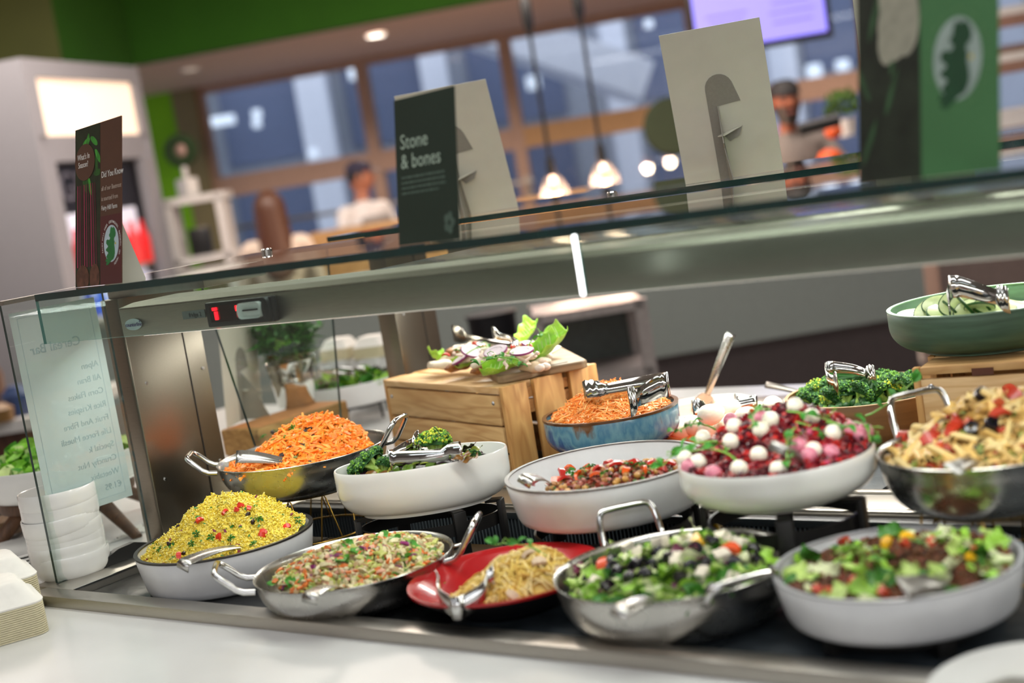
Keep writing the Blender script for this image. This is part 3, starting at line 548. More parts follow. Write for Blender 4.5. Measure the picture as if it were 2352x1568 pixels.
st = m.obj('maker_sticker', mat('sticker_white', 'cfe0e2', .4), e); INKP = mat('purple_ink', '3a2a78', .5)
text('counterline', 'lettering', .0105, frame(ps + Vector((-.0175, -.0026, -.0035)) - e.location, (1, 0, 0), (0, -1, 0)), INKP, e); text('e', 'lettering', .008, frame(ps + Vector((.024, -.0026, .003)) - e.location, (1, 0, 0), (0, -1, 0)), INKP, e)
pf = atY(445, 722, 1.598); m = MB(); m.box(pf - e.location, (.06, .001, .014)); m.obj('fridge_label', mat('label_grey', '707672', .6), e, smooth=False)
text('fridge 2', 'lettering', .011, frame(pf + Vector((-.012, -.0012, -.004)) - e.location, (1, 0, 0), (0, -1, 0)), mat('grey_ink', '33383a', .6), e)
# columns
def column(x0, x1, y0, y1, top, cap=None):
    c = cbox('column', x0, x1, y0, y1, .9205, top, CANST, .003)
    m = MB(); lb(m, x1 - .0005, x1 + .0015, y1 - .052, y1 - .0505, .93, top - .02, e); m.obj('seam', BLACK, c, smooth=False)
    for zz in (1.05, 1.25):
        for yy in (y0 + .03, y1 - .015): m = MB(); m.lathe([(.001, 0), (.004, 0), (.003, .002), (.001, .002)], 10, T=frame(Vector((x1, yy, zz)) - e.location, (0, 1, 0), (1, 0, 0))); m.obj('screw', CHROME, c)
    return c
column(-2.425, -2.365, 1.742, 1.935, 1.428); column(-2.425, -2.365, 2.53, 2.68, 1.458)
column(.55, .61, 1.742, 1.935, 1.428); column(.55, .61, 2.53, 2.68, 1.458)
m = MB(); lb(m, -2.42, -2.12, 1.76, 1.92, 1.428, 1.4575, e, .002); m.obj('bracket', STEELD, e)
# black clip on the side rim
m = MB(); pr = [(1.575, 0), (1.70, 0), (1.70, .018), (1.67, .028), (1.63, .026), (1.60, .016), (1.575, .004)]
m.prism([(y - OY, z) for y, z in pr], -.007, .007, T=Matrix(((0, 0, 1, -2.372 - OX), (1, 0, 0, 0), (0, 1, 0, .9205 - OZ), (0, 0, 0, 1)))); o = m.obj('glass_clip', BLACK, e); o['label'] = 'black clamp holding the side glass'
m = MB()
for (px, py, yy) in ((360, 618, 2.0), (877, 518, 2.40), (820, 545, 1.6)):
    pass
for x, y in ((-2.14, 1.95), (-1.62, 2.43)): m2 = MB().lathe([(.001, 0), (.011, 0), (.011, .007), (.009, .009), (.001, .009)], 18, T=TR((x - OX, y - OY, ZT - OZ))); m2.obj('glass_fixing', CHROME, e)
# ------------------------------------------------------------------ menu sheet on the side glass (its printed side faces away)
XM = -2.389
y0, y1 = atX(22, 705, XM).y, atX(303, 1022, XM).y; yA = 1.512; yB = 1.705; zt, zb = 1.440, 1.035
e2 = empty('menu_sheet', (XM, (yA + yB) / 2, zb), label='white cereal menu sheet stuck on the left side glass, seen from behind', cat='notice')
MB().box((0, 0, (zt - zb) / 2), (.0006, yB - yA, zt - zb)).obj('paper', mat('menu_paper', 'ccd0d1', .6, var=.02, emit=0), e2, smooth=False)
INKG = mat('menu_ink', 'a9b6bb', .7)
lines = ['Cereal Bar', 'Alpen', 'All Bran', 'Corn Flakes', 'Rice Krispies', 'Fruit And Fibre', 'Life Force Muesli', 'Special k', 'Crunchy Nut', 'Weetabix', '€1.95']
for i, t in enumerate(lines):
    z = zt - zb - .085 - (0 if i == 0 else .022 + i * .0272); T = frame(Vector((.0006, -.005 if i == 0 else .045, z)), (0, -1, 0), (-1, 0, 0)) @ Matrix.Diagonal((1, 1, 1, 1))
    # printed on the far side and showing through: mirrored as seen from here
    text(t, 'lettering', .026 if i == 0 else .017, frame(Vector((.0005, (yB - yA) / 2 - .02 - (.03 if i == 0 else 0), z)), (0, -1, 0), (-1, 0, 0)), INKG, e2, extrude=.0003)
b = MB()
for (ya, yb2, za, zb2) in ((-.082, .082, .012, .0132), (-.082, .082, .392, .3932), (-.082, -.0808, .012, .393), (.0808, .082, .012, .393)): b.box((.0005, (ya + yb2) / 2, (za + zb2) / 2), (.0004, yb2 - ya, zb2 - za))
b.obj('border_line', mat('menu_line', 'b8c2c8', .7), e2, smooth=False)
# ------------------------------------------------------------------ dishes
def bowl_mesh(r, h, prof='round', th=.005, foot=.62, sx=1, sy=1, n=64, fh=.006):
    """outer and inner wall as one closed lathe; base at z=0, rim at z=h"""
    P = []
    if prof == 'round':      # full rounded wall with a small foot
        P = [(.001, fh * .5), (r * foot - .006, fh * .5), (r * foot - .004, 0), (r * foot, 0), (r * foot, fh)]
        for i in range(1, 11): a = i / 10 * pi / 2; P.append((r * foot + (r - r * foot) * sin(a) ** .9, fh + (h * .62 - fh) * (1 - cos(a))))
        P += [(r, h * .8), (r, h - .003)]
    elif prof == 'straight':
        P = [(.001, 0), (r * .86, 0), (r * .905, h * .06), (r * .93, h * .18), (r * .97, h * .6), (r, h - .003)]
    elif prof == 'cone':
        P = [(.001, 0), (r * .52, 0), (r * .55, .006)] + [(r * (.55 + .45 * (i / 8)), .006 + (h - .009) * (i / 8) ** 1.25) for i in range(1, 9)]
    elif prof == 'pan':
        P = [(.001, 0), (r * .70, 0), (r * .76, .004)] + [(r * (.76 + .22 * sin(i / 8 * pi / 2)), .004 + (h - .012) * (1 - cos(i / 8 * pi / 2)) ** .8) for i in range(1, 9)] + [(r * .985, h - .006), (r, h - .001)]
    k = [(r - th * .3, h), (r - th * .8, h - .0008)]
    inner = [(max(.001, q[0] - th), max(q[1], 0) + (th if q[0] < r * .9 else 0)) for q in P[::-1] if q[1] < h - .004]
    inner = [q for q in inner]; zb = fh + th if prof == 'round' else th
    inn = []
    for q in inner: inn.append((q[0], max(q[1], zb)))
    inn = [q for i, q in enumerate(inn) if not (q[1] <= zb + 1e-6 and q[0] > .001 and i + 1 < len(inn) and inn[i + 1][1] <= zb + 1e-6 and inn[i + 1][0] > .3 * r and False)]
    prof_all = P + k + inn
    return MB().lathe(prof_all, n, sx=sx, sy=sy, closed=False)
def inner_r(prof, r, h, z, th=.006):
    z = np.clip(np.asarray(z, float), 0, h)
    if prof == 'round': k = np.clip((z - .006) / (h * .62 - .006), 0, 1); return r * .6 + r * .4 * np.sin(np.arccos(1 - k)) ** .9 - th
    if prof == 'straight': return r * np.interp(z / h, [0, .06, .18, .6, 1], [.86, .905, .93, .97, 1.0]) - th
    if prof == 'cone': k = np.clip((z - .006) / (h - .009), 0, 1); return r * (.55 + .45 * k ** .8) - th
    k = np.clip((z - .004) / (h - .012), 0, 1); return r * (.76 + .22 * np.sin(np.arccos(1 - np.minimum(1, k ** 1.25)))) - th
LIM = [None]
def rimring(r, h, w, t, m_, parent, sx=1, sy=1, name='rim'):
    return MB().lathe([(r + t, h - w), (r + t, h + t * .6), (r - .006 - t, h + t * .6), (r - .006 - t, h - w * .6)], 64, sx=sx, sy=sy, closed=True).obj(name, m_, parent)
def dish(name, c, r, zr, zb, prof, m_, label, th=.005, foot=.62, sx=1, sy=1, rz=0, cat='bowl', fh=.006, mats=None):
    e = empty(name, (c[0], c[1], zb), rz, label, cat)
    o = bowl_mesh(r, zr - zb, prof, th, foot, sx, sy, fh=fh).obj('body', m_, e, angle=60); return e
def loop_handle(e, r, h, ang, m_=CHROME, spread=.042, out=.045, up=.028, thick=.005):
    T = Matrix.Rotation(ang, 4, 'Z'); pts = []
    for s in (-1, 1):
        q = [(r * .97, s * spread, h - .010), (r + out * .35, s * spread, h - .006), (r + out * .75, s * spread * .98, h + up * .55), (r + out * .98, s * spread * .86, h + up * .92), (r + out, s * spread * .6, h + up)]
        pts += q if s < 0 else q[::-1]
    P = [T @ Vector(p) for p in pts]
    # smooth once
    Q = [P[0]]
    for a, b in zip(P[:-1], P[1:]): Q += [a * .75 + b * .25, a * .25 + b * .75]
    Q.append(P[-1]); return MB().tube(Q, thick, 10).obj('handle', m_, e)
DK = .906      # top of the deck panels
WDK = mat('white_enamel', 'd9dadb', .28, coat=.2, var=.03)
RIMD = mat('dark_rim', '2e2c2c', .4)
# front row
D = {}
D['couscous'] = ((-2.04, 1.632), .1625, .982, DK, 'straight'); D['slaw'] = ((-1.663, 1.581), .165, .970, DK, 'pan'); D['noodle'] = ((-1.362, 1.600), .150, .957, DK, 'cone')
D['olive'] = ((-1.062, 1.604), .1685, .985, DK, 'pan'); D['taco'] = ((-.745, 1.625), .1545, .995, .932, 'straight')
D['carrot'] = ((-2.094, 1.907), .171, 1.075, 1.003, 'pan'); D['chick'] = ((-1.353, 1.885), .168, 1.050, .975, 'straight'); D['beet'] = ((-.99, 1.803), .142, 1.090, 1.021, 'round'); D['pasta'] = ((-.712, 1.885), .146, 1.081, 1.000, 'pan')
D['blue'] = ((-1.601, 2.278), .135, 1.060, .975, 'round'); D['orange'] = ((-1.405, 2.392), .132, 1.000, .914, 'round'); D['brown'] = ((-1.198, 2.592), .164, 1.016, .914, 'round'); D['green'] = ((-.885, 2.452), .176, 1.200, 1.1215, 'round')
c, r, zr, zb, pf = D['couscous']; e = dish('serving_bowl', c, r, zr, zb, pf, WDK, 'straight-sided white bowl with dark rim, heaped with yellow couscous', th=.006); rimring(r, zr - zb, .003, .0006, RIMD, e)
c, r, zr, zb, pf = D['slaw']; e = dish('steel_pan', c, r, zr, zb, pf, PAN, 'two-handled steel pan of carrot and cabbage slaw in the front row', th=.003, cat='pan'); loop_handle(e, r, zr - zb, radians(225), out=.055, spread=.045, up=.03); loop_handle(e, r, zr - zb, radians(29), out=.05, spread=.040, up=.045)
c, r, zr, zb, pf = D['noodle']; REDI = mat('red_glaze', 'b01a20', .22, coat=.3, var=.05); e = dish('serving_bowl', c, r, zr, zb, pf, mat('black_glaze', '131112', .35), 'wide bowl, red inside and black outside, holding noodles', th=.004)
m = MB().lathe([(r * .53, .0052)] + [(r * (.55 + .45 * (i / 8)) - .0047 + .0003, .0065 + (zr - zb - .009) * (i / 8) ** 1.25 + .0035) for i in range(1, 9)] + [(r + .0007, zr - zb + .001), (r + .0009, zr - zb - .003)], 64); m.f = [f for f in m.f if len(f) == 4]; m.m = m.m[:len(m.f)]
o = solid(m.obj('red_lining', REDI, e), .0008); o['label'] = 'glossy red inside and rim'
MB().lathe([(.001, .0055), (r * .535, .0055), (r * .535, .0065), (.001, .0065)], 48).obj('red_floor', REDI, e)
c, r, zr, zb, pf = D['olive']; e = dish('steel_pan', c, r, zr, zb, pf, PAN, 'round steel pan of olive and feta salad, front row', th=.003, cat='pan'); loop_handle(e, r, zr - zb, radians(141), out=.030, spread=.046, up=.042); loop_handle(e, r, zr - zb, radians(-30), out=.026, spread=.050, up=.018)
c, r, zr, zb, pf = D['taco']; e = dish('serving_bowl', c, r, zr, zb, pf, WDK, 'large blurred white bowl of lettuce and mince salad, nearest right', th=.006); rimring(r, zr - zb, .002, .0005, mat('grey_rim', 'a3a4a6', .3), e)
# middle row
c, r, zr, zb, pf = D['carrot']; e = dish('steel_pan', c, r, zr, zb, pf, PAN, 'steel pan of carrot and raisin salad raised on gold wire', th=.003, cat='pan'); loop_handle(e, r, zr - zb, radians(222), out=.05, spread=.045, up=.028); loop_handle(e, r, zr - zb, radians(17), out=.055, spread=.036, up=.045)
MB().lathe([(.001, -.004), (r * .66, -.004), (r * .68, 0), (.001, 0)], 48).obj('base_rim', PAN, e)
c, r, zr, zb, pf = D['chick']; e = dish('serving_bowl', c, r, zr, zb, pf, WDK, 'wide straight-sided white bowl holding chickpea salad, centre of middle row', th=.006); rimring(r, zr - zb, .003, .0006, mat('worn_rim', '6f6a68', .4), e)
c, r, zr, zb, pf = D['beet']; e = dish('serving_bowl', c, r, zr, zb, pf, WHITEC, 'rounded white bowl heaped with beetroot and mozzarella salad', foot=.60)
c, r, zr, zb, pf = D['pasta']; e = dish('steel_pan', c, r, zr, zb, pf, PAN, 'steel pan of penne pasta salad on gold wire at right', th=.003, cat='pan'); loop_handle(e, r, zr - zb, radians(141), out=.030, spread=.048, up=.050)
pw = atZ(964, 1051, 1.075); D['broc'] = ((pw.x, pw.y), .158, 1.075, .986, 'round'); BRZ = radians(34)
c, r, zr, zb, pf = D['broc']; e = dish('serving_bowl', c, r, zr, zb, pf, WHITEC, 'oval white bowl of broccoli and roasted vegetables on black stand', foot=.74, sy=.60, rz=BRZ)
# rear row
BLUEG = mat('blue_stoneware', '4a6f86', .22, coat=.4)
nt = BLUEG.node_tree; N = nt.nodes; L = nt.links; b_ = N['Principled BSDF']; tc = N.new('ShaderNodeTexCoord'); sp = N.new('ShaderNodeSeparateXYZ'); L.new(tc.outputs['Object'], sp.inputs[0])
nz = N.new('ShaderNodeTexNoise'); nz.inputs['Scale'].default_value = 22; nz.inputs['Detail'].default_value = 5; mp = N.new('ShaderNodeMapping'); mp.inputs['Scale'].default_value = (1, 1, .45); L.new(tc.outputs['Object'], mp.inputs[0]); L.new(mp.outputs[0], nz.inputs['Vector'])
ma = N.new('ShaderNodeMath'); ma.operation = 'MULTIPLY_ADD'; ma.inputs[1].default_value = 3.9; L.new(sp.outputs['Z'], ma.inputs[0]); L.new(nz.outputs['Fac'], ma.inputs[2])
rp = N.new('ShaderNodeValToRGB'); el = rp.color_ramp.elements; el[0].position = .50; el[0].color = (*lin('16244f'), 1); el[1].position = 1.32 / 1.5; el[1].color = (*lin('6d97a6'), 1)
for pos, hx in ((.62, '2c4f86'), (.72, '6f9aa8'), (.80, '4f7d98'), (.97, '6b4524')): q = el.new(pos); q.color = (*lin(hx), 1)
L.new(ma.outputs[0], rp.inputs[0]); L.new(rp.outputs[0], b_.inputs['Base Color'])
c, r, zr, zb, pf = D['blue']; e = dish('stoneware_bowl', c, r, zr, zb, pf, BLUEG, 'blue glazed stoneware bowl with brown rim holding grated carrot', th=.006, foot=.48)
rimring(r, zr - zb, .004, .0012, mat('brown_glaze', '5b3b22', .25, var=.4), e); MB().tube([((r - .006) * cos(a), (r - .006) * sin(a), zr - zb - .018) for a in np.linspace(0, 2 * pi, 64, endpoint=False)], .0014, 6, closed=True).obj('groove_line', mat('brown_glaze2', '7a5a38', .3), e)
e = empty('riser', (c[0], c[1], .912), label='small black riser under the blue stoneware bowl', cat='stand'); MB().lathe([(.001, 0), (.06, 0), (.05, .062), (.001, .062)], 28).obj('riser_body', BLACKM, e); MB().lathe([(.06, 0), (.068, 0), (.068, .006), (.06, .006)], 28, closed=True).obj('base_ring', BLACKM, e)
c, r, zr, zb, pf = D['orange']; e = dish('terracotta_dish', c, r, zr, zb, pf, mat('orange_terracotta', 'c8561c', .28, coat=.4, var=.08), 'orange terracotta dish of peeled boiled eggs', th=.006, cat='dish')
c, r, zr, zb, pf = D['brown']; WB = mat('tan_stoneware', '8a623a', .5, var=.14, vscale=8, stretch=(1, 1, 12)); e = dish('serving_bowl', c, r, zr, zb, pf, WB, 'brown stoneware bowl filled with bright green broccoli', foot=.66, th=.006); rimring(r, zr - zb, .002, .0005, mat('tan_rim', 'a5815a', .4), e)
c, r, zr, zb, pf = D['green']; GB = mat('green_stoneware', '3f5a46', .5, var=.2, vscale=14, stretch=(1, 1, 10)); e = dish('serving_bowl', c, r, zr, zb, pf, GB, 'dark green bowl of sliced cucumber on the right crate', foot=.70, th=.007); rimring(r, zr - zb, .002, .0006, mat('green_rim', '86a08a', .4), e)
# ------------------------------------------------------------------ stands
GOLD = mat('gold_wire', '9a7a3a', .30, 1, .1)
def wire_stand(c, r, z1, label, n=9, rot=0):
    e = empty('wire_stand', (c[0], c[1], DK), rot, label, 'stand'); h = z1 - DK
    MB().tube([(r * cos(a), r * sin(a), h - .002) for a in np.linspace(0, 2 * pi, 48, endpoint=False)], .002, 6, closed=True).obj('top_ring', GOLD, e)
    MB().tube([(r * 1.12 * cos(a), r * 1.12 * sin(a), .002) for a in np.linspace(0, 2 * pi, 48, endpoint=False)], .002, 6, closed=True).obj('base_ring', GOLD, e)
    for i in range(n):
        a = 2 * pi * i / n; d = pi / n * .55
        P = [(r * 1.12 * cos(a - d), r * 1.12 * sin(a - d), .002), (r * 1.0 * cos(a - .04), r * 1.0 * sin(a - .04), h - .008), (r * .99 * cos(a), r * .99 * sin(a), h - .002), (r * 1.0 * cos(a + .04), r * 1.0 * sin(a + .04), h - .008), (r * 1.12 * cos(a + d), r * 1.12 * sin(a + d), .002)]
        MB().tube(P, .0016, 6).obj('hairpin_leg', GOLD, e)
    return e
wire_stand((-2.094, 1.907), .098, .998, 'gold hairpin wire stand under the carrot and raisin pan', 9, .2)
wire_stand((-.712, 1.885), .095, .999, 'gold hairpin wire stand under the pasta pan at right', 9)
def black_stand(c, r, z1, label, sy=1, rz=0, angs=(-70, 20, 110, 200), cross=True):
    e = empty('black_stand', (c[0], c[1], DK), rz, label, 'stand'); h = z1 - DK
    P = [(r, h - .045), (r + .004, h - .045), (r + .004, h - .022), (r, h - .022)]
    MB().lathe(P, 48, sy=sy, closed=True).obj('ring_band', BLACKM, e)
    for a in angs:
        a = radians(a); x, y = (r + .009) * cos(a), (r + .009) * sin(a) * sy; T = TR((x, y, h / 2 - .001), (0, 0, a))
        MB().box((0, 0, 0), (.010, .024, h - .002), 0, T, bev=.002).obj('leg', BLACKM, e)
        MB().box((-.012, 0, 0), (.028, .02, .005), 0, TR((x, y, h - .0035), (0, 0, a))).obj('support_pad', BLACKM, e)
    return e
c = D['broc'][0]; black_stand(c, .125, .986, 'black metal ring stand under the oval broccoli bowl', .62, BRZ, (-62, -10, 118, 200))
c = D['chick'][0]; black_stand(c, .13, .975, 'black metal ring stand hidden beneath the chickpea bowl', 1, 0, (40, 130, 170, 60))
c = D['beet'][0]; black_stand(c, .108, 1.021, 'black metal ring stand under the beetroot bowl', 1, 0, (-62, 8, 118, 198))
# ------------------------------------------------------------------ crates, board, blocks
SCREW = mat('zinc_screw', 'b8bac0', .3, 1)
def crate(o, ang, Lx, Ly, H, label, boards=3, slats=3):
    e = empty('wooden_crate', o, ang, label, 'crate'); t = .012; bh = (H - .004 * boards) / boards
    def bd(name, c, d, m_): b = MB().box((0, 0, 0), d, 0, None, bev=.0015).obj(name, m_, e); b.location = c; return b
    z = 0
    hs = [H * .20, H * .41, H * .35][:boards] if boards == 3 else [H * .46, H * .50]; z = 0
    return e, bd, t
# left crate: long boards on the front-left face, upright slats on the right face
C0 = Vector((-1.832, 2.226, .914)); aL = atan2(.155, -.46); H1 = .208
e = empty('wooden_crate', C0, aL, 'upturned pine crate in the middle carrying the chicken board', 'crate')     # local +x runs along the long face (to the left), local -y runs back
LX, LY = .487, .245
def bd(name, c, d, m_, bev=.0015): b = MB().box((0, 0, 0), d, 0, None, bev=bev).obj(name, m_, e); b.location = c; return b
for z0, z1 in ((.0, .062), (.068, .122), (.126, .189)): bd('board', (LX / 2 + .004, -.006, (z0 + z1) / 2), (LX - .012, .012, z1 - z0), PINE); bd('board', (LX / 2, -LY + .006, (z0 + z1) / 2), (LX - .03, .012, z1 - z0), PINE)
for y0, y1 in ((.006, .068), (.086, .160), (.178, .251)): bd('slat', (-.006, -(y0 + y1) / 2 + .006, H1 / 2), (.012, y1 - y0, H1), PINEV); bd('slat', (LX + .006, -(y0 + y1) / 2 + .006, H1 / 2), (.012, y1 - y0, H1), PINEV)
for z0, z1 in ((.140, .168), (.172, .194)): bd('rail', (.006, -LY / 2 - .003, (z0 + z1) / 2), (.010, LY - .02, z1 - z0), PINE)
for y0, y1 in ((.0, .085), (.095, .165), (.175, .245)): bd('top_board', (LX / 2 + .006, -(y0 + y1) / 2, H1 - .008), (LX, y1 - y0, .014), PINET)
for x, z in ((.028, .174), (LX - .02, .170)): MB().lathe([(.001, .001), (.0045, .001), (.003, .003), (.001, .0035)], 12, T=frame(Vector((x, 0, z)), (1, 0, 0), (0, 1, 0))).obj('screw', SCREW, e)
# chopping board on top
BOARD = mat_wood('acacia_board', '9c8566', '553e29', 0, 1.2)
ztop = C0.z + H1 + .0005
bc = [atZ(977, 843, ztop + .006), atZ(1145, 876, ztop + .006), atZ(1352, 838, ztop + .006)]
bx = (bc[2] - bc[1]); by = (bc[0] - bc[1]); bl, bw = bx.length, by.length
e = empty('chopping_board', (bc[1].x, bc[1].y, ztop), atan2(bx.y, bx.x), 'wooden chopping board with grip slot, bearing the chicken salad', 'chopping board')
W = min(bw, .30); Lb = min(bl, .34)
pl = [(.012, 0), (.07, 0), (.085, .010), (Lb - .10, .012), (Lb - .085, .0), (Lb - .012, .0), (Lb, .012), (Lb, W - .012), (Lb - .012, W), (.012, W), (0, W - .012), (0, .012)]
m = MB().prism(pl, 0, .017); o = m.obj('board', BOARD, e, angle=30); bv = o.modifiers.new('bev', 'BEVEL'); bv.width = .003; bv.segments = 2
MB().prism([(Lb * .52, .016), (Lb * .80, .020), (Lb * .80, .030), (Lb * .52, .026)], .0168, .0176).obj('grip_slot', mat('slot_dark', '4a3826', .7), e)
BOARD_E = e; BTOP = ztop + .017
# right crate
C2 = Vector((-.957, 2.25, .914)); e = empty('wooden_crate', C2, radians(6.7), 'pine crate at right edge carrying the green cucumber bowl', 'crate')
for z0, z1 in ((0, .088), (.092, .185)): bd('board', (.26, .006, (z0 + z1) / 2), (.50, .012, z1 - z0), PINET); bd('board', (.26, .294, (z0 + z1) / 2), (.50, .012, z1 - z0), PINET)
for y0, y1 in ((-.002, .014), (.10, .19), (.205, .30)): bd('slat', (.006, (y0 + y1) / 2, .103), (.012, y1 - y0, .206), PINEV)
for y0, y1 in ((.0, .085), (.095, .19), (.20, .30)): bd('top_board', (.26, (y0 + y1) / 2, .199), (.496, y1 - y0, .013), PINE)
bd('knot', (.115, -.0005, .193), (.035, .002, .012), mat('knot_brown', '5a2f1c', .6), 0)
MB().lathe([(.001, .001), (.0055, .001), (.004, .003), (.001, .0035)], 12, T=frame(Vector((.028, 0, .172)), (1, 0, 0), (0, -1, 0))).obj('screw', SCREW, e)
_T = D['taco']; _e = empty('low_riser', (_T[0][0], _T[0][1], DK), label='low black footed riser under the nearest white bowl', cat='stand')
MB().lathe([(.08, .016), (.12, .016), (.12, .0255), (.08, .0255)], 36, closed=True).obj('ring', BLACKM, _e)
for _k in range(5): _a = _k * 1.2566 + .5; MB().box((0, 0, .0125), (.03, .022, .025), 0, TR((.108 * cos(_a), .108 * sin(_a), 0), (0, 0, _a)), bev=.002).obj('foot', BLACKM, _e)
# thick wooden block with pot plant and card, left
z0 = .90; k0 = atZ(508, 990, 1.0); ka = atX(800, 925, -2.30)
TB = 1.03; ZBK = .962
pA = atZ(592, 985, TB); pB = atZ(797, 918, TB); pC = atZ(512, 985, TB)
d1 = (pB - pA); d1.z = 0; L1 = d1.length; 
e = empty('timber_block', (pA.x, pA.y, ZBK), atan2(d1.y, d1.x), 'thick rough timber block under the bucket plant and white card', 'block')
o = MB().box((L1 / 2, .07, (TB - ZBK) / 2), (L1, .14, TB - ZBK), 0, None, bev=.006).obj('timber', mat_wood('rough_timber', 'b98f52', '7c5528', 0, 1.1, .75), e)
MB().box((L1 / 2, .07, TB - ZBK + .0003), (L1 * .9, .125, .0008)).obj('carrot_stain', mat('orange_stain', 'c08048', .8, var=.2, vscale=30), e)
_e = MB().box((L1 / 2, .08, -.0315), (L1 * .94, .12, .061), 0, None, bev=.004).obj('wooden_box', mat_wood('pinkish_wood', 'b07a58', '8a5a3c', 0)); _e.location = e.location; _e.rotation_euler = e.rotation_euler; tag(_e, 'reddish wooden box beneath the rough timber block', 'box')
BLK = e; BLK_DIR = d1.normalized(); BLK_P = pA
# ------------------------------------------------------------------ tongs and spoons
def tongs3(name, B, tips, w, tipw, label, serr=True):
    """bent steel strip on its edge: from the bend B two arms run out to the two tips"""
    B = Vector(B); e = empty(name, B, label=label, cat='tongs'); zs = Vector((0, 0, 1)); m = MB(); mid = (Vector(tips[0]) + Vector(tips[1])) / 2 - B; ax = Vector((mid.x, mid.y, 0)).normalized(); sd = Vector((-ax.y, ax.x, 0))
    n = 30
    for tp in tips:
        t3 = Vector(tp) - B; s = 1 if t3.dot(sd) > 0 else -1; vs = []; fs = []; rb = .010
        for i in range(n + 1):
            t = i / n
            if t < .14: a = t / .14 * pi / 2; p = ax * (rb * (1 - cos(a)) - rb * .2) + sd * s * rb * sin(a); p.z = 0
            else:
                u = (t - .14) / .86; p0 = ax * rb * .8 + sd * s * rb; p = p0.lerp(t3, u) + sd * s * (.010 * sin(min(1, u / .8) * pi)) ; 
            u = max(0, (t - .78) / .22); ww = w * (1 - .30 * min(1, t / .75)) + (tipw - w * .7) * sin(min(1, u * 1.6) * pi / 2)
            tw = sd * s * (.25 * max(0, (t - .7) / .3)) if False else Vector((0, 0, 0)); ser = (.0022 if i % 2 else -.0006) if (serr and t > .80) else 0
            vs += [p - zs * (ww / 2), p + zs * (ww / 2 + ser)]
        for i in range(n): fs.append((2 * i, 2 * i + 2, 2 * i + 3, 2 * i + 1) if s > 0 else (2 * i, 2 * i + 1, 2 * i + 3, 2 * i + 2))
        m.add(vs, fs)
    o = m.obj('arms', CHROME, e, angle=60); solid(o, .0012); return e
def spoon(e_loc, handle_dir, up, label, hl=.20, w=.018, bowl=True, hook=True, m_=PAN, wend=None, tip=None):
    """bowl centre at the origin, handle strip runs along +x and rises by 'up'"""
    e = empty('serving_spoon', (0, 0, 0), label=label, cat='spoon'); e.matrix_world = frame(Vector(e_loc), handle_dir, up)
    n = 20; vs = []; fs = []; we = wend or w
    for i in range(n + 1):
        t = i / n; x = .03 + t * hl; z = .006 * sin(t * pi) ; ww = (w * .55 + (we - w * .55) * t) if t < .97 else we * .9; vs += [(x, -ww / 2, z), (x, ww / 2, z)]
        if i: fs.append((2 * i - 2, 2 * i - 1, 2 * i + 1, 2 * i))
    if hook: k = len(vs) // 2; vs += [(.03 + hl + .004, -we / 2, -.004), (.03 + hl + .004, we / 2, -.004), (.03 + hl + .002, -we / 2, -.014), (.03 + hl + .002, we / 2, -.014)]; fs += [(2 * k - 2, 2 * k - 1, 2 * k + 1, 2 * k), (2 * k, 2 * k + 1, 2 * k + 3, 2 * k + 2)]
    solid(MB().add(vs, fs).obj('handle', m_, e, angle=60), .0015)
    if tip: MB().box((.03 + hl - .008, 0, .001), (.02, we * 1.05, .003), 0, None, bev=.001).obj('handle_tip', tip, e)
    if bowl:
        m = MB().grid(lambda u, v: (-.035 + .07 * u, .024 * (2 * v - 1) * sqrt(max(0, 1 - (2 * u - 1) ** 2)) , -.004 - .012 * (1 - (2 * v - 1) ** 2) * (1 - (2 * u - 1) ** 2)), 14, 9); solid(m.obj('spoon_bowl', m_, e), .0012)
    return e
# ------------------------------------------------------------------ food helpers
def vnoise(x, y, s, seed=0):
    return (np.sin(x * s * 1.0 + seed) * np.cos(y * s * 1.3 + seed * 2.1) + .5 * np.sin(x * s * 2.3 + y * s * 1.7 + seed * 3.3) + .3 * np.cos(x * s * 4.1 - y * s * 3.7 + seed)) / 1.8
def hill(z0, bumps, rough=.003, rs=60, seed=1, tilt=(0, 0)):
    def f(x, y):
        x = np.asarray(x, float); y = np.asarray(y, float); z = np.full(x.shape, z0) + tilt[0] * x + tilt[1] * y
        for bx, by, h, s in bumps: z = z + h * np.exp(-(((x - bx) ** 2 + (y - by) ** 2) / (s * s)) ** 1.25)
        return z + rough * vnoise(x, y, rs, seed)
    return f
def lim_fn():
    if LIM[0] is None: return None
    c, r, zr, zb, pf = D[LIM[0]]; return lambda z: inner_r(pf, r, zr - zb, np.asarray(z) - .002) - .002
def base_disc(fn, r, drop=.004, nr=16, nt=48, sx=1, sy=1, off=(0, 0), skirt=.002):
    g = lim_fn()
    if g:
        for i in range(nt):
            pass
    m = MB(); vs = [(off[0], off[1], float(fn(off[0], off[1])) - drop)]; fs = []
    for j in range(1, nr + 1):
        rr = r * j / nr
        for i in range(nt): a = 2 * pi * i / nt; x, y = off[0] + rr * cos(a) * sx, off[1] + rr * sin(a) * sy; vs.append((x, y, float(fn(x, y)) - drop))
    if g:
        for k, (x, y, z) in enumerate(vs):
            R = sqrt(x * x + y * y); q = float(g(z)) - .0005
            if R > q: x, y = x * q / R, y * q / R; vs[k] = (x, y, min(z, float(fn(x, y)) - drop))
    for k in range(nt): x, y, z = vs[1 + (nr - 1) * nt + k]; vs.append((x * .96, y * .96, z - skirt))
    for i in range(nt): fs.append((0, 1 + i, 1 + (i + 1) % nt))
    for j in range(nr):
        a = 1 + j * nt; b = a + nt
        for i in range(nt): fs.append((a + i, b + i, b + (i + 1) % nt, a + (i + 1) % nt))
    fs.append(tuple(1 + nr * nt + i for i in range(nt))[::-1]); return m.add(vs, fs)
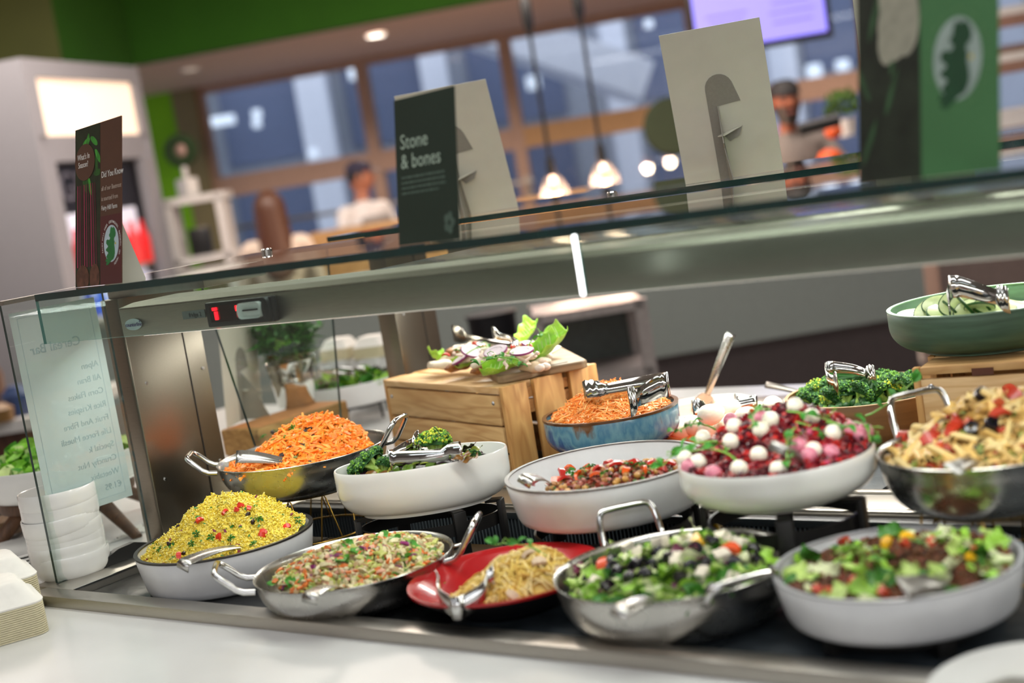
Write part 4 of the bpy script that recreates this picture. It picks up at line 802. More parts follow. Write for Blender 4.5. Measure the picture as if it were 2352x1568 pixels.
def on_disc(n, r, sx=1, sy=1, off=(0, 0), bias=.5):
    t = RNG.uniform(0, 2 * pi, n); q = r * RNG.uniform(0, 1, n) ** bias; return off[0] + q * np.cos(t) * sx, off[1] + q * np.sin(t) * sy
def keep(fn, x, y, lo=.0):
    g = lim_fn()
    if g is None: return x, y
    k = np.sqrt(x * x + y * y) < g(fn(x, y)) + lo; return x[k], y[k]
def lay(fn, x, y, tilt=.35, spin=None):
    """rotations that lay a piece (x long, z thin) on the surface"""
    e = .003; nx = -(fn(x + e, y) - fn(x - e, y)) / (2 * e); ny = -(fn(x, y + e) - fn(x, y - e)) / (2 * e); N = np.stack([nx, ny, np.ones_like(nx)], 1)
    N += RNG.normal(0, tilt, N.shape); N /= np.linalg.norm(N, axis=1)[:, None]
    a = RNG.uniform(0, 2 * pi, len(x)) if spin is None else spin; V = np.stack([np.cos(a), np.sin(a), np.zeros_like(a)], 1)
    X = V - N * (V * N).sum(1)[:, None]; X /= np.linalg.norm(X, axis=1)[:, None]; Yv = np.cross(N, X); return np.stack([X, Yv, N], 2)
def T_box(l, w, t, bend=0): 
    m = MB(); vs = []; 
    for k in range(4): u = k / 3 - .5; z = bend * (1 - (2 * u) ** 2); ww = w * (.6 if k in (0, 3) else 1); vs += [(u * l, -ww / 2, z - t / 2), (u * l, ww / 2, z - t / 2), (u * l, ww / 2, z + t / 2), (u * l, -ww / 2, z + t / 2)]
    fs = [(3, 2, 1, 0), (12, 13, 14, 15)]
    for k in range(3):
        a = 4 * k
        for i in range(4): fs.append((a + i, a + (i + 1) % 4, a + 4 + (i + 1) % 4, a + 4 + i))
    return m.add(vs, fs)
def T_ico(r=1, u=6, v=4): return MB().sphere((0, 0, 0), r, u=u, v=v)
def T_leaf(l, w, fold=.25, curl=.2, nu=4, nv=3):
    return MB().grid(lambda u, v: (l * (u - .5), w * (v - .5) * 2 * (sin(pi * (u * .92 + .04)) ** .7) * .5, abs(v - .5) * fold * w + curl * l * (u - .5) ** 2), nu, nv)
def stuff(bk, name, mats, c, label, cat):
    o = bk.obj(name, mats); o.location = c; tag(o, label, cat, None, 'stuff'); return o
CARROT = [mat('carrot_a', 'f28a22', .42, sss=.1), mat('carrot_b', 'ea7816', .42, sss=.1), mat('carrot_c', 'f89e40', .42, sss=.1)]
HERB = mat('herb_green', '2f7a1e', .5, var=.25); HERBL = mat('herb_light', '6fae3a', .5, var=.25)
def world_xy(c, px, py, z): p = atZ(px, py, z); return p.x - c[0], p.y - c[1]
def place_on(fn, c, zb, me, name, x, y, lift=0, tilt=.25, sc=1, spin=None):
    R = lay(fn, np.array([x]), np.array([y]), tilt, None if spin is None else np.array([spin]))[0]
    M4 = Matrix(R.tolist()).to_4x4(); M4.translation = (c[0] + x, c[1] + y, zb + float(fn(x, y)) + lift)
    o = bpy.data.objects.new(name, me); COL.objects.link(o); o.matrix_world = M4 @ Matrix.Diagonal((sc, sc, sc, 1)) ; return o
def leaf_mesh(name, m_, l=.02, w=.013, lobes=0, curl=.3):
    def f(u, v):
        ww = w * (sin(pi * (u * .9 + .06)) ** .8) * (1 + (.25 * sin(u * lobes * pi) if lobes else 0)); y = ww * (v - .5); return (l * (u - .5), y, abs(v - .5) * .35 * w + curl * l * ((u - .5) ** 2) + .0015 * sin(u * 9 + v * 7))
    me = MB().grid(f, 8, 5).mesh(name, m_); return me
def parsley_mesh(name):
    m = MB()
    for a, r in ((0, .010), (1.1, .008), (-1.1, .008), (2.2, .006), (-2.2, .006)):
        def f(u, v): rr = r * u; w_ = (v - .5) * .9 * sin(pi * (u * .8 + .12)) * (1 + .3 * sin(u * 12)); return (rr * cos(a) - rr * w_ * sin(a), rr * sin(a) + rr * w_ * cos(a), .0025 * sin(u * 3) + .0008 * sin(v * 14))
        m.grid(f, 5, 5)
    m.tube([(0, 0, 0), (-.006, .001, -.001), (-.012, .000, -.004)], .0006, 5); return m.mesh(name, HERB)
PARS = parsley_mesh('parsley')
def shoot_mesh(seed, m1, m2):
    r = random.Random(seed); m = MB(); P = [Vector((0, 0, 0))]; d = Vector((1, r.uniform(-.4, .4), .55)).normalized()
    for i in range(9): d = (d + Vector((r.uniform(-.25, .25), r.uniform(-.3, .3), -.10))).normalized(); P.append(P[-1] + d * .0065)
    m.tube(P, [.0011 - .00006 * i for i in range(10)], 6)
    for i in (3, 5, 7, 9, 9):
        a = r.uniform(0, 6.3); l = r.uniform(.009, .014); T = TR(P[i], (r.uniform(-.6, .6), r.uniform(-.7, .3), a)); lf = MB().grid(lambda u, v: (l * u, l * .62 * (v - .5) * sin(pi * (u * .9 + .06)), .003 * sin(u * 3) + abs(v - .5) * .003), 6, 5); m.add(lf.v, lf.f, 1, T)
    q = P[6]; m.tube([q, q + Vector((.006, .004, .008)), q + Vector((.004, .010, .010)), q + Vector((-.001, .009, .008))], .0005, 5)
    return m.mesh('pea_shoot', [m1, m2])
SHOOT = [shoot_mesh(i, mat('shoot_stem', '7fb24a', .45), mat('shoot_leaf', '3f8a2c', .5, var=.2)) for i in range(4)]

# ------------------------------------------------------------------ couscous
LIM[0] = 'couscous'
c, r, zr, zb, _ = D['couscous']; A = lambda px, py: world_xy(c, px, py, zr)
z0 = zr - zb - .006; b1 = A(500, 1222); b2 = A(610, 1215)
F_C = hill(z0 - .006, [(b1[0] * .8, b1[1] * .8, .066, .088), (b2[0], b2[1], .040, .07), (A(420, 1262)[0], A(420, 1262)[1], .014, .06), (A(497, 1215)[0], A(497, 1215)[1], .016, .022), (A(640, 1205)[0], A(640, 1205)[1], .012, .02)], .0075, 62, 2)
ri = r - .012; bk = Bulk(); CC = [mat('couscous_yellow', 'e8d450', .6, var=.15, vscale=200), mat('couscous_pale', 'f0e488', .6, var=.15), mat('couscous_deep', 'dcc032', .6, var=.15)]
bk.mb(base_disc(F_C, ri, .001, 22, 64))
n = 11000; x, y = keep(F_C, *on_disc(n, ri)); n = len(x); z = F_C(x, y) + RNG.uniform(-.001, .0035, n) + .005 * np.maximum(0, vnoise(x, y, 260, 5)); bk.scatter(T_ico(.00155, 5, 3), np.stack([x, y, z], 1), RNG.uniform(0, 6, (n, 3)), RNG.uniform(.6, 1.35, (n, 3)), RNG.integers(0, 3, n))
n = 110; x, y = keep(F_C, *on_disc(n, ri * .97)); n = len(x); HB = [HERB, HERBL]; 
bk.scatter(T_leaf(.007, .004), np.stack([x, y, F_C(x, y) + .004], 1), lay(F_C, x, y, .5), RNG.uniform(.6, 1.3, n), np.full(n, 3))
n = 30; x, y = keep(F_C, *on_disc(n, ri * .97)); n = len(x); bk.scatter(T_box(.006, .003, .002), np.stack([x, y, F_C(x, y) + .003], 1), lay(F_C, x, y, .5), RNG.uniform(.7, 1.4, n), np.full(n, 4))
stuff(bk, 'couscous_salad', CC + [HERB, mat('red_onion_bit', '7d2a48', .5)], (c[0], c[1], zb), 'heap of yellow couscous in the dark-rimmed white bowl', 'couscous')
RAIS = MB().sphere((0, 0, 0), (.0055, .0038, .0032), u=10, v=7); RAIS.v = [tuple(Vector(p) * (1 + .18 * sin(p[0] * 1900 + p[1] * 1500))) for p in RAIS.v]; RAISM = RAIS.mesh('raisin', mat('raisin_brown', '2a1510', .45, bump=.4))
CHER = T_box(.014, .009, .005, .003).mesh('pepper_piece', mat('red_pepper', 'd2331c', .3, coat=.3)); 
def along(pts, fn, c, zb, zr, me, name, lift, cat, grp, lab, where, **kw):
    os = []
    for (px, py) in pts:
        x, y = c[0], c[1]; best = None
        d = ray(px, py)          # march the sight line onto the food surface
        t = .5
        while t < 4:
            p = CAM + d * t
            if p.z - zb < float(fn(p.x - c[0], p.y - c[1])) and p.z < zb + .3: break
            t += .002
        os.append(place_on(fn, c, zb, me if not isinstance(me, list) else random.choice(me), name, p.x - c[0], p.y - c[1], lift, **kw))
    ordinals(os, lab, where, cat, grp); return os
along([(553, 1166), (545, 1176), (572, 1172), (460, 1200), (518, 1182), (505, 1238), (603, 1232), (660, 1214), (412, 1281), (606, 1226)], F_C, c, zb, zr, CHER, 'pepper_piece', .003, 'pepper', 'red pepper pieces on the couscous', 'red pepper piece on yellow couscous', 'of the pieces', tilt=.6)
along([(443, 1254), (455, 1234), (487, 1239), (395, 1258), (370, 1265), (595, 1200), (684, 1195), (688, 1204), (530, 1243), (582, 1256)], F_C, c, zb, zr, PARS, 'parsley_leaf', .004, 'herb', 'parsley leaves on the couscous', 'parsley leaf on yellow couscous', 'of the leaves', tilt=.4)
along([(389, 1253), (570, 1185), (583, 1203), (410, 1212), (422, 1274)], F_C, c, zb, zr, RAISM, 'raisin', .003, 'raisin', 'raisins on the couscous', 'dark raisin on yellow couscous', 'of the raisins')
# ------------------------------------------------------------------ carrot and raisin salad
LIM[0] = 'carrot'
c, r, zr, zb, _ = D['carrot']; A = lambda px, py: world_xy(c, px, py, zr); z0 = zr - zb - .016
b1 = A(735, 1018); b2 = A(640, 1048)
F_K = hill(z0, [(b1[0], b1[1], .064, .085), (b2[0], b2[1], .028, .065)], .004, 80, 4, )
ri = r - .020; off = (A(668, 1050)[0] * .45, A(668, 1050)[1] * .45); bk = Bulk(); bk.mb(base_disc(F_K, ri * .93, .003, 18, 56, off=off))
n = 2700; x, y = keep(F_K, *on_disc(n, ri * .93, off=off)); n = len(x); z = F_K(x, y) + RNG.uniform(-.001, .006, n); bk.scatter(T_box(.027, .0046, .0027, .003), np.stack([x, y, z], 1), lay(F_K, x, y, .45), np.stack([RNG.uniform(.55, 1.35, n), RNG.uniform(.7, 1.5, n), RNG.uniform(.7, 1.3, n)], 1), RNG.integers(0, 3, n))
n = 170; x, y = keep(F_K, *on_disc(n, ri * .93, off=off)); n = len(x); bk.scatter(T_leaf(.009, .0045), np.stack([x, y, F_K(x, y) + .006], 1), lay(F_K, x, y, .5), RNG.uniform(.6, 1.3, n), np.full(n, 3))
n = 70; x, y = keep(F_K, *on_disc(n, ri * .93, off=off)); n = len(x); bk.scatter(T_ico(.003, 6, 4), np.stack([x, y, F_K(x, y) + .006], 1), lay(F_K, x, y, .5), np.tile([1.5, .7, .5], (n, 1)) * RNG.uniform(.7, 1.1, (n, 1)), np.full(n, 4))
stuff(bk, 'carrot_raisin_salad', CARROT + [HERB, mat('sunflower_seed', 'cdbf9a', .5)], (c[0], c[1], zb), 'mound of shredded orange carrot with raisins and herbs', 'carrot salad')
along([(627, 999), (711, 991), (718, 1008), (589, 1036), (648, 1054), (788, 1010), (824, 1020), (753, 1050), (571, 1080), (705, 996), (695, 1030), (712, 1070)], F_K, c, zb, zr, RAISM, 'raisin', .006, 'raisin', 'raisins on the carrot salad', 'dark raisin on shredded carrot', 'of the raisins', sc=1.4)
SEED = MB().sphere((0, 0, 0), (.0055, .0032, .0014), u=10, v=6).mesh('pumpkin_seed', mat('pumpkin_green', '6d7a34', .4))
along([(692, 997), (755, 1010), (701, 1034), (771, 1039), (640, 1040), (680, 1060)], F_K, c, zb, zr, SEED, 'pumpkin_seed', .008, 'seed', 'pumpkin seeds on the carrot salad', 'green pumpkin seed on shredded carrot', 'of the seeds', tilt=.2)
along([(672, 993), (652, 1015), (605, 1012), (560, 1068), (630, 1020), (728, 965), (634, 998)], F_K, c, zb, zr, PARS, 'parsley_leaf', .008, 'herb', 'parsley leaves on the carrot salad', 'parsley leaf on shredded carrot', 'of the leaves')
# ------------------------------------------------------------------ grated carrot in the blue bowl
LIM[0] = 'blue'
c, r, zr, zb, _ = D['blue']; A = lambda px, py: world_xy(c, px, py, zr); z0 = zr - zb - .014; b1 = A(1405, 935)
F_G = hill(z0, [(b1[0], b1[1], .056, .088)], .003, 80, 7); ri = r - .020; bk = Bulk(); bk.mb(base_disc(F_G, ri, .003, 16, 56))
n = 3000; x, y = keep(F_G, *on_disc(n, ri * .97)); n = len(x); z = F_G(x, y) + RNG.uniform(-.001, .0055, n); CG = [mat('grated_a', 'fb9c46', .42, sss=.1), mat('grated_b', 'f68a30', .42, sss=.1), mat('grated_c', 'ffb468', .42, sss=.1)]
bk.scatter(T_box(.030, .0022, .0016, .003), np.stack([x, y, z], 1), lay(F_G, x, y, .30), np.stack([RNG.uniform(.5, 1.3, n), RNG.uniform(.7, 1.4, n), RNG.uniform(.7, 1.3, n)], 1), RNG.integers(0, 3, n))
stuff(bk, 'grated_carrot', CG, (c[0], c[1], zb), 'heap of fine grated carrot in the blue stoneware bowl', 'grated carrot')
# ------------------------------------------------------------------ slaw
LIM[0] = 'slaw'
c, r, zr, zb, _ = D['slaw']; A = lambda px, py: world_xy(c, px, py, zr); z0 = zr - zb - .020; b1 = A(860, 1270); b2 = A(720, 1310); ri = r - .022; off = (A(830, 1285)[0] * .6, A(830, 1285)[1] * .6)
F_S = hill(z0, [(b1[0], b1[1], .034, .10), (b2[0], b2[1], .024, .07)], .005, 75, 3); bk = Bulk(); bk.mb(base_disc(F_S, ri * .96, .003, 16, 56, off=off))
SL = [mat('slaw_cream', 'd9cfa2', .5, coat=.1), mat('slaw_lime', 'b9bd62', .5), mat('slaw_orange', 'df7a34', .45), mat('slaw_tan', 'a98b5c', .5), mat('slaw_green', '5c8a30', .5), mat('slaw_purple', '7c2f5c', .45), mat('slaw_pink', 'd9a58a', .5)]
n = 2200; x, y = keep(F_S, *on_disc(n, ri * .96, off=off)); n = len(x); z = F_S(x, y) + RNG.uniform(-.001, .006, n)
bk.scatter(T_box(.016, .0058, .0028, .003), np.stack([x, y, z], 1), lay(F_S, x, y, .6), np.stack([RNG.uniform(.4, 1.4, n), RNG.uniform(.5, 1.6, n), RNG.uniform(.6, 1.4, n)], 1), RNG.choice(7, n, p=[.36, .22, .17, .12, .06, .02, .05]))
stuff(bk, 'vegetable_slaw', SL, (c[0], c[1], zb), 'chopped carrot, cabbage and creamy dressing slaw in steel pan', 'slaw')
BASIL = leaf_mesh('herb_leaf', mat('leaf_bright', '4f9a34', .45, var=.15), .024, .020)
along([(880, 1240), (820, 1277), (790, 1297), (910, 1250), (938, 1291), (800, 1262), (955, 1266), (668, 1350), (632, 1350)], F_S, c, zb, zr, BASIL, 'herb_leaf', .006, 'herb', 'green leaves on the slaw', 'green herb leaf on the slaw', 'of the leaves', tilt=.4)
along([(724, 1310), (935, 1262), (830, 1272)], F_S, c, zb, zr, T_box(.026, .008, .003, .006).mesh('onion_strip', mat('onion_purple', '8c2a6a', .35, coat=.2)), 'onion_strip', .005, 'onion', 'purple onion strips on the slaw', 'purple onion strip on the slaw', 'of the strips', tilt=.5)
# ------------------------------------------------------------------ noodles
LIM[0] = 'noodle'
c, r, zr, zb, _ = D['noodle']; A = lambda px, py: world_xy(c, px, py, zr); z0 = .020; b1 = A(1235, 1322); b2 = A(1110, 1352)
F_N = hill(z0, [(b1[0], b1[1], .066, .064), (b2[0], b2[1], .036, .05)], .003, 70, 3); off = (A(1175, 1345)[0], A(1175, 1345)[1]); bk = Bulk(); bk.mb(base_disc(F_N, .105, .004, 14, 48, off=off, skirt=.006))
NO = [mat('noodle_gold', 'e6c662', .42, coat=.15), mat('noodle_pale', 'f0d890', .42, coat=.15), mat('noodle_brown', 'cfa446', .42)]
mm = MB()
for i in range(230):
    x, y = keep(F_N, *on_disc(12, .098, off=off), -.008); x, y = x[:1], y[:1]; x, y = x[0], y[0]; a = random.uniform(0, 6.3); k = random.uniform(-60, 60); P = []; lift = random.uniform(0, .007)
    for j in range(16):
        if sqrt(x * x + y * y) > float(lim_fn()(F_N(x, y))) - .012: a = atan2(-y, -x) + random.uniform(-.5, .5)
        P.append((x, y, float(F_N(x, y)) + lift + .002 * sin(j * .8 + i))); x += .0055 * cos(a); y += .0055 * sin(a); a += k * .0055 + random.uniform(-.25, .25)
    mm.tube(P, random.uniform(.0017, .0023), 6, mi=random.choice((0, 0, 1, 1, 2)))
bk.mb(mm); stuff(bk, 'noodle_salad', NO, (c[0], c[1], zb), 'tangle of golden noodles in the red-lined bowl', 'noodles')
along([(1255, 1285), (1075, 1330)], F_N, c, zb, zr, SHOOT, 'pea_shoot', .004, 'herb', 'pea shoots on the noodles', 'curly pea shoot on the noodles', 'of the two', sc=1.4)
along([(1215, 1283), (1290, 1325), (1240, 1300), (1180, 1378)], F_N, c, zb, zr, T_box(.022, .012, .006, .004).mesh('chicken_shred', mat('chicken_pale', 'd9bfa0', .5)), 'chicken_shred', .006, 'chicken', 'pale chicken shreds on the noodles', 'pale chicken shred on the noodles', 'of the shreds')
# ------------------------------------------------------------------ olive and feta salad
LIM[0] = 'olive'
def lettuce_mesh(seed, m_, l=.042, w=.029, amp=.006):
    r = random.Random(seed); p = [r.uniform(0, 6) for _ in range(4)]
    def f(u, v):
        ww = w * (.35 + .65 * sin(pi * (u * .7 + .2))) ; y = (v - .5) * ww; e = abs(v - .5) * 2
        return (l * (u - .5), y, amp * (e ** 1.5 * sin(u * 11 + p[0] + (3 if v > .5 else 0)) + .6 * sin(u * 4 + p[1])) + .3 * w * (v - .5) ** 2 + .25 * l * (u - .5) ** 2 * sin(p[2]))
    return MB().grid(f, 12, 9).mesh('lettuce_piece', m_)
LG = [mat('lettuce_a', '8fbf3c', .45, var=.3, vscale=50, sss=.1), mat('lettuce_b', 'b8d370', .45, var=.25, vscale=50, sss=.1), mat('lettuce_c', '3f7f26', .45, var=.3, vscale=60), mat('lettuce_w', 'd9e0b0', .45, var=.15, vscale=50, sss=.1)]
LET = [lettuce_mesh(i, LG[i % 4]) for i in range(8)]
c, r, zr, zb, _ = D['olive']; z0 = zr - zb - .020; A = lambda px, py: world_xy(c, px, py, zr); b1 = A(1590, 1285); ri = r - .032; off = (A(1530, 1310)[0] * .7, A(1530, 1310)[1] * .7)
F_O = hill(z0, [(b1[0], b1[1], .040, .10)], .005, 70, 9); bk = Bulk(); bk.mb(base_disc(F_O, ri, .003, 14, 48, off=off)); n = 700; x, y = keep(F_O, *on_disc(n, ri, off=off)); n = len(x)
bk.scatter(T_leaf(.026, .016, .4, .3, 5, 4), np.stack([x, y, F_O(x, y) + RNG.uniform(0, .007, n)], 1), lay(F_O, x, y, .6), RNG.uniform(.5, 1.2, n), RNG.choice(5, n, p=[.25, .28, .22, .20, .05]))
stuff(bk, 'shredded_lettuce', LG + [mat('radicchio', '5c1a3a', .45)], (c[0], c[1], zb), 'shredded green leaves under the olives and feta', 'lettuce')
pts = [(1340, 1320), (1375, 1338), (1400, 1280), (1440, 1300), (1500, 1345), (1480, 1290), (1540, 1330), (1590, 1300), (1640, 1250), (1700, 1290), (1720, 1330), (1760, 1300), (1445, 1360), (1330, 1345), (1610, 1225), (1400, 1345), (1680, 1345), (1560, 1270)]
along(pts, F_O, c, zb, zr, LET, 'lettuce_piece', .008, 'lettuce', 'lettuce pieces in the olive salad', 'lettuce piece in the olive salad', 'of the pieces', tilt=.5)
OL = MB().lathe([(.003, -.005), (.0075, -.0045), (.009, 0), (.0075, .0045), (.003, .005), (.003, 0)], 16, closed=True).mesh('black_olive', mat('olive_black', '17141c', .22, coat=.4))
along([(1553, 1246), (1638, 1258), (1512, 1283), (1470, 1303), (1410, 1318), (1420, 1330), (1398, 1362), (1733, 1278), (1742, 1300), (1484, 1335), (1590, 1318), (1640, 1372), (1350, 1345), (1410, 1305), (1540, 1300), (1450, 1345), (1600, 1275), (1500, 1315), (1565, 1340), (1690, 1310), (1620, 1310), (1460, 1318)], F_O, c, zb, zr, OL, 'black_olive', .009, 'olive', 'black olives in the front steel pan', 'black olive ring in the front steel pan', 'of the olives', sc=1.25, tilt=.7)
FE = MB().box((0, 0, 0), (.022, .018, .015), bev=.0025); FE.v = [tuple(Vector(p) * (1 + .1 * sin(p[0] * 700 + p[2] * 900))) for p in FE.v]; FEM = FE.mesh('feta_cube', mat('feta_white', 'e9dfcb', .6, bump=.3))
along([(1520, 1262), (1470, 1285), (1658, 1248), (1660, 1290), (1580, 1258), (1700, 1262), (1365, 1355), (1440, 1270), (1615, 1335), (1690, 1345), (1555, 1300)], F_O, c, zb, zr, FEM, 'feta_cube', .008, 'cheese', 'feta cubes in the olive salad', 'white feta cube in the olive salad', 'of the cubes', tilt=.5)
along([(1605, 1258), (1650, 1235)], F_O, c, zb, zr, T_box(.036, .014, .006, .007).mesh('yellow_pepper', mat('pepper_yellow', 'ecb414', .25, coat=.3)), 'yellow_pepper', .010, 'pepper', 'yellow pepper strips in the olive salad', 'yellow pepper strip in the olive salad', 'of the two', tilt=.4)
along([(1680, 1280), (1390, 1318)], F_O, c, zb, zr, T_box(.028, .017, .007, .005).mesh('tomato_wedge', mat('tomato_orange', 'e0501c', .25, coat=.3)), 'tomato_wedge', .010, 'tomato', 'tomato wedges in the olive salad', 'orange-red tomato wedge in the olive salad', 'of the two', tilt=.4)
along([(1335, 1325), (1600, 1290), (1560, 1285)], F_O, c, zb, zr, lettuce_mesh(21, mat('radicchio_leaf', '6a2440', .4, var=.3), .035, .028), 'radicchio_piece', .009, 'leaf', 'purple radicchio pieces in the olive salad', 'purple radicchio piece in the olive salad', 'of the three')
# ------------------------------------------------------------------ lettuce and mince salad
LIM[0] = 'taco'
c, r, zr, zb, _ = D['taco']; z0 = zr - zb - .016; A = lambda px, py: world_xy(c, px, py, zr); b1 = A(2120, 1270); ri = r - .016
F_T = hill(z0, [(b1[0], b1[1], .022, .10)], .005, 70, 12); bk = Bulk(); bk.mb(base_disc(F_T, ri, .002, 14, 48)); MI = [mat('mince_brown', '6d4426', .6, var=.25), mat('mince_dark', '4a2a16', .6, var=.25), mat('mince_red', '8c3a20', .5)]
n = 4200; x, y = keep(F_T, *on_disc(n, ri)); n = len(x); bk.scatter(T_ico(.0030, 5, 3), np.stack([x, y, F_T(x, y) + RNG.uniform(-.001, .005, n)], 1), RNG.uniform(0, 6, (n, 3)), RNG.uniform(.5, 1.5, (n, 3)), RNG.choice(3, n, p=[.6, .25, .15]))
n = 420; x, y = keep(F_T, *on_disc(n, ri)); n = len(x); k = vnoise(x, y, 45, 3) > .05; x, y = x[k], y[k]; n = len(x); bk.scatter(T_leaf(.022, .013, .4, .3, 5, 4), np.stack([x, y, F_T(x, y) + RNG.uniform(.002, .008, n)], 1), lay(F_T, x, y, .5), RNG.uniform(.5, 1.2, n), RNG.choice([3, 4, 5, 6], n))
stuff(bk, 'mince_salad', MI + LG, (c[0], c[1], zb), 'brown mince and shredded lettuce filling the nearest white bowl', 'salad')
along([(1835, 1330), (1860, 1300), (1905, 1330), (1920, 1375), (1985, 1330), (2025, 1345), (2040, 1320), (1960, 1290), (2055, 1240), (2200, 1275), (2250, 1290), (2180, 1320), (2290, 1260), (2220, 1250), (2150, 1240), (2300, 1310), (1990, 1375), (2080, 1330)], F_T, c, zb, zr, LET, 'lettuce_piece', .007, 'lettuce', 'lettuce pieces in the mince salad', 'lettuce piece in the mince salad', 'of the pieces', tilt=.5)
along([(1940, 1255), (2080, 1260), (1905, 1372), (1880, 1368), (2235, 1280), (2030, 1370), (1960, 1350), (2140, 1255)], F_T, c, zb, zr, T_box(.016, .012, .008, .002).mesh('tomato_dice', mat('tomato_dice', 'c8482a', .3, coat=.2)), 'tomato_dice', .006, 'tomato', 'diced tomato in the mince salad', 'tomato dice in the mince salad', 'of the dice', tilt=.6)
along([(2085, 1248), (2233, 1297), (2040, 1262)], F_T, c, zb, zr, T_box(.018, .012, .006, .003).mesh('sweetcorn_piece', mat('pepper_dice_yellow', 'e8b020', .3)), 'yellow_pepper_dice', .008, 'pepper', 'yellow pepper dice in the mince salad', 'yellow pepper dice in the mince salad', 'of the three', tilt=.6)
# ------------------------------------------------------------------ chickpea salad
LIM[0] = 'chick'
c, r, zr, zb, _ = D['chick']; z0 = zr - zb - .024; A = lambda px, py: world_xy(c, px, py, zr); b1 = A(1420, 1085); off = (A(1450, 1083)[0], A(1450, 1083)[1]); ri = .145
F_P = hill(z0, [(b1[0], b1[1], .026, .10)], .003, 60, 14); bk = Bulk(); bk.mb(base_disc(F_P, ri, .004, 14, 48, off=off)); n = 900; x, y = keep(F_P, *on_disc(n, ri, off=off)); n = len(x)
SA = [mat('sauce_red', '7d2a16', .35, coat=.2, var=.3), mat('aubergine_bit', '4a3418', .4), mat('chick_herb', '3d6a22', .5), mat('onion_bit', 'b06a5c', .4)]
bk.scatter(T_box(.010, .006, .003, .002), np.stack([x, y, F_P(x, y) + RNG.uniform(-.001, .004, n)], 1), lay(F_P, x, y, .6), RNG.uniform(.5, 1.4, (n, 3)), RNG.choice(4, n, p=[.5, .22, .16, .12]))
stuff(bk, 'chickpea_sauce', SA, (c[0], c[1], zb), 'red sauce and chopped vegetables between the chickpeas', 'sauce')
CP = MB().sphere((0, 0, 0), (.0058, .0054, .0052), u=12, v=8); CP.v = [tuple(Vector(p) * (1 + .10 * max(0, p[0] / .0058) ** 3)) for p in CP.v]; CPM = [CP.mesh('chickpea', mat('chickpea_tan', 'b8863c', .35, coat=.25, var=.2)), CP.mesh('chickpea', mat('chickpea_dark', '9c6426', .35, coat=.25, var=.2))]
x, y = keep(F_P, *on_disc(150, ri * .96, off=off))
for i in range(len(x)):
    o = place_on(F_P, c, zb, CPM[i % 2], 'chickpea', x[i], y[i], random.uniform(.003, .006), tilt=2); tag(o, 'round tan chickpea in the wide white bowl of chickpea salad', 'chickpea', 'chickpeas in the chickpea salad')
along([(1280, 1108), (1310, 1085), (1290, 1095), (1420, 1078), (1460, 1075), (1500, 1076), (1380, 1088), (1232, 1114), (1535, 1076), (1400, 1074), (1350, 1082), (1440, 1092), (1480, 1088), (1330, 1102), (1300, 1112), (1520, 1088), (1370, 1100)], F_P, c, zb, zr, [T_box(.028, .011, .005, .006).mesh('pepper_strip', mat('pepper_red', 'b8231a', .28, coat=.3)), T_box(.020, .012, .005, .004).mesh('pepper_strip', mat('pepper_orange', 'd8561c', .28, coat=.3))], 'pepper_strip', .006, 'pepper', 'pepper strips in the chickpea salad', 'shiny pepper strip among the chickpeas', 'of the strips', tilt=.6)
along([(1310, 1096), (1325, 1104), (1360, 1084), (1390, 1102), (1445, 1080), (1345, 1090), (1475, 1080)], F_P, c, zb, zr, PARS, 'parsley_leaf', .010, 'herb', 'parsley leaves on the chickpeas', 'parsley leaf on the chickpea salad', 'of the leaves', tilt=.6, sc=1.2)
# ------------------------------------------------------------------ beetroot and mozzarella
LIM[0] = 'beet'
c, r, zr, zb, _ = D['beet']; z0 = zr - zb - .008; A = lambda px, py: world_xy(c, px, py, zr); b1 = A(1800, 1020); ri = r - .010
F_B = hill(z0, [(b1[0], b1[1], .058, .10)], .004, 80, 16); bk = Bulk(); bk.mb(base_disc(F_B, ri, .003, 16, 56)); n = 1500; x, y = keep(F_B, *on_disc(n, ri)); n = len(x)
BE = [mat('beet_red', '7c0a1a', .36, coat=.1, var=.3), mat('beet_dark', '4a0818', .34, coat=.1, var=.3), mat('beet_bright', 'b01c1a', .36, coat=.1, var=.2), mat('beet_pink', 'c2486a', .35, coat=.2)]
bk.scatter(T_box(.014, .0055, .004, .002), np.stack([x, y, F_B(x, y) + RNG.uniform(-.001, .006, n)], 1), lay(F_B, x, y, .6), np.stack([RNG.uniform(.4, 1.3, n), RNG.uniform(.6, 1.8, n), RNG.uniform(.6, 1.6, n)], 1), RNG.choice(4, n, p=[.40, .32, .27, .01]))
stuff(bk, 'beetroot_salad', BE, (c[0], c[1], zb), 'shiny heap of diced and shredded beetroot in rounded white bowl', 'beetroot')
MZ = MB().sphere((0, 0, 0), .0127, u=18, v=12); MZM = MZ.mesh('mozzarella_ball', mat('mozzarella', 'f0ead8', .32, coat=.25, sss=.2, var=.03)); MZP = MZ.mesh('mozzarella_ball', mat('mozzarella_pink', 'd07c90', .35, coat=.2, sss=.2, var=.25, vscale=90))
W_ = [(1828, 946), (1690, 994), (1681, 1030), (1750, 1002), (1772, 978), (1866, 972), (1617, 1018), (1915, 1010), (1606, 1078), (1700, 1092), (1575, 1068), (1790, 1095), (1870, 1050), (1745, 1060)]; K_ = [(1955, 1000), (1988, 1003), (1837, 1036), (1748, 972), (1910, 1052), (1860, 1058), (1680, 975), (1640, 1100), (1585, 1085), (1975, 1012)]
o1 = along(W_, F_B, c, zb, zr, MZM, 'mozzarella_ball', .009, 'cheese', 'white mozzarella balls on the beetroot', 'white mozzarella ball on beetroot', 'of the white ones')
o2 = along(K_, F_B, c, zb, zr, MZP, 'mozzarella_ball', .007, 'cheese', 'pink-stained mozzarella balls on the beetroot', 'beet-stained pink mozzarella ball', 'of the pink ones')
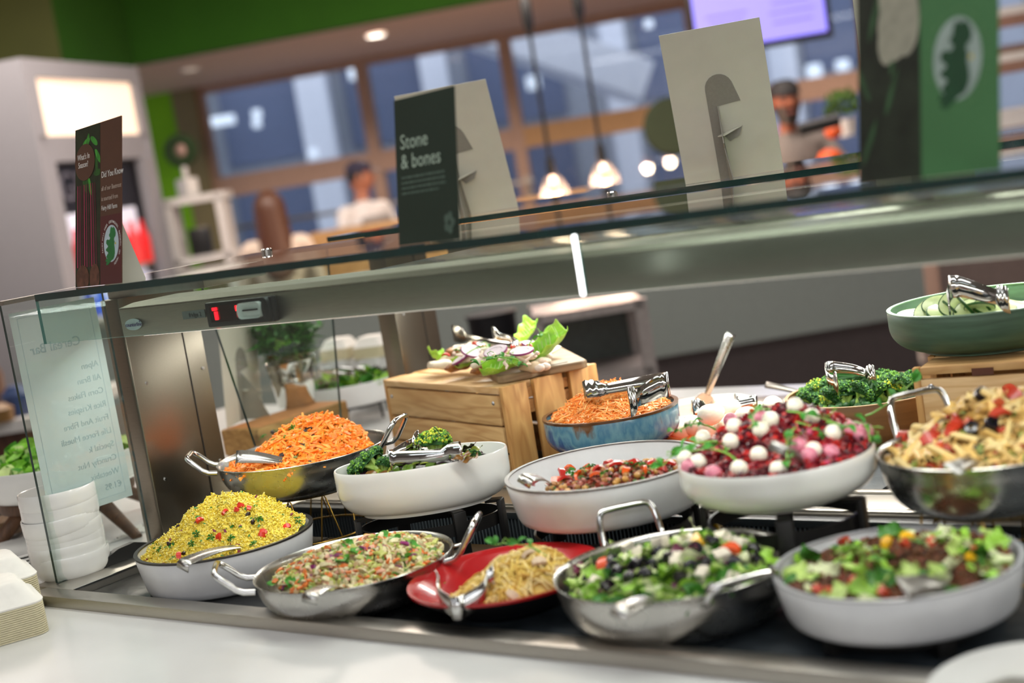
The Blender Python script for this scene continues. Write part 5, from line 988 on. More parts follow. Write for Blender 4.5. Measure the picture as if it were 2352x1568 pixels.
along([(1810, 960), (1770, 955), (1645, 1000), (1830, 985), (1900, 985), (1700, 1080), (1650, 1030), (1875, 1000), (1960, 985), (1735, 1010), (1830, 1000), (1990, 970)], F_B, c, zb, zr, SHOOT, 'pea_shoot', .010, 'herb', 'pea shoots on the beetroot', 'green pea shoot on the beetroot salad', 'of the shoots', sc=1.6, tilt=.4)
# ------------------------------------------------------------------ pasta salad
LIM[0] = 'pasta'
c, r, zr, zb, _ = D['pasta']; z0 = zr - zb - .016; A = lambda px, py: world_xy(c, px, py, zr); b1 = A(2290, 1000); ri = r - .016
F_M = hill(z0, [(b1[0], b1[1], .066, .095)], .005, 70, 18); bk = Bulk(); bk.mb(base_disc(F_M, ri, .006, 14, 48)); n = 420; x, y = keep(F_M, *on_disc(n, ri)); n = len(x)
bk.scatter(T_box(.014, .009, .004, .003), np.stack([x, y, F_M(x, y) + RNG.uniform(-.003, .004, n)], 1), lay(F_M, x, y, .6), RNG.uniform(.6, 1.5, (n, 3)), RNG.choice(4, n, p=[.45, .2, .2, .15]))
stuff(bk, 'pasta_sauce', [mat('pasta_base', 'b08a4a', .45, var=.2), mat('pasta_red', 'a8351c', .4), mat('pasta_green', '7d8a3c', .5), mat('pasta_dark', '4a3a22', .5)], (c[0], c[1], zb), 'pesto sauce and vegetable scraps between the penne', 'sauce')
def penne():
    m = MB(); n = 12; vs = []; 
    for k, (x, s) in enumerate(((-.019, 1), (.019, 1))):
        for rr in (.0050, .0037):
            for i in range(n): a = 2 * pi * i / n; vs.append((x + rr * cos(a) * .9, rr * cos(a), rr * sin(a)))
    fs = []
    for i in range(n): j = (i + 1) % n; fs += [(i, j, 2 * n + j, 2 * n + i), (n + j, n + i, 3 * n + i, 3 * n + j), (i, n + i, n + j, j), (2 * n + j, 3 * n + j, 3 * n + i, 2 * n + i)]
    return m.add(vs, fs)
PE = [penne().mesh('penne', mat('penne_gold', 'd9b46a', .4, coat=.15, var=.12)), penne().mesh('penne', mat('penne_pale', 'e2c888', .4, coat=.15, var=.12))]
x, y = keep(F_M, *on_disc(135, ri * .98))
for i in range(len(x)): o = place_on(F_M, c, zb, PE[i % 2], 'penne', x[i], y[i], random.uniform(.002, .008), tilt=.45); tag(o, 'golden penne pasta tube in the steel pan at right', 'pasta', 'penne in the right steel pan')
along([(2080, 1015), (2140, 1020), (2200, 980), (2195, 1000), (2290, 940), (2300, 965), (2320, 905), (2160, 1040), (2230, 985), (2330, 920)], F_M, c, zb, zr, [T_box(.030, .018, .005, .006).mesh('tomato_piece', mat('sundried_red', 'b0301a', .32, coat=.2, var=.25)), T_box(.022, .014, .005, .004).mesh('tomato_piece', mat('sundried_orange', 'c2502c', .32, coat=.2, var=.25))], 'tomato_piece', .008, 'tomato', 'sun-dried tomato pieces on the pasta', 'red tomato piece on the pasta', 'of the pieces', tilt=.4)
along([(2255, 920), (2235, 1000), (2280, 990)], F_M, c, zb, zr, OL, 'black_olive', .010, 'olive', 'dark olives on the pasta', 'dark olive slice on the pasta', 'of the three', sc=1.2)
# ------------------------------------------------------------------ eggs
LIM[0] = None
c, r, zr, zb, _ = D['orange']; EG = MB(); pr = [(.001, -.027)] + [(.0215 * sin(t) ** .95 * (1 - .10 * cos(t) * -1), -.027 * cos(t) if t < pi / 2 else -.031 * cos(t)) for t in np.linspace(.15, pi - .15, 12)] + [(.001, .031)]
EGM = EG.lathe(pr, 24).mesh('boiled_egg', mat('egg_white', 'f2efdc', .22, coat=.35, sss=.25, var=.02)); os = []
for (px, py, lift, rot) in ((1564, 984, .074, 0), (1592, 977, .078, .4), (1632, 952, .108, 1.2), (1668, 938, .096, .9), (1624, 986, .070, 2.2), (1664, 976, .076, .2), (1714, 958, .098, 1.4), (1708, 986, .074, .6), (1776, 933, .092, .3), (1766, 962, .076, 2.0), (1694, 940, .070, 1.7), (1742, 946, .072, .1)):
    p = atZ(px, py, zb + lift); o = put(EGM, 'boiled_egg', p, (pi / 2 * .9, rot, rot * 2)); os.append(o)
ordinals(os, 'peeled boiled egg in the orange dish', 'of the eggs', 'egg', 'boiled eggs in the orange dish')
# ------------------------------------------------------------------ broccoli
BRD = mat('broccoli_dark', '1c4f16', .6, var=.4, vscale=120); BRL = mat('broccoli_light', '5f8f22', .6, var=.35, vscale=120); BRY = mat('broccoli_yellow', 'b9bd32', .6, var=.3, vscale=120); BRS = mat('broccoli_stem', '9fbf5a', .4, sss=.1)
def floret(seed, mix):
    g = np.random.default_rng(seed); crown = Bulk(); n = 620
    t = g.uniform(0, 2 * pi, n); ph = np.arcsin(g.uniform(-.15, 1, n)); R = 1 + .16 * np.sin(3 * t + seed) * np.cos(2 * ph) + .12 * np.sin(5 * t + 2 * seed)
    P = np.stack([.026 * R * np.cos(t) * np.cos(ph), .026 * R * np.sin(t) * np.cos(ph), .019 * R * np.sin(ph) + .014], 1)
    core = MB().grid(lambda u, v: (.024 * cos(2 * pi * u) * cos((v - .2) * pi / 1.6) * (1 + .16 * sin(6 * pi * u + seed)), .024 * sin(2 * pi * u) * cos((v - .2) * pi / 1.6) * (1 + .16 * sin(6 * pi * u + seed)), .018 * sin((v - .2) * pi / 1.6) + .014), 16, 8, wrap=True); crown.mb(core)
    crown.scatter(T_ico(.0024, 5, 3), P, g.uniform(0, 6, (n, 3)), g.uniform(.65, 1.3, n), g.choice(3, n, p=mix))
    st = MB(); st.tube([(0, 0, -.026), (0, 0, -.01), (.001, 0, .012)], [.0085, .0075, .010], 10)
    for k in range(5): a = k * 1.26 + seed; st.tube([(0, 0, -.008), (.010 * cos(a), .010 * sin(a), .006), (.018 * cos(a), .018 * sin(a), .015)], [.0045, .004, .0035], 7)
    return crown, st
def floret_proto(seed, mix):
    e = empty('broccoli_floret', (0, 0, -5)); cr, st = floret(seed, mix); cr.obj('crown', [BRD, BRL, BRY], e); st.obj('stem', BRS, e); return e
FLP = [floret_proto(1, [.84, .16, 0]), floret_proto(5, [.62, .38, 0]), floret_proto(9, [.20, .42, .38])]; FLU = [False] * 3
def put_floret(k, loc, rot, sc):
    if not FLU[k]: o = FLP[k]; FLU[k] = True
    else: o = dup(FLP[k])
    o.location = loc; o.rotation_euler = rot; o.scale = (sc,) * 3; return o
c, r, zr, zb, _ = D['brown']; os = []
for (px, py, dz, k, rx, ry) in ((1848, 902, -.004, 1, .5, -.6), (1868, 888, .004, 2, .2, -.4), (1890, 905, -.004, 0, .7, .1), (1905, 880, .010, 1, .2, .2), (1930, 893, .006, 0, .5, 0), (1945, 908, -.008, 1, .8, .2), (1975, 895, .004, 0, .5, .2), (1990, 876, .012, 2, .3, -.2), (2018, 890, .004, 1, .7, .2), (2000, 906, -.010, 0, .8, 0), (2042, 868, .016, 1, .2, .3), (2062, 880, .008, 0, .5, .4), (2045, 893, -.002, 2, .7, .1), (2085, 868, .006, 0, .3, .5), (2020, 868, .010, 0, .1, 0), (1955, 872, .008, 1, -.2, 0), (1925, 876, .004, 0, -.2, -.2), (2082, 886, -.004, 1, .8, .3), (1870, 908, -.012, 0, .9, -.2), (1915, 912, -.014, 2, 1.0, .1)):
    p = atZ(px + 12 * (1 if px < 1900 else 0), py, zr + dz); p.z -= .016; os.append(put_floret(k, p, (rx, ry, px * .37), random.uniform(.85, 1.03)))
ordinals(os, 'broccoli floret in the brown bowl', 'of the florets', 'broccoli', 'broccoli florets in the brown bowl')
bk = Bulk(); F_ = hill(zr - zb - .040, [(0, 0, .018, .1)]); bk.mb(base_disc(F_, r - .03, .002)); n = 200; x, y = on_disc(n, r - .02); bk.scatter(T_ico(.011, 7, 5), np.stack([x, y, F_(x, y)], 1), RNG.uniform(0, 6, (n, 3)), RNG.uniform(.6, 1.1, n), RNG.choice(2, n, p=[.9, .1])); stuff(bk, 'broccoli_pieces', [BRD, BRL], (c[0], c[1], zb), 'layer of broccoli pieces under the top florets, brown bowl', 'broccoli')
c, r, zr, zb, _ = D['broc']; os = []
for (px, py, dz, k, rx, ry, s) in ((830, 1070, -.004, 1, .4, -.9, .75), (862, 1060, .004, 1, .3, .9, 1.0), (1000, 1022, .020, 2, .1, .3, 1.1), (1085, 1044, -.004, 0, .5, .2, .55), (880, 1068, -.002, 0, .5, .3, .7), (935, 1045, -.004, 1, .3, .2, .9)):
    p = atZ(px, py, zr + dz); p.z -= .010; os.append(put_floret(k, p, (rx, ry, px * .31), s))
ordinals(os, 'broccoli floret in the oval white bowl', 'of the florets', 'broccoli', 'broccoli florets in the oval white bowl')
OC, OS_ = cos(BRZ), sin(BRZ); F_V = hill(zr - zb - .022, [(0, 0, .014, .08)], .003); ON = [lettuce_mesh(31 + i, mat(*q, .25, coat=.4, var=.3, vscale=60), .05, .022, .004) for i, q in enumerate((('aubergine_skin', '2a1420'), ('roast_onion', '6d4a22'), ('courgette_flesh', '8f9a3c'), ('leek_green', '5c7a28')))]
bk = Bulk(); F2 = lambda x, y: F_V(x, y); m0 = base_disc(F_V, r - .02, .003, sy=.56); bk.mb(m0); n = 150; x, y = on_disc(n, r - .024, sy=.56); bk.scatter(T_box(.03, .014, .006, .005), np.stack([x, y, F_V(x, y)], 1), lay(F_V, x, y, .5), RNG.uniform(.5, 1.1, n), RNG.choice(4, n))
o = stuff(bk, 'roast_vegetables', [MATS[k] for k in ('aubergine_skin', 'roast_onion', 'courgette_flesh', 'leek_green')], (c[0], c[1], zb), 'roasted vegetable pieces lying low in the oval white bowl', 'vegetables'); o.rotation_euler.z = BRZ
os = []
for i, (px, py) in enumerate(((975, 1040), (985, 1030), (1030, 1040), (1055, 1032), (1075, 1030), (1060, 1050), (1085, 1035), (950, 1042), (1020, 1036), (1078, 1055))):
    p = atZ(px, py, zr + .004 + .002 * (i % 3)); os.append(put(ON[i % 4], 'roast_vegetable', p, (random.uniform(-.6, .6), random.uniform(-.5, .5), random.uniform(0, 3)), random.uniform(.7, 1)))
ordinals(os, 'glossy roasted vegetable slice in the oval white bowl', 'of the slices', 'vegetable', 'roasted vegetable slices')
# ------------------------------------------------------------------ cucumber
c, r, zr, zb, _ = D['green']; CU = MB().lathe([(.001, -.0022), (.023, -.0022), (.0245, -.0015), (.0245, .0015), (.023, .0022), (.001, .0022)], 28, sx=1.35); CU.m = [0 if (abs(sum(CU.v[i][2] for i in f) / len(f)) > .00185 or len(f) > 4) else 1 for f in CU.f]
CUM = [CU.mesh('cucumber_slice', [mat('cucumber_flesh', 'd3e2a4', .3, coat=.3, sss=.15, var=.12, vscale=70), mat('cucumber_skin', '2c5a22', .35)])]; os = []
for (px, py, dz, rx, ry, rz) in ((2110, 722, -.010, .2, .1, .3), (2135, 712, .000, .5, -.5, 1), (2160, 702, .006, .7, .1, .2), (2185, 712, .000, .9, .2, 2), (2200, 694, .014, 1.0, -.3, .6), (2215, 697, .014, .6, .8, 1.2), (2235, 712, .000, .8, -.2, .4), (2250, 705, .006, .3, .3, 2.4), (2262, 698, .008, .9, .6, 1.6), (2170, 718, -.004, .5, 0, 1.1), (2285, 705, .002, .4, .2, .2), (2210, 715, -.004, .3, -.2, .9), (2150, 722, -.010, .1, .2, .1), (2310, 700, .000, .3, .2, .8), (2240, 690, .010, .2, .4, 2.2)):
    os.append(put(CUM[0], 'cucumber_slice', atZ(px, py, zr + dz), (rx, ry, rz), random.uniform(.95, 1.15)))
ordinals(os, 'cucumber slice in the dark green bowl', 'of the slices', 'cucumber', 'cucumber slices in the dark green bowl')
bk = Bulk(); F_ = hill(zr - zb - .034, [(0, 0, .022, .12)]); bk.mb(base_disc(F_, r - .022, .002)); stuff(bk, 'cucumber_bed', [mat('cucumber_bed_green', 'a8c078', .4, var=.3, vscale=50)], (c[0], c[1], zb), 'packed cucumber layer under the top slices, green bowl', 'cucumber')
# ------------------------------------------------------------------ chicken board
def onb(px, py, dz=0): return atZ(px, py, BTOP + dz)
CHK = [mat('chicken_white', 'e3d6c0', .5, var=.10, vscale=60, sss=.1), mat('chicken_grilled', '9a6230', .5, var=.45, vscale=60), mat('chicken_cream', 'd9c2a2', .5, var=.15, vscale=50)]
def chunk(seed, l, w, h, mats):
    r = random.Random(seed); m = MB().sphere((0, 0, 0), (l / 2, w / 2, h / 2), u=16, v=10); p = [r.uniform(0, 6) for _ in range(3)]
    m.v = [tuple(Vector(q) * (1 + .14 * sin(q[0] * 220 + p[0]) + .10 * sin(q[1] * 310 + p[1]) + .08 * sin(q[2] * 420 + p[2]))) for q in m.v]
    return m.mesh('chicken_piece', mats)
CK = [chunk(i, .05 + .012 * (i % 3), .028, .018, [CHK[(0, 0, 1, 2, 0)[i]]]) for i in range(5)]; os = []
for i, (px, py, dz, k, rz) in enumerate(((1025, 830, .012, 3, .4), (1060, 838, .010, 2, 1.2), (1090, 828, .016, 0, .2), (1120, 842, .010, 2, .6), (1150, 825, .022, 1, .1), (1100, 812, .022, 4, .9), (1060, 815, .020, 3, -.3), (1180, 818, .022, 2, .4), (1215, 822, .016, 1, .8), (1235, 835, .008, 0, .3), (1170, 808, .026, 0, 1.4), (1205, 806, .024, 3, .2), (1130, 806, .026, 4, -.4), (1075, 800, .024, 1, .6), (1245, 812, .016, 4, 1.0), (1020, 838, .008, 1, .9), (1138, 795, .026, 2, .3), (1228, 842, .006, 3, .2), (1110, 826, .030, 0, .5), (1160, 820, .032, 2, .1), (1200, 814, .034, 0, .8), (1085, 818, .030, 4, .2), (1140, 812, .036, 3, .7), (1060, 808, .028, 2, .3), (1180, 800, .036, 2, .9), (1120, 798, .036, 3, .1))):
    o = put(CK[k], 'chicken_piece', onb(px, py, dz), (random.uniform(-.3, .3), random.uniform(-.3, .3), rz), 1.22); os.append(o)
ordinals(os, 'chunk of grilled chicken on the chopping board', 'of the chunks', 'chicken', 'chicken pieces on the chopping board')
LLM = mat('gem_lettuce', '8cc832', .4, var=.35, vscale=35, sss=.2, coat=.15); LRB = mat('lettuce_rib', 'd6e6a0', .4, sss=.2)
def cupleaf(seed, l, w, cup):
    r = random.Random(seed); p = [r.uniform(0, 6) for _ in range(3)]
    def f(u, v):
        ww = w * (.30 + .70 * sin(pi * min(1, u * .62 + .06))); q = (v - .5) * 2; e = abs(q)
        return (l * u, ww * .5 * q, cup * (e ** 2) * (1 - .3 * u) + .25 * l * u * u + .004 * e ** 2 * sin(u * 15 + p[0] + q * 3) + .0015 * sin(q * 9 + u * 22 + p[1]))
    m = MB().grid(f, 18, 13); return m
os = []
for i, (px, py, dz, l, w, cup, rot) in enumerate(((1022, 836, .004, .055, .042, .026, (.35, -.15, 2.9)), (1042, 848, .003, .060, .046, .026, (.55, -.05, .25)), (1110, 862, .003, .085, .050, .030, (.45, .0, .35)), (1210, 838, .006, .085, .056, .032, (.40, -.30, .75)), (1238, 828, .010, .085, .060, .030, (.35, -.45, .95)), (1200, 792, .022, .06, .05, .024, (.2, -.6, 1.2)))):
    e = empty('lettuce_leaf', onb(px, py, dz), rot=rot); m = cupleaf(i, l, w, cup); o = m.obj('blade', LLM, e); solid(o, .0008); subsurf(o, 1)
    rb = MB(); rb.tube([(l * u, 0, .25 * l * u * u + .0012) for u in np.linspace(0, .85, 9)], [.0035 * (1 - .8 * u) for u in np.linspace(0, 1, 9)], 6, flat=.6)
    for k in range(6):
        for s in (-1, 1):
            u0 = .12 + k * .12; ww = w * (.30 + .70 * sin(pi * min(1, (u0 + .1) * .62 + .06))) * .5 * .8; rb.tube([(l * u0, 0, .25 * l * u0 * u0 + .0012), (l * (u0 + .07), s * ww * .5, cup * .25 * .8 + .25 * l * (u0 + .07) ** 2 + .001), (l * (u0 + .12), s * ww, cup * .62 * .8 + .25 * l * (u0 + .12) ** 2 + .001)], [.0012, .0009, .0005], 5)
    rb.obj('ribs', LRB, e); os.append(e)
ordinals(os, 'bright green lettuce leaf on the chicken board', 'of the leaves', 'lettuce', 'lettuce leaves on the chicken board')
RING = MB(); RING.lathe([(.013, -.0022), (.020, -.0022), (.0205, 0), (.020, .0022), (.013, .0022)], 28, 0, closed=True, sx=1.25); RING.lathe([(.0205, -.0023), (.0215, -.0015), (.0215, .0015), (.0205, .0023)], 28, 1, closed=True, sx=1.25); RING.lathe([(.001, -.0018), (.012, -.0018), (.012, .0016), (.001, .0016)], 24, 0, sx=1.25)
RINGM = RING.mesh('onion_slice', [mat('onion_white', 'e6d9e0', .3, coat=.3, sss=.15), mat('onion_skin_purple', '8a2c6c', .3)]); os = []
for (px, py, dz, rot) in ((1198, 806, .046, (.25, .05, .2)), (1138, 806, .047, (.45, -.1, .4)), (1085, 806, .044, (.6, .3, .9)), (1060, 822, .030, (.3, -.4, .2)), (1225, 792, .042, (.3, .3, 1)), (1250, 800, .022, (.2, .1, .4)), (1120, 788, .044, (.2, 0, 1.1))): os.append(put(RINGM, 'onion_slice', onb(px, py, dz), rot))
ordinals(os, 'red onion slice on the chicken board', 'of the slices', 'onion', 'red onion slices on the chicken board')
bk = MB(); 
for i in range(9):
    p = onb(1040 + i * 24 + random.uniform(-8, 8), 812 + random.uniform(-14, 14), .044); P = []
    a = random.uniform(0, 6)
    for j in range(10): P.append(tuple(p + Vector((.006 * j * cos(a), .006 * j * sin(a), .002 * sin(j * 1.3) - .0003 * j * j)))); a += random.uniform(-.5, .5)
    bk.tube(P, [.003 + .0012 * sin(j * 1.9) for j in range(10)], 7)
for q in ((1248, 830), (1258, 818), (1240, 845), (1253, 842)): p = onb(*q, .014); bk.sphere(tuple(p), (.012, .009, .008), u=12, v=8)
tag(bk.obj('dressing', mat('pink_dressing', 'ecd6c4', .25, coat=.4)), 'pale pink dressing drizzled over the chicken', 'sauce', None, 'stuff')
os = []
for i, (px, py) in enumerate(((1090, 800), (1072, 812), (1140, 800), (1210, 800), (1150, 788), (1110, 822), (1055, 806), (1190, 826))):
    os.append(put(SHOOT[i % 4] if i % 2 else PARS, 'herb_sprig', onb(px, py, .044), (random.uniform(-.3, .3), random.uniform(-.3, .3), random.uniform(0, 6)), 1.5))
ordinals(os, 'green herb sprig on the chicken board', 'of the sprigs', 'herb', 'herb sprigs on the chicken board')
os = []; CHI = T_box(.014, .005, .003, .003).mesh('chilli_slice', mat('chilli_red', 'd8331c', .3, coat=.3))
for (px, py) in ((1024, 816), (1110, 796), (1090, 790), (1178, 797), (1215, 795)): os.append(put(CHI, 'chilli_slice', onb(px, py, .046), (.2, .1, random.uniform(0, 3)), 1.3))
ordinals(os, 'red chilli slice on the chicken board', 'of the slices', 'chilli', 'chilli slices on the chicken board')
# ------------------------------------------------------------------ tongs and spoons, each lying in its dish
def W(px, py, z): return atZ(px, py, z)
def up_at(v): return Vector(v)
def tg(bpx, bz, a, az, b, bz2, w, tipw, label, **kw): return tongs3('serving_tongs', atZ(*bpx, bz), (atZ(*a, az), atZ(*b, bz2)), w, tipw, label, **kw)
tg((1533, 882), 1.120, (1342, 908), 1.100, (1445, 925), 1.090, .046, .056, 'polished tongs with serrated tips resting on the grated carrot')
tg((1738, 925), 1.010, (1592, 948), 1.005, (1690, 935), 1.000, .030, .054, 'polished tongs lying across the boiled eggs')
tg((1903, 852), 1.065, (2012, 868), 1.050, (1925, 885), 1.050, .038, .048, 'polished tongs standing in the broccoli of the brown bowl')
tg((2185, 658), 1.250, (2318, 690), 1.216, (2178, 700), 1.216, .038, .044, 'polished tongs leaning in the green cucumber bowl')
tg((897, 1058), 1.084, (1062, 1040), 1.086, (965, 1012), 1.098, .038, .042, 'polished tongs lying in the oval broccoli bowl', serr=False)
tg((1185, 798), BTOP + .040, (1040, 765), BTOP + .055, (1132, 770), BTOP + .050, .030, .040, 'polished tongs behind the chicken on the chopping board')
tg((1046, 1396), .958, (1004, 1330), .985, (1135, 1318), .990, .034, .028, 'tongs hooked over the front rim of the red noodle bowl', serr=False)
def spoon2(bowl_px, F, key, end_px, ez, label, sink=.006, **kw):
    c, r, zr, zb, _ = D[key]; d = ray(*bowl_px); t = .6
    while t < 4:
        a = CAM + d * t
        if a.z - zb < float(F(a.x - c[0], a.y - c[1])): break
        t += .002
    a.z -= sink; b = atZ(*end_px, ez); d = b - a; return spoon(a, d, kw.pop('up', (.35, -.62, .7)), label, hl=d.length - .03, **kw)
spoon2((700, 1062), F_K, 'carrot', (548, 1048), 1.103, 'steel spoon lying in the carrot and raisin salad', w=.03)
spoon2((578, 1240), F_C, 'couscous', (425, 1290), .998, 'steel spoon lying in the yellow couscous', w=.026)
spoon2((800, 1335), F_S, 'slaw', (715, 1364), .982, 'steel spoon with square handle end in the slaw pan', w=.026)
spoon2((1285, 1112), F_P, 'chick', (1213, 1096), 1.072, 'steel spoon leaning on the left wall of the chickpea bowl', w=.026)
spoon2((1850, 1062), F_B, 'beet', (1792, 1018), 1.150, 'blurred steel spoon handle standing in the beetroot', w=.024, sink=.012)
spoon2((2225, 1335), F_T, 'taco', (2072, 1352), 1.006, 'dark steel spoon resting in the nearest white bowl', w=.034, m_=STEELD, hook=False)
spoon2((1545, 1358), F_O, 'olive', (1430, 1402), .994, 'steel spoon resting at the front of the olive salad pan', w=.026)
spoon2((2270, 1045), F_M, 'pasta', (2185, 1078), 1.090, 'spoon with white handle end in the pasta pan', w=.022, m_=STEELD, hook=False, tip=WHITEC)
# dip bowl with spoons standing behind the blue bowl
pc = atZ(1640, 945, .99); pc = Vector((-1.66, 2.72, .912)); 
e = empty('dip_bowl', pc, label='pale bowl of pink dip partly hidden behind the eggs', cat='bowl'); bowl_mesh(.115, .055, 'round').obj('body', WHITEC, e); MB().lathe([(.001, .04), (.106, .042), (.1, .03), (.001, .03)], 36).obj('dip', mat('pink_dip', 'd9a888', .5, var=.2, bump=.4), e)
spoon(pc + Vector((0, 0, .05)), atY(1645, 853, 2.74) - pc - Vector((0, 0, .05)), (.52, -.85, .3), 'spoon handle sticking up behind the boiled eggs', hl=.15, w=.024, hook=False)
pd = Vector((-1.42, 2.80, .912)); e = empty('dip_bowl', pd, label='small white dip bowl hidden between eggs and broccoli', cat='bowl'); bowl_mesh(.07, .05, 'round').obj('body', WHITEC, e)
spoon(pd + Vector((0, 0, .05)), atY(1745, 880, 2.85) - pd - Vector((0, 0, .05)), (.52, -.85, .3), 'dark spoon handle rising left of the brown broccoli bowl', hl=.12, w=.016, hook=False, m_=STEELD)
# ------------------------------------------------------------------ cards and signs on the glass
def card(base_l, base_r, h, lean, label, front=None, thick=.002, strut_side=-1, backm=None, name='sign_card'):
    """card standing on the line base_l -> base_r, leaning back by 'lean' (away from its printed face); local x along the base, y up the card, z out of the printed face"""
    bl, br = Vector(base_l), Vector(base_r); x = (br - bl); wd = x.length; x.normalize(); n = Vector((x.y, -x.x, 0)); u = (Vector((0, 0, 1)) * cos(lean) - n * sin(lean)).normalized()
    e = empty(name, (0, 0, 0), label=label, cat='sign'); e.matrix_world = frame(bl, x, x.cross(u)); 
    MB().box((wd / 2, h / 2, 0), (wd, h, thick)).obj('panel', backm or CARDW, e, smooth=False); return e, wd, n, u
def strut(e, wd, h, out=.055, zdir=-1, m_=CARDG, fold=.45):
    """grey board strut glued to the back: rounded pad, folded leg, white locking tab"""
    z = zdir * .0022; cx = wd * .50; R = wd * .14
    pl = [(cx - R, 0)] + [(cx + R * cos(a), h * .60 + R * sin(a)) for a in np.linspace(pi, .35, 10)] + [(cx + R * 1.35, h * .50), (cx - R * .35, h * .485), (cx - R * .12, 0)]
    fx = lambda P: [(wd - p[0],) + tuple(p[1:]) for p in P]
    MB().prism(fx(pl)[::-1], min(0, z), max(0, z)).obj('strut_pad', m_, e, smooth=False)
    a = radians(75); dx, dz = cos(a), sin(a) * zdir; x0 = cx - R * .30
    q = [(x0, h * .485, z), (x0 + out * .25 * dx, h * .30, z + out * .55 * dz), (x0 + out * .40 * dx, h * .27, z + out * .8 * dz), (x0 + out * .30 * dx, h * .23, z + out * .6 * dz), (x0 + out * dx, 0, z + out * dz), (x0, 0, z)]
    o = MB().add(fx(q), [tuple(range(6))]).obj('strut_leg', m_, e, smooth=False); solid(o, .0018)
    q = [(x0, h * .30, z), (x0 + R * 1.5, h * .335, z), (x0 + R * .2, h * .30, z + .022 * zdir), (x0 - R * .3, h * .295, z + .012 * zdir)]; o = MB().add(fx(q), [(0, 1, 2, 3)]).obj('locking_tab', CARDW, e, smooth=False); solid(o, .0012)
    q = [(x0, h * .30, z), (x0 + R * 1.5, h * .335, z), (x0 + R * 1.25, h * .28, z + .006 * zdir), (x0 + R * .5, h * .25, z + .006 * zdir)]; o = MB().add(fx(q), [(0, 1, 2, 3)]).obj('tab_shade', m_, e, smooth=False); solid(o, .0012)
def art(e, poly, m_, lev=1, name='print'): 
    z = .0011 + .00015 * lev; return MB().prism(poly, z, z + .0001).obj(name, m_, e, smooth=False)
def rect(x0, y0, x1, y1): return [(x0, y0), (x1, y0), (x1, y1), (x0, y1)]
def ell(cx, cy, rx, ry, n=36): return [(cx + rx * cos(a), cy + ry * sin(a)) for a in np.linspace(0, 2 * pi, n, endpoint=False)]
def txt(e, s, x, y, size, m_, lev=4, **kw): return text(s, 'lettering', size, Matrix.Translation((x, y, .0011 + .00015 * lev)), m_, e, extrude=.00005, **kw)
# map silhouette (unit box), coastline traced by hand
MAP = [(.50, .98), (.58, 1.0), (.64, .96), (.74, .99), (.86, .93), (.93, .82), (.90, .74), (.80, .70), (.78, .64), (.83, .60), (.80, .52), (.84, .42), (.86, .30), (.80, .20), (.72, .14), (.60, .12), (.48, .08), (.40, .05), (.30, .01), (.16, .0), (.10, .04), (.20, .09), (.06, .10), (.10, .16), (.22, .18), (.12, .22), (.20, .27), (.30, .32), (.22, .36), (.12, .38), (.10, .43), (.22, .46), (.28, .50), (.20, .54), (.12, .58), (.14, .66), (.26, .68), (.34, .66), (.42, .67), (.46, .72), (.38, .75), (.36, .80), (.44, .84), (.46, .92)]
def emblem(e, cx, cy, rx, ry, oval, land, ringtext=None, rm=None):
    art(e, ell(cx, cy, rx, ry), oval, 1, 'emblem_oval'); s = 2.02 * ry; sx = rx * 1.62
    art(e, [(cx + (x - .52) * sx - rx * .04, cy + (y - .56) * s * 1.02) for x, y in MAP], land, 2, 'emblem_map'); art(e, ell(cx + rx * .58, cy - ry * .02, rx * .07, ry * .06, 12), mat('emblem_gold', 'd8c020', .5), 3, 'emblem_dot')
    if ringtext:
        n = len(ringtext)
        for i, ch in enumerate(ringtext):
            if ch == ' ': continue
            a = radians(200 - 268 * i / (n - 1)); T = Matrix.Translation((cx + rx * 1.16 * cos(a), cy + ry * 1.12 * sin(a), .0013)) @ Matrix.Rotation(atan2(rx * sin(a), ry * cos(a)) - pi / 2, 4, 'Z')
            text(ch, 'lettering', rx * .20, T, rm, e, 'CENTER', .00005)
# -- beetroot sign, front left
E0 = 1.4706
def rear_base(px, y):      # point at glass-top height on pixel column px at world depth y
    lo, hi = 200, 760
    for _ in range(50):
        m_ = (lo + hi) / 2; p = atY(px, m_, y)
        if p.z > E0: lo = m_
        else: hi = m_
    return atY(px, lo, y)
def base_pair(pxl, yl, pxr, wd):
    bl = rear_base(pxl, yl); lo, hi = 1.2, yl
    for _ in range(40):
        m_ = (lo + hi) / 2; q = rear_base(pxr, m_)
        if (q - bl).length > wd: lo = m_
        else: hi = m_
    q = rear_base(pxr, lo); bl.z = q.z = E0; return bl, q
bl, br = base_pair(175, 1.56, 280, .210)
e, wd, n, u = card(bl, br, .287, .20, 'brown beetroot sign reading Did You Know, at left end of glass', backm=mat('sign_brown', '5a3a2a', .45, var=.05)); h = .287
BRN2 = mat('sign_maroon', '571d22', .45, var=.08, vscale=15)
k = wd * .56; art(e, rect(0, 0, k, h), mat('photo_dark', '1d2a14', .5, var=.5, vscale=40), 0, 'photo_panel'); art(e, rect(k, 0, wd, h * .42), BRN2, 0, 'lower_panel')
LFG = mat('photo_leaf', '3f9a32', .5, var=.4, vscale=60); LFD = mat('photo_leaf_dark', '245c1c', .5, var=.4, vscale=60)
for i in range(12): x, y = random.uniform(.15, .95) * k, h * random.uniform(.62, .97); T = random.uniform(0, 6); art(e, [(min(k, max(0, x + q[0] * cos(T) - q[1] * sin(T))), min(h, y + q[0] * sin(T) + q[1] * cos(T))) for q in ell(0, 0, .006, .018, 14)], (LFG, LFD)[i % 2], 1 + i * .02, 'photo_leaf')
STK = [mat('stalk_pink', 'b02a58', .5), mat('stalk_rose', '8c2448', .5), mat('stalk_dark', '5c1a2c', .5)]
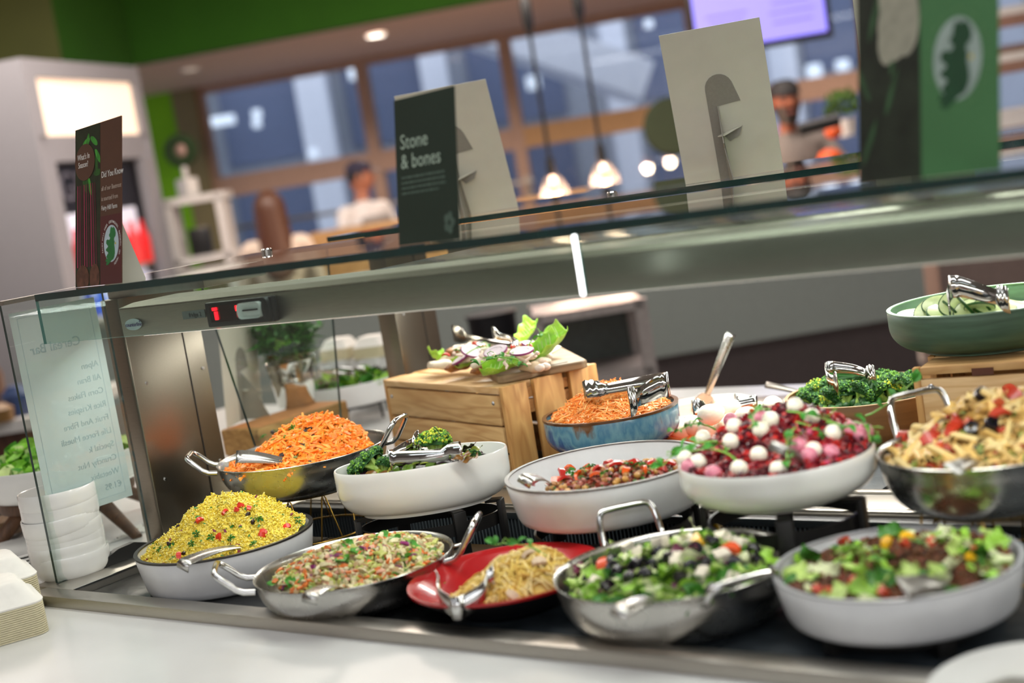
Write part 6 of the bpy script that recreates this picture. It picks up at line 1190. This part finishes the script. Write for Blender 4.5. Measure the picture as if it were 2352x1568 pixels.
for i in range(9): x = k * (.10 + .095 * i); w_ = .0024; art(e, [(x - w_, h * .12), (x + w_, h * .12), (x * .9 + .002 + w_ * .6, h * .64), (x * .9 + .002 - w_ * .6, h * .64)], STK[i % 3], 2 + i * .02, 'photo_stalk')
for cx, rx in ((k * .3, k * .26), (k * .78, k * .2)): art(e, [(x, max(0, y)) for x, y in ell(cx, h * .05, rx, h * .085, 24)], mat('photo_root', '6a4232', .6, var=.4, vscale=70), 3, 'photo_root')
art(e, ell(k * .40, h * .78, k * .40, h * .115), MATS['sign_brown'], 4, 'badge'); txt(e, "What's In\n Season?", k * .10, h * .80, .0150, LETW, 5, space=.95)
txt(e, 'Did You Know', k + wd * .03, h * .655, .0158, LETW); 
for i, s in enumerate(('all of our Beetroot', 'is sourced from')): txt(e, s, k + wd * .03, h * (.575 - .062 * i), .0115, mat('ink_tan', 'c9b6a6', .6))
txt(e, 'Fairy Hill Farm', k + wd * .03, h * .455, .0118, LETW)
emblem(e, k + wd * .235, h * .245, wd * .155, h * .112, mat('emblem_pale', 'c2d6dc', .5), mat('emblem_green', '1f7a3c', .5), 'FAIRY HILL FARM, GORTNAGLOSS, RATOATH, CO. MEATH', LETW)
q = [(wd * .62, 0, -.001), (wd * .62, h * .62, -.001), (wd * .62, h * .55, -.012), (wd * .62 + .02, 0, -.075)]; o = MB().add(q, [(0, 1, 2, 3)]).obj('strut', CARDW, e, smooth=False); solid(o, .002)
# -- stone & bones sign
bl, br = base_pair(918, 1.55, 1056, .148)
e, wd, n, u = card(bl, br, .212, .16, 'dark green sign reading Stone & bones, on the front glass', backm=mat('sign_green', '24352a', .5, var=.06, vscale=8)); h = .212
txt(e, 'Stone\n& bones', wd * .09, h * .655, .030, mat('ink_mint', 'b9cdb9', .6), space=.95)
for i, s in enumerate(('Rescue dogs and edible treasures,', 'fresh bread for the bring tummy', 'stone and bones salad deli, hot', 'pastries, fully loaded salads')):
    pass
INKD = mat('ink_dim', '56695c', .7)
for i, L_ in enumerate((.72, .74, .74, .62)):
    x = wd * .09
    while x < wd * (.09 + L_) - .002:
        l = random.uniform(.004, .013); art(e, rect(x, h * (.45 - i * .036), min(x + l, wd * (.09 + L_)), h * (.45 - i * .036) + .0034), INKD, 3, 'small_print'); x += l + .0016
for i in range(5): a = i * 1.2566; art(e, ell(wd * .86 + .008 * cos(a), h * .115 + .010 * sin(a), .0055, .0065, 10), INKD, 3 + .1 * i, 'leaf_mark')
strut(e, wd, h, .05)
# -- white cards (seen from behind) on the rear glass
def backcard2(pxl, yl, pxr, yr, h, lean, label, hm=None):
    a = rear_base(pxl, yl); b = rear_base(pxr, yr); a.z = b.z = E0
    e, wd, n, u = card(b, a, h, lean, label)
    # back faces the camera: strut on the unprinted side (local -z)
    strut(e, wd, h, .06, zdir=-1); return e
backcard2(985, 2.50, 1190, 2.56, .297, .24, 'white card with grey strut standing behind the Stone & bones sign')
backcard2(1575, 2.46, 1800, 2.53, .297, .20, 'large white card seen from behind with arched grey strut')
backcard2(2005, 2.46, 2230, 2.53, .297, .20, 'white card mostly hidden behind the cauliflower sign')
# -- cauliflower sign, right
bl, br = base_pair(1976, 1.58, 2297, .205)
e, wd, n, u = card(bl, br, .30, .16, 'blurred green cauliflower sign with map emblem at upper right', backm=mat('sign_bright_green', '4c8150', .5, var=.06, vscale=6)); h = .30
k = wd * .47; PD = mat('photo_dark2', '242c20', .5, var=.5, vscale=25); art(e, rect(0, 0, k, h), PD, 0, 'photo_panel')
CF = mat('photo_cauliflower', 'a9a794', .6, var=.15, vscale=60)
for i, (x, y, rx, ry) in enumerate(((.62, .70, .26, .16), (.72, .78, .24, .14), (.78, .60, .22, .14), (.60, .58, .26, .13), (.80, .70, .18, .16), (.66, .86, .22, .10), (.48, .52, .14, .08))): art(e, [(min(k, q[0]), q[1]) for q in ell(k * x, h * y, k * rx, h * ry, 24)], CF, 2 + i * .05, 'photo_curd')
for i in range(10): x, y, T = random.uniform(.05, .95) * k, h * random.choice([random.uniform(.1, .42), random.uniform(.4, .9)]), random.uniform(-.6, .6); art(e, [(min(k, max(0, x + q[0] * cos(T) - q[1] * sin(T))), min(h, max(0, y + q[0] * sin(T) + q[1] * cos(T)))) for q in ell(0, 0, .004 if i % 2 else .011, .028, 14)], mat('photo_leaf3', '3a5c3a', .5, var=.4, vscale=40), 1 + i * .03, 'photo_leaf')
txt(e, 'Did You Know', k + wd * .05, h * .90, .0150, LETW); txt(e, 'all of our Cauliflower', k + wd * .05, h * .845, .0095, mat('ink_pale_green', '7fae74', .6)); txt(e, 'is sourced from', k + wd * .05, h * .785, .0095, MATS['ink_pale_green'])
emblem(e, k + wd * .26, h * .415, wd * .165, h * .150, mat('emblem_pale2', 'a9bcb4', .5), mat('emblem_green2', '1f4c30', .5), 'GROWN ON IRISH FARMS AND SOURCED WITH CARE', mat('ring_green', '6c9c68', .6))
# -- white card with strut on the timber block
p = atZ(527, 981, TB); q = atZ(648, 950, TB); a_ = BLK_P + BLK_DIR * .01; 
p1, p2 = atZ(522, 983, TB), atZ(572, 958, TB); p1.z = p2.z = TB + .0006; cw = (p2 - p1).normalized()
e, wd, n, u = card(p1 + cw * .225, p1, .262, .10, 'white strut card standing on the timber block beside the plant'); h = .262
strut(e, wd, h, .07)
# ------------------------------------------------------------------ plant in steel bucket on the timber block
pb = atZ(690, 925, TB); pb = atZ(683, 930, TB + .001); e = empty('bucket_plant', (pb.x, pb.y, TB + .001), label='leafy green herb plant in a shiny steel bucket', cat='plant')
e.scale = (1.32,) * 3; BH = .092; b = bowl_mesh(.052, BH, 'cone', th=.002); m = MB().lathe([(.001, 0), (.036, 0), (.038, .002), (.0425, .045), (.0445, .050), (.0445, .056), (.0435, .060), (.049, BH - .003), (.050, BH), (.048, BH), (.046, BH - .006), (.040, .05), (.035, .004), (.001, .004)], 48); m.obj('bucket', CHROME, e, angle=60)
MB().lathe([(.001, BH - .02), (.045, BH - .02), (.045, BH - .012), (.001, BH - .010)], 24).obj('soil', mat('soil', '1c130c', .9, bump=1), e)
MB().box((-.050, 0, BH - .004), (.003, .016, .03), 0, Matrix.Rotation(-2.3, 4, 'Z'), bev=.001).obj('bucket_tab', CHROME, e)
bk = Bulk(); st = MB(); VP = []; VR = []
for i in range(90):
    a, rr = random.uniform(0, 6.3), .036 * sqrt(random.random()); x0, y0 = rr * cos(a), rr * sin(a); hh = random.uniform(.06, .135); ox, oy = x0 * random.uniform(.4, 1.5) + random.uniform(-.02, .02), y0 * random.uniform(.4, 1.5) + random.uniform(-.02, .02)
    P = [Vector((x0 + ox * t * t, y0 + oy * t * t, BH - .012 + hh * t - .02 * t * t)) for t in np.linspace(0, 1, 6)]; st.tube(P, .0008, 4)
    for j in range(38):
        t = random.uniform(.15, 1); q = Vector((x0 + ox * t * t, y0 + oy * t * t, BH - .012 + hh * t - .02 * t * t)); VP.append(q); VR.append((random.uniform(-.5, .5), random.uniform(-1.1, .2), random.uniform(0, 6.3)))
n = len(VP); bk.scatter(MB().add([(0, -.001, 0), (.009, -.0036, .0012), (.024, 0, -.001), (.009, .0036, .0012), (0, .001, 0)], [(0, 1, 3, 4), (1, 2, 3)]), np.array([tuple(v) for v in VP]), np.array(VR), RNG.uniform(.8, 1.5, n), RNG.choice(2, n)); 
o = bk.obj('foliage', [mat('rosemary_green', '2c6a22', .5, var=.3), mat('rosemary_light', '4f8f38', .5, var=.3)], e); tag(o, None, None, None, 'stuff'); st.obj('stems', mat('stem_green', '4a6a2a', .6), e); tag(e.children[-1], None, None, None, 'stuff')
# ------------------------------------------------------------------ left of the side glass: bowls, plates, boxes, lettuce bowl
pb = atZ(163, 1337, .90); BR = .074; bm = bowl_mesh(BR, .062, 'round', th=.004, foot=.45, n=48).mesh('bowl_body', WHITEC, angle=60); zz = .9005; os = []
for i in range(7):
    o = put(bm, 'soup_bowl', (pb.x - .001 * i * .55 + random.uniform(-.003, .003), pb.y + .010, zz), (random.uniform(-.02, .02) + (.05 if i == 4 else 0), random.uniform(-.02, .02), 0)); zz += (.0215, .0190, .0195, .0185, .0235, .0245, 0)[i]
    tag(o, 'white soup bowl, ' + ('bottom', 'sixth from top', 'fifth from top', 'fourth from top', 'third from top', 'second from top', 'topmost')[i] + ' of the stack behind the side glass', 'bowl', 'stacked white soup bowls')
pp = atZ(30, 1300, .90); pm = MB().lathe([(.001, .002), (.055, 0), (.06, 0), (.062, .004), (.10, .014), (.101, .017), (.098, .018), (.062, .008), (.001, .007)], 48).mesh('plate_body', WHITEC); zz = .9005
for i in range(4):
    o = put(pm, 'side_plate', (pp.x + .02 + random.uniform(-.004, .004), pp.y + random.uniform(-.004, .004), zz), (0, 0, 0)); zz += .0075; tag(o, 'white plate, ' + ('bottom', 'third from top', 'second from top', 'topmost')[i] + ' in the stack behind the takeaway boxes', 'plate', 'stacked white plates')
# clamshell boxes: nested stacks
BAG = mat('bagasse_lid', 'efece4', .7, var=.03, vscale=60); BAGE = mat('bagasse_edge', 'd8cfae', .8, var=.06, vscale=120)
def rrect(w, d, r, n=5): return [(sx * (w / 2 - r) + r * cos(a), sy * (d / 2 - r) + r * sin(a)) for sx, sy, a0 in ((1, 1, 0), (-1, 1, pi / 2), (-1, -1, pi), (1, -1, 1.5 * pi)) for a in np.linspace(a0, a0 + pi / 2, n)]
def loft(levels, n=5):
    m = MB(); k = 4 * n; vs = []
    for w, d, r, z in levels: vs += [(x, y, z) for x, y in rrect(w, d, r, n)]
    fs = [tuple(range(k - 1, -1, -1)), tuple((len(levels) - 1) * k + i for i in range(k))]
    for j in range(len(levels) - 1):
        for i in range(k): fs.append((j * k + i, j * k + (i + 1) % k, (j + 1) * k + (i + 1) % k, (j + 1) * k + i))
    return m.add(vs, fs)
TW, TD = .165, .165
tray = loft([(TW - .004, TD - .004, .022, 0), (TW, TD, .024, .0006), (TW, TD, .024, .0030), (TW - .004, TD - .004, .022, .0034)]).mesh('tray_layer', BAGE, angle=50)
lid = loft([(TW, TD, .024, 0), (TW + .002, TD + .002, .025, .003), (TW - .006, TD - .006, .022, .006), (TW - .014, TD - .014, .02, .0075), (TW - .05, TD - .05, .02, .034), (TW - .062, TD - .062, .018, .038)]); 
lidm = lid.mesh('lid', BAG, angle=50)
def stack(px, py, ang, n, tag_, sc=1.0):
    p = atZ(px, py, .90); z = .9004
    for i in range(n):
        o = put(tray, 'takeaway_box', (p.x, p.y, z), (0, 0, ang), sc); z += .0037 * sc
        tag(o, f'cream rim of a nested takeaway box in the {tag_} stack', 'takeaway box', f'nested takeaway boxes in the {tag_} stack')
    o = put(lidm, 'takeaway_box', (p.x, p.y, z), (0, 0, ang), sc); tag(o, f'white takeaway box with raised lid on top of the {tag_} stack', 'takeaway box')
stack(-12, 1460, radians(-24), 15, 'front'); stack(-16, 1415, radians(-24), 19, 'rear')
# oval lettuce bowl on wooden stand
cb = atZ(128, 1050, 1.085); CL = (cb.x - .015, cb.y + .02); RL = .188
e = empty('serving_bowl', (CL[0], CL[1], 1.012), label='large white bowl of chopped lettuce on a wooden stand at left', cat='bowl'); bowl_mesh(RL, .073, 'straight', th=.006).obj('body', WHITEC, e, angle=60)
F_L = hill(.05, [(-.09, -.02, .035, .07), (.03, .02, .012, .1)], .006, 60, 22); bk = Bulk(); n = 240; x, y = on_disc(n, RL - .02); bk.mb(base_disc(F_L, RL - .014, .006)); bk.scatter(T_leaf(.04, .03, .5, .4, 6, 5), np.stack([x, y, F_L(x, y) + RNG.uniform(0, .012, n)], 1), lay(F_L, x, y, .7), RNG.uniform(.5, 1.3, n), RNG.choice(3, n, p=[.5, .35, .15])); stuff(bk, 'chopped_lettuce', [mat('cos_green', '86c23c', .45, var=.3, vscale=40, sss=.1), mat('cos_pale', 'cfe09a', .45, var=.2, sss=.1), mat('cos_dark', '4f9a2c', .45)], (CL[0], CL[1], 1.012), 'chopped green lettuce filling the large white bowl at left', 'lettuce')
e = empty('wooden_stand', (CL[0], CL[1], .9), label='round dark wooden stand with splayed legs under the lettuce bowl', cat='stand')
MB().lathe([(.09, .085), (.15, .085), (.152, .092), (.152, .107), (.148, .111), (.09, .111)], 40, closed=True).obj('ring_top', WALNUT, e)
ft = atZ(331, 1236, .9); a0 = atan2(ft.y - CL[1], ft.x - CL[0]); rf = min(.24, sqrt((ft.y - CL[1]) ** 2 + (ft.x - CL[0]) ** 2))
for k in range(4): a = a0 + k * pi / 2; MB().tube([(.11 * cos(a), .11 * sin(a), .09), (rf * cos(a), rf * sin(a), .001)], [.019, .011], 12).obj('leg', WALNUT, e)
pj = atZ(30, 1262, .9); e = empty('glass_jar', (-3.02, 1.78, .9), label='squat glass jar with steel collar holding brown grains', cat='jar')
MB().lathe([(.001, 0), (.05, 0), (.058, .01), (.06, .06), (.056, .07), (.054, .07), (.057, .06), (.055, .012), (.048, .003), (.001, .003)], 36).obj('glass', mat_glass('jar_glass', (.95, .96, .96)), e); MB().lathe([(.055, .064), (.063, .064), (.063, .072), (.055, .072)], 36, closed=True).obj('collar', CHROME, e); MB().lathe([(.001, .005), (.052, .012), (.052, .045), (.001, .052)], 24).obj('grains', mat('brown_grain', '7a5a38', .8, var=.4, vscale=300, bump=1), e)
# speckled paper on the worktop
pA, pB, pC_, pD = atZ(245, 1250, .9008), atZ(330, 1220, .9008), Vector((-2.46, 2.12, .9008)), Vector((-2.72, 2.02, .9008))
def paper(u, v): p = (pA * (1 - u) + pB * u) * (1 - v) + (pD * (1 - u) + pC_ * u) * v; return (p.x, p.y, .9012 + .004 * (sin(u * 5 + v * 3) * .5 + .5) * v * (1 - v) * 3)
o = MB().grid(paper, 16, 16).obj('paper_sheet', mat('crumpled_paper', 'd4d2cd', .8, var=.08, vscale=14, bump=.3, bscale=10)); tag(o, 'crumpled white paper with crumbs beneath the lettuce bowl stand', 'paper')
bk = Bulk(); n = 90; uu = RNG.uniform(.05, .95, (n, 2)); P = np.array([paper(*q) for q in uu]); P[:, 2] += .001; bk.scatter(T_ico(.0014, 5, 3), P, RNG.uniform(0, 6, (n, 3)), RNG.uniform(.5, 1.3, n), RNG.choice(3, n)); tag(bk.obj('crumbs', [mat('crumb_gold', 'b8863a', .8), mat('crumb_dark', '4a4440', .8), mat('crumb_blue', '3a4a78', .8)]), 'scattered tiny crumbs on the white paper', 'crumbs', None, 'stuff')
# rear salad dish and box stacks beyond the columns
F_D = hill(.046, [(0, 0, .02, .1)], .006, 50, 5); pr = atY(800, 872, 2.93); CR_ = (pr.x, pr.y); ZR = pr.z; e = empty('serving_bowl', (CR_[0], CR_[1], ZR - .065), label='grey-white bowl of mixed leaves behind the bucket plant', cat='bowl'); bowl_mesh(.15, .065, 'straight').obj('body', WHITEM, e, angle=60)
bk = Bulk(); n = 170; x, y = on_disc(n, .13); bk.mb(base_disc(F_D, .138, .006)); bk.scatter(T_leaf(.04, .028, .5, .4, 6, 5), np.stack([x, y, F_D(x, y) + RNG.uniform(0, .014, n)], 1), lay(F_D, x, y, .7), RNG.uniform(.5, 1.3, n), RNG.choice(3, n, p=[.5, .3, .2])); stuff(bk, 'mixed_leaves', [MATS['lettuce_c'], MATS['lettuce_a'], mat('dark_leaf', '3a2420', .5)], (CR_[0], CR_[1], ZR - .065), 'mixed green and dark leaves in the grey-white rear bowl', 'salad leaves')
hS = ZR - .065 - .9135; e = empty('black_stand', (CR_[0], CR_[1], .9125), label='tall black wire stand under the rear bowl of mixed leaves', cat='stand')
MB().tube([(.11 * cos(a), .11 * sin(a), hS - .004) for a in np.linspace(0, 2 * pi, 32, endpoint=False)], .004, 6, closed=True).obj('ring', BLACKM, e)
for k in range(5): a = k * 1.2566; MB().tube([(.11 * cos(a), .11 * sin(a), hS - .004), (.115 * cos(a), .115 * sin(a), .001)], .0035, 6).obj('leg', BLACKM, e)
_b = atY(735, 850, 2.86); tongs3('serving_tongs', _b, (atY(838, 850, 2.92), atY(815, 862, 2.86)), .016, .022, 'dark polished tongs on the mixed leaves behind the bucket')
for i, (px, py) in enumerate(((785, 826), (860, 815))):
    p = atY(px, py, 3.16)
    for k in range(9):
        o = put(tray, 'takeaway_box', (p.x, p.y, .9004 + k * .0037 + .16), (0, 0, .3), (.62, .62, 1)); tag(o, f'takeaway box rim in the {("left", "right")[i]} far stack behind the mixed leaves', 'takeaway box', f'far {("left", "right")[i]} takeaway box stack')
    o = put(lidm, 'takeaway_box', (p.x, p.y, .9004 + 9 * .0037 + .16), (0, 0, .3), (.62, .62, .8)); tag(o, f'takeaway box lid topping the {("left", "right")[i]} far stack', 'takeaway box')
    o = MB().box((p.x, p.y, .98), (.11, .11, .159), 0, None, bev=.004).obj('carton_riser', mat('riser_white', 'c4c6c4', .6)); tag(o, f'pale carton under the {("left", "right")[i]} far takeaway box stack', 'carton')
# plate close to the camera at lower right
p = atZ(2420, 1640, .905); o = put(pm, 'side_plate', (p.x, p.y, .9005), (0, 0, 0), (1.25, 1.25, 2.2)); tag(o, 'very blurred white plate at the lower right corner', 'plate')
# ------------------------------------------------------------------ people
def person(name, loc, facing, label, H, pose, cloth, legs, skin, extra=None):
    """one continuous body: capsules fused by a voxel remesh; local -y is the front"""
    e = empty(name, loc, facing, label, 'person'); s = H / 1.75; mb = MB()
    def cap(a, b, ra, rb, flat=1.0, n=12):
        a, b = Vector(a) * s, Vector(b) * s; mb.tube([a + (b - a) * t for t in np.linspace(0, 1, 7)], [(ra + (rb - ra) * t) * s for t in np.linspace(0, 1, 7)], n); mb.sphere(a, ra * s, u=n, v=8); mb.sphere(b, rb * s, u=n, v=8)
    def ellip(c, r): mb.sphere(tuple(Vector(c) * s), tuple(q * s for q in r), u=18, v=12)
    ellip((0, 0, 1.28), (.175, .115, .20)); ellip((0, .0, 1.08), (.150, .105, .20)); ellip((0, .01, .93), (.165, .120, .14)); cap((0, .005, 1.40), (0, -.005, 1.53), .062, .052)
    cap((-.17, 0, 1.40), (.17, 0, 1.40), .062, .062)
    for k, sd in ((0, -1), (1, 1)):
        sh, el, wr = (sd * .195, 0, 1.39), pose['elbow'][k], pose['wrist'][k]; cap(sh, el, .052, .042); cap(el, wr, .042, .029)
        cap((sd * .09, .01, .90), (sd * .10, -.01, .50), .088, .058); cap((sd * .10, -.01, .50), (sd * .10, .02, .09), .056, .038); cap((sd * .10, .03, .05), (sd * .11, -.14, .035), .042, .034)
        w_ = Vector(wr); d = (w_ - Vector(el)).normalized(); cap(tuple(w_), tuple(w_ + d * .07), .030, .034)
    tmp = mb.obj('body', cloth, None); md = tmp.modifiers.new('remesh', 'REMESH'); md.mode = 'VOXEL'; md.voxel_size = .014; sm = tmp.modifiers.new('smooth', 'SMOOTH'); sm.iterations = 4
    dg = bpy.context.evaluated_depsgraph_get(); me = bpy.data.meshes.new_from_object(tmp.evaluated_get(dg)); bpy.data.objects.remove(tmp)
    me.materials.clear(); [me.materials.append(m) for m in (cloth, legs, skin, mat('shoe_black', '151515', .5))]
    for p in me.polygons:
        c = p.center / s; w0 = [Vector(q) for q in pose['wrist']]; mi = 0
        if c.z < .10: mi = 3
        elif c.z < .92 and abs(c.x) < .24 and min((c - q).length for q in w0) > .14: mi = 1
        elif c.z > 1.475: mi = 2
        elif min((c - q).length for q in w0) < .085 or any((c - q).dot((q - Vector(el)).normalized()) > -.02 and (c - q).length < .16 for q, el in zip(w0, pose['elbow'])): mi = 2
        p.material_index = mi; p.use_smooth = True
    b = bpy.data.objects.new('body', me); COL.objects.link(b); b.parent = e
    # hands
    for k, sd in ((0, -1), (1, 1)):
        w_ = Vector(pose['wrist'][k]); d = (w_ - Vector(pose['elbow'][k])).normalized(); T = frame(w_ + d * .07, d, (0, 0, 1)); hm = MB()
        for j in range(4): y = (j - 1.5) * .019; L = (.066, .076, .072, .056)[j]; hm.tube([T @ Vector(q) for q in ((0, y, 0), (L * .45, y * 1.05, -.004), (L * .8, y * 1.05, -.018), (L, y, -.032))], [.010, .009, .008, .006], 7)
        hm.tube([T @ Vector(q) for q in ((-.04, sd * -.028, 0), (-.005, sd * -.05, -.012), (.022, sd * -.052, -.024))], [.012, .010, .007], 7)
        hm.v = [tuple(Vector(q) * s) for q in hm.v]; hm.obj('fingers', skin, b)
    # head
    hz = 1.535 + .105; yaw = pose.get('head', 0); hd = empty('head', (0, -.012 * s, hz * s), yaw); hd.parent = e; hm = MB()
    def f(u, v):
        a, p = 2 * pi * u, (v - .5) * pi; x, y, z = .076 * cos(p) * sin(a), -.095 * cos(p) * cos(a), .118 * sin(p)
        if z < 0: k = 1 + z * 2.2; x *= max(.62, k); y = y * (1 + z * 1.2) - .006
        return (x * s, y * s, z * s)
    hm.grid(f, 24, 16, wrap=True); hm.tube([(0, -.092 * s, .012 * s), (0, -.108 * s, -.018 * s), (0, -.092 * s, -.026 * s)], [.008 * s, .013 * s, .008 * s], 8)
    for sd in (-1, 1): hm.sphere((sd * .078 * s, .005 * s, -.005 * s), (.010 * s, .020 * s, .032 * s), u=8, v=6)
    o = hm.obj('face', skin, hd, angle=180)
    for sd in (-1, 1): MB().sphere((sd * .030 * s, -.087 * s, .012 * s), (.011 * s, .007 * s, .007 * s), u=10, v=6).obj('eye', mat('eye_dark', '241a16', .3), hd); MB().tube([(sd * .016 * s, -.091 * s, .034 * s), (sd * .046 * s, -.082 * s, .032 * s)], .004 * s, 6).obj('eyebrow', mat('brow_dark', '2a1c14', .8), hd)
    MB().tube([(-.022 * s, -.089 * s, -.052 * s), (0, -.094 * s, -.054 * s), (.022 * s, -.089 * s, -.052 * s)], .005 * s, 6).obj('mouth', mat('lip', '8a4a40', .5), hd)
    return e, hd, s, b
SK1 = mat('skin_warm', 'b5765c', .5, sss=.1); SK2 = mat('skin_tan', '8c4f36', .5, sss=.1)
HAIRB = mat('brown_hair', '4a2a18', .45, var=.35, vscale=30, stretch=(40, 40, 2)); HAIRK = mat('black_hair', '17110f', .5, var=.4)
# woman with long hair, seen from behind
p0 = atB(612, 440, 9.0); e, hd, s, b = person('person', (p0.x, p0.y, 0), -YAW + pi + .15, 'person with long brown hair and pale top, seen from behind', 1.66, dict(elbow=[(-.26, -.06, 1.14), (.26, -.08, 1.14)], wrist=[(-.20, -.30, 1.10), (.20, -.30, 1.10)]), mat('pale_blouse', 'c9b8a8', .8), mat('trousers_dark', '2a2c34', .8), SK1)
def hairf(u, v):
    a = 2 * pi * u; t = v; back = cos(a) * .5 + .5
    if t < .45: q = t / .45 * pi / 2; r = .104 * sin(q); z = .135 * cos(q)
    else: q = (t - .45) / .55; r = .104 * (1 + .16 * q); z = -q * (.40 * back ** .6 + .06)
    return (r * sin(a) * s * (1 + .03 * sin(a * 13)), (r * cos(a) * 1.08 + .014 + .035 * max(0, t - .45) * back) * s, z * s)
solid(MB().grid(hairf, 40, 20, wrap=True).obj('hair', HAIRB, hd), .004)
# man in cap and white jacket
p0 = atB(822, 400, 10.5); e, hd, s, b = person('person', (p0.x, p0.y, 0), -YAW + .75, 'person in dark cap, white jacket and grey apron, far behind', 1.80, dict(elbow=[(-.28, -.06, 1.15), (.28, -.04, 1.14)], wrist=[(-.16, -.28, 1.10), (.22, -.26, 1.08)], head=.8), mat('white_jacket', 'e6e4e4', .8), mat('trousers_grey', '3a3c42', .8), SK1)
MB().lathe([(.001, .128), (.05, .120), (.082, .085), (.090, .045), (.086, .043), (.001, .10)], 24, T=Matrix.Diagonal((s, s * 1.12, s, 1))).obj('cap_crown', mat('navy_cap', '2c2a44', .7), hd); MB().grid(lambda u, v: ((u - .5) * .15 * s * (1 - .3 * v), (-.09 - .075 * v) * s, (.052 - .012 * v - .05 * (u - .5) ** 2) * s), 8, 5).obj('cap_peak', MATS['navy_cap'], hd); solid(hd.children[-1], .005)
MB().lathe([(.079, .05), (.084, .02), (.080, -.02), (.075, -.018)], 20, T=TR((0, .012 * s, 0), (0, 0, 0), s)).obj('hair', HAIRK, hd)
solid(MB().grid(lambda u, v: ((u - .5) * .26 * s * (1 + .35 * v), (-.128 - .012 * sin(pi * u)) * s, (1.36 - .78 * v) * s), 10, 10).obj('apron', mat('grey_apron', '8f8a88', .8), b), .006)
# bearded cook in grey
p0 = atB(1800, 215, 8.2); e, hd, s, b = person('person', (p0.x, p0.y, 0), -YAW - .05, 'person with dark cap, beard and grey top, reaching forward at right', 1.80, dict(elbow=[(-.25, -.12, 1.16), (.30, -.14, 1.18)], wrist=[(-.10, -.36, 1.18), (.36, -.36, 1.30)], head=.1), mat('grey_top', '6c6560', .8), mat('trousers_black', '1c1c20', .8), SK2)
MB().lathe([(.001, .132), (.05, .126), (.082, .09), (.088, .040), (.084, .040), (.001, .10)], 24, T=Matrix.Diagonal((s, s * 1.12, s, 1))).obj('cap', mat('black_cap', '1a1718', .7), hd)
MB().grid(lambda u, v: ((.078 * sin((u - .5) * 3.0) * (1 - .35 * v)) * s, (-.100 * cos((u - .5) * 2.9) * (1 - .15 * v) - .004) * s, (-.030 - .095 * v + .02 * abs(u - .5) * 2) * s), 14, 6).obj('beard', HAIRK, hd); solid(hd.children[-1], .012)
p = atB(1885, 290, 7.55); o = MB().tube([(-.12, 0, 0), (.10, 0, .02)], .035, 12, T=frame(p, E1, (0, 0, 1))).obj('black_sleeve', BLACK, None); tag(o, 'black padded bag lying on the ledge before the bearded cook', 'bag')
bpy.context.view_layer.update()
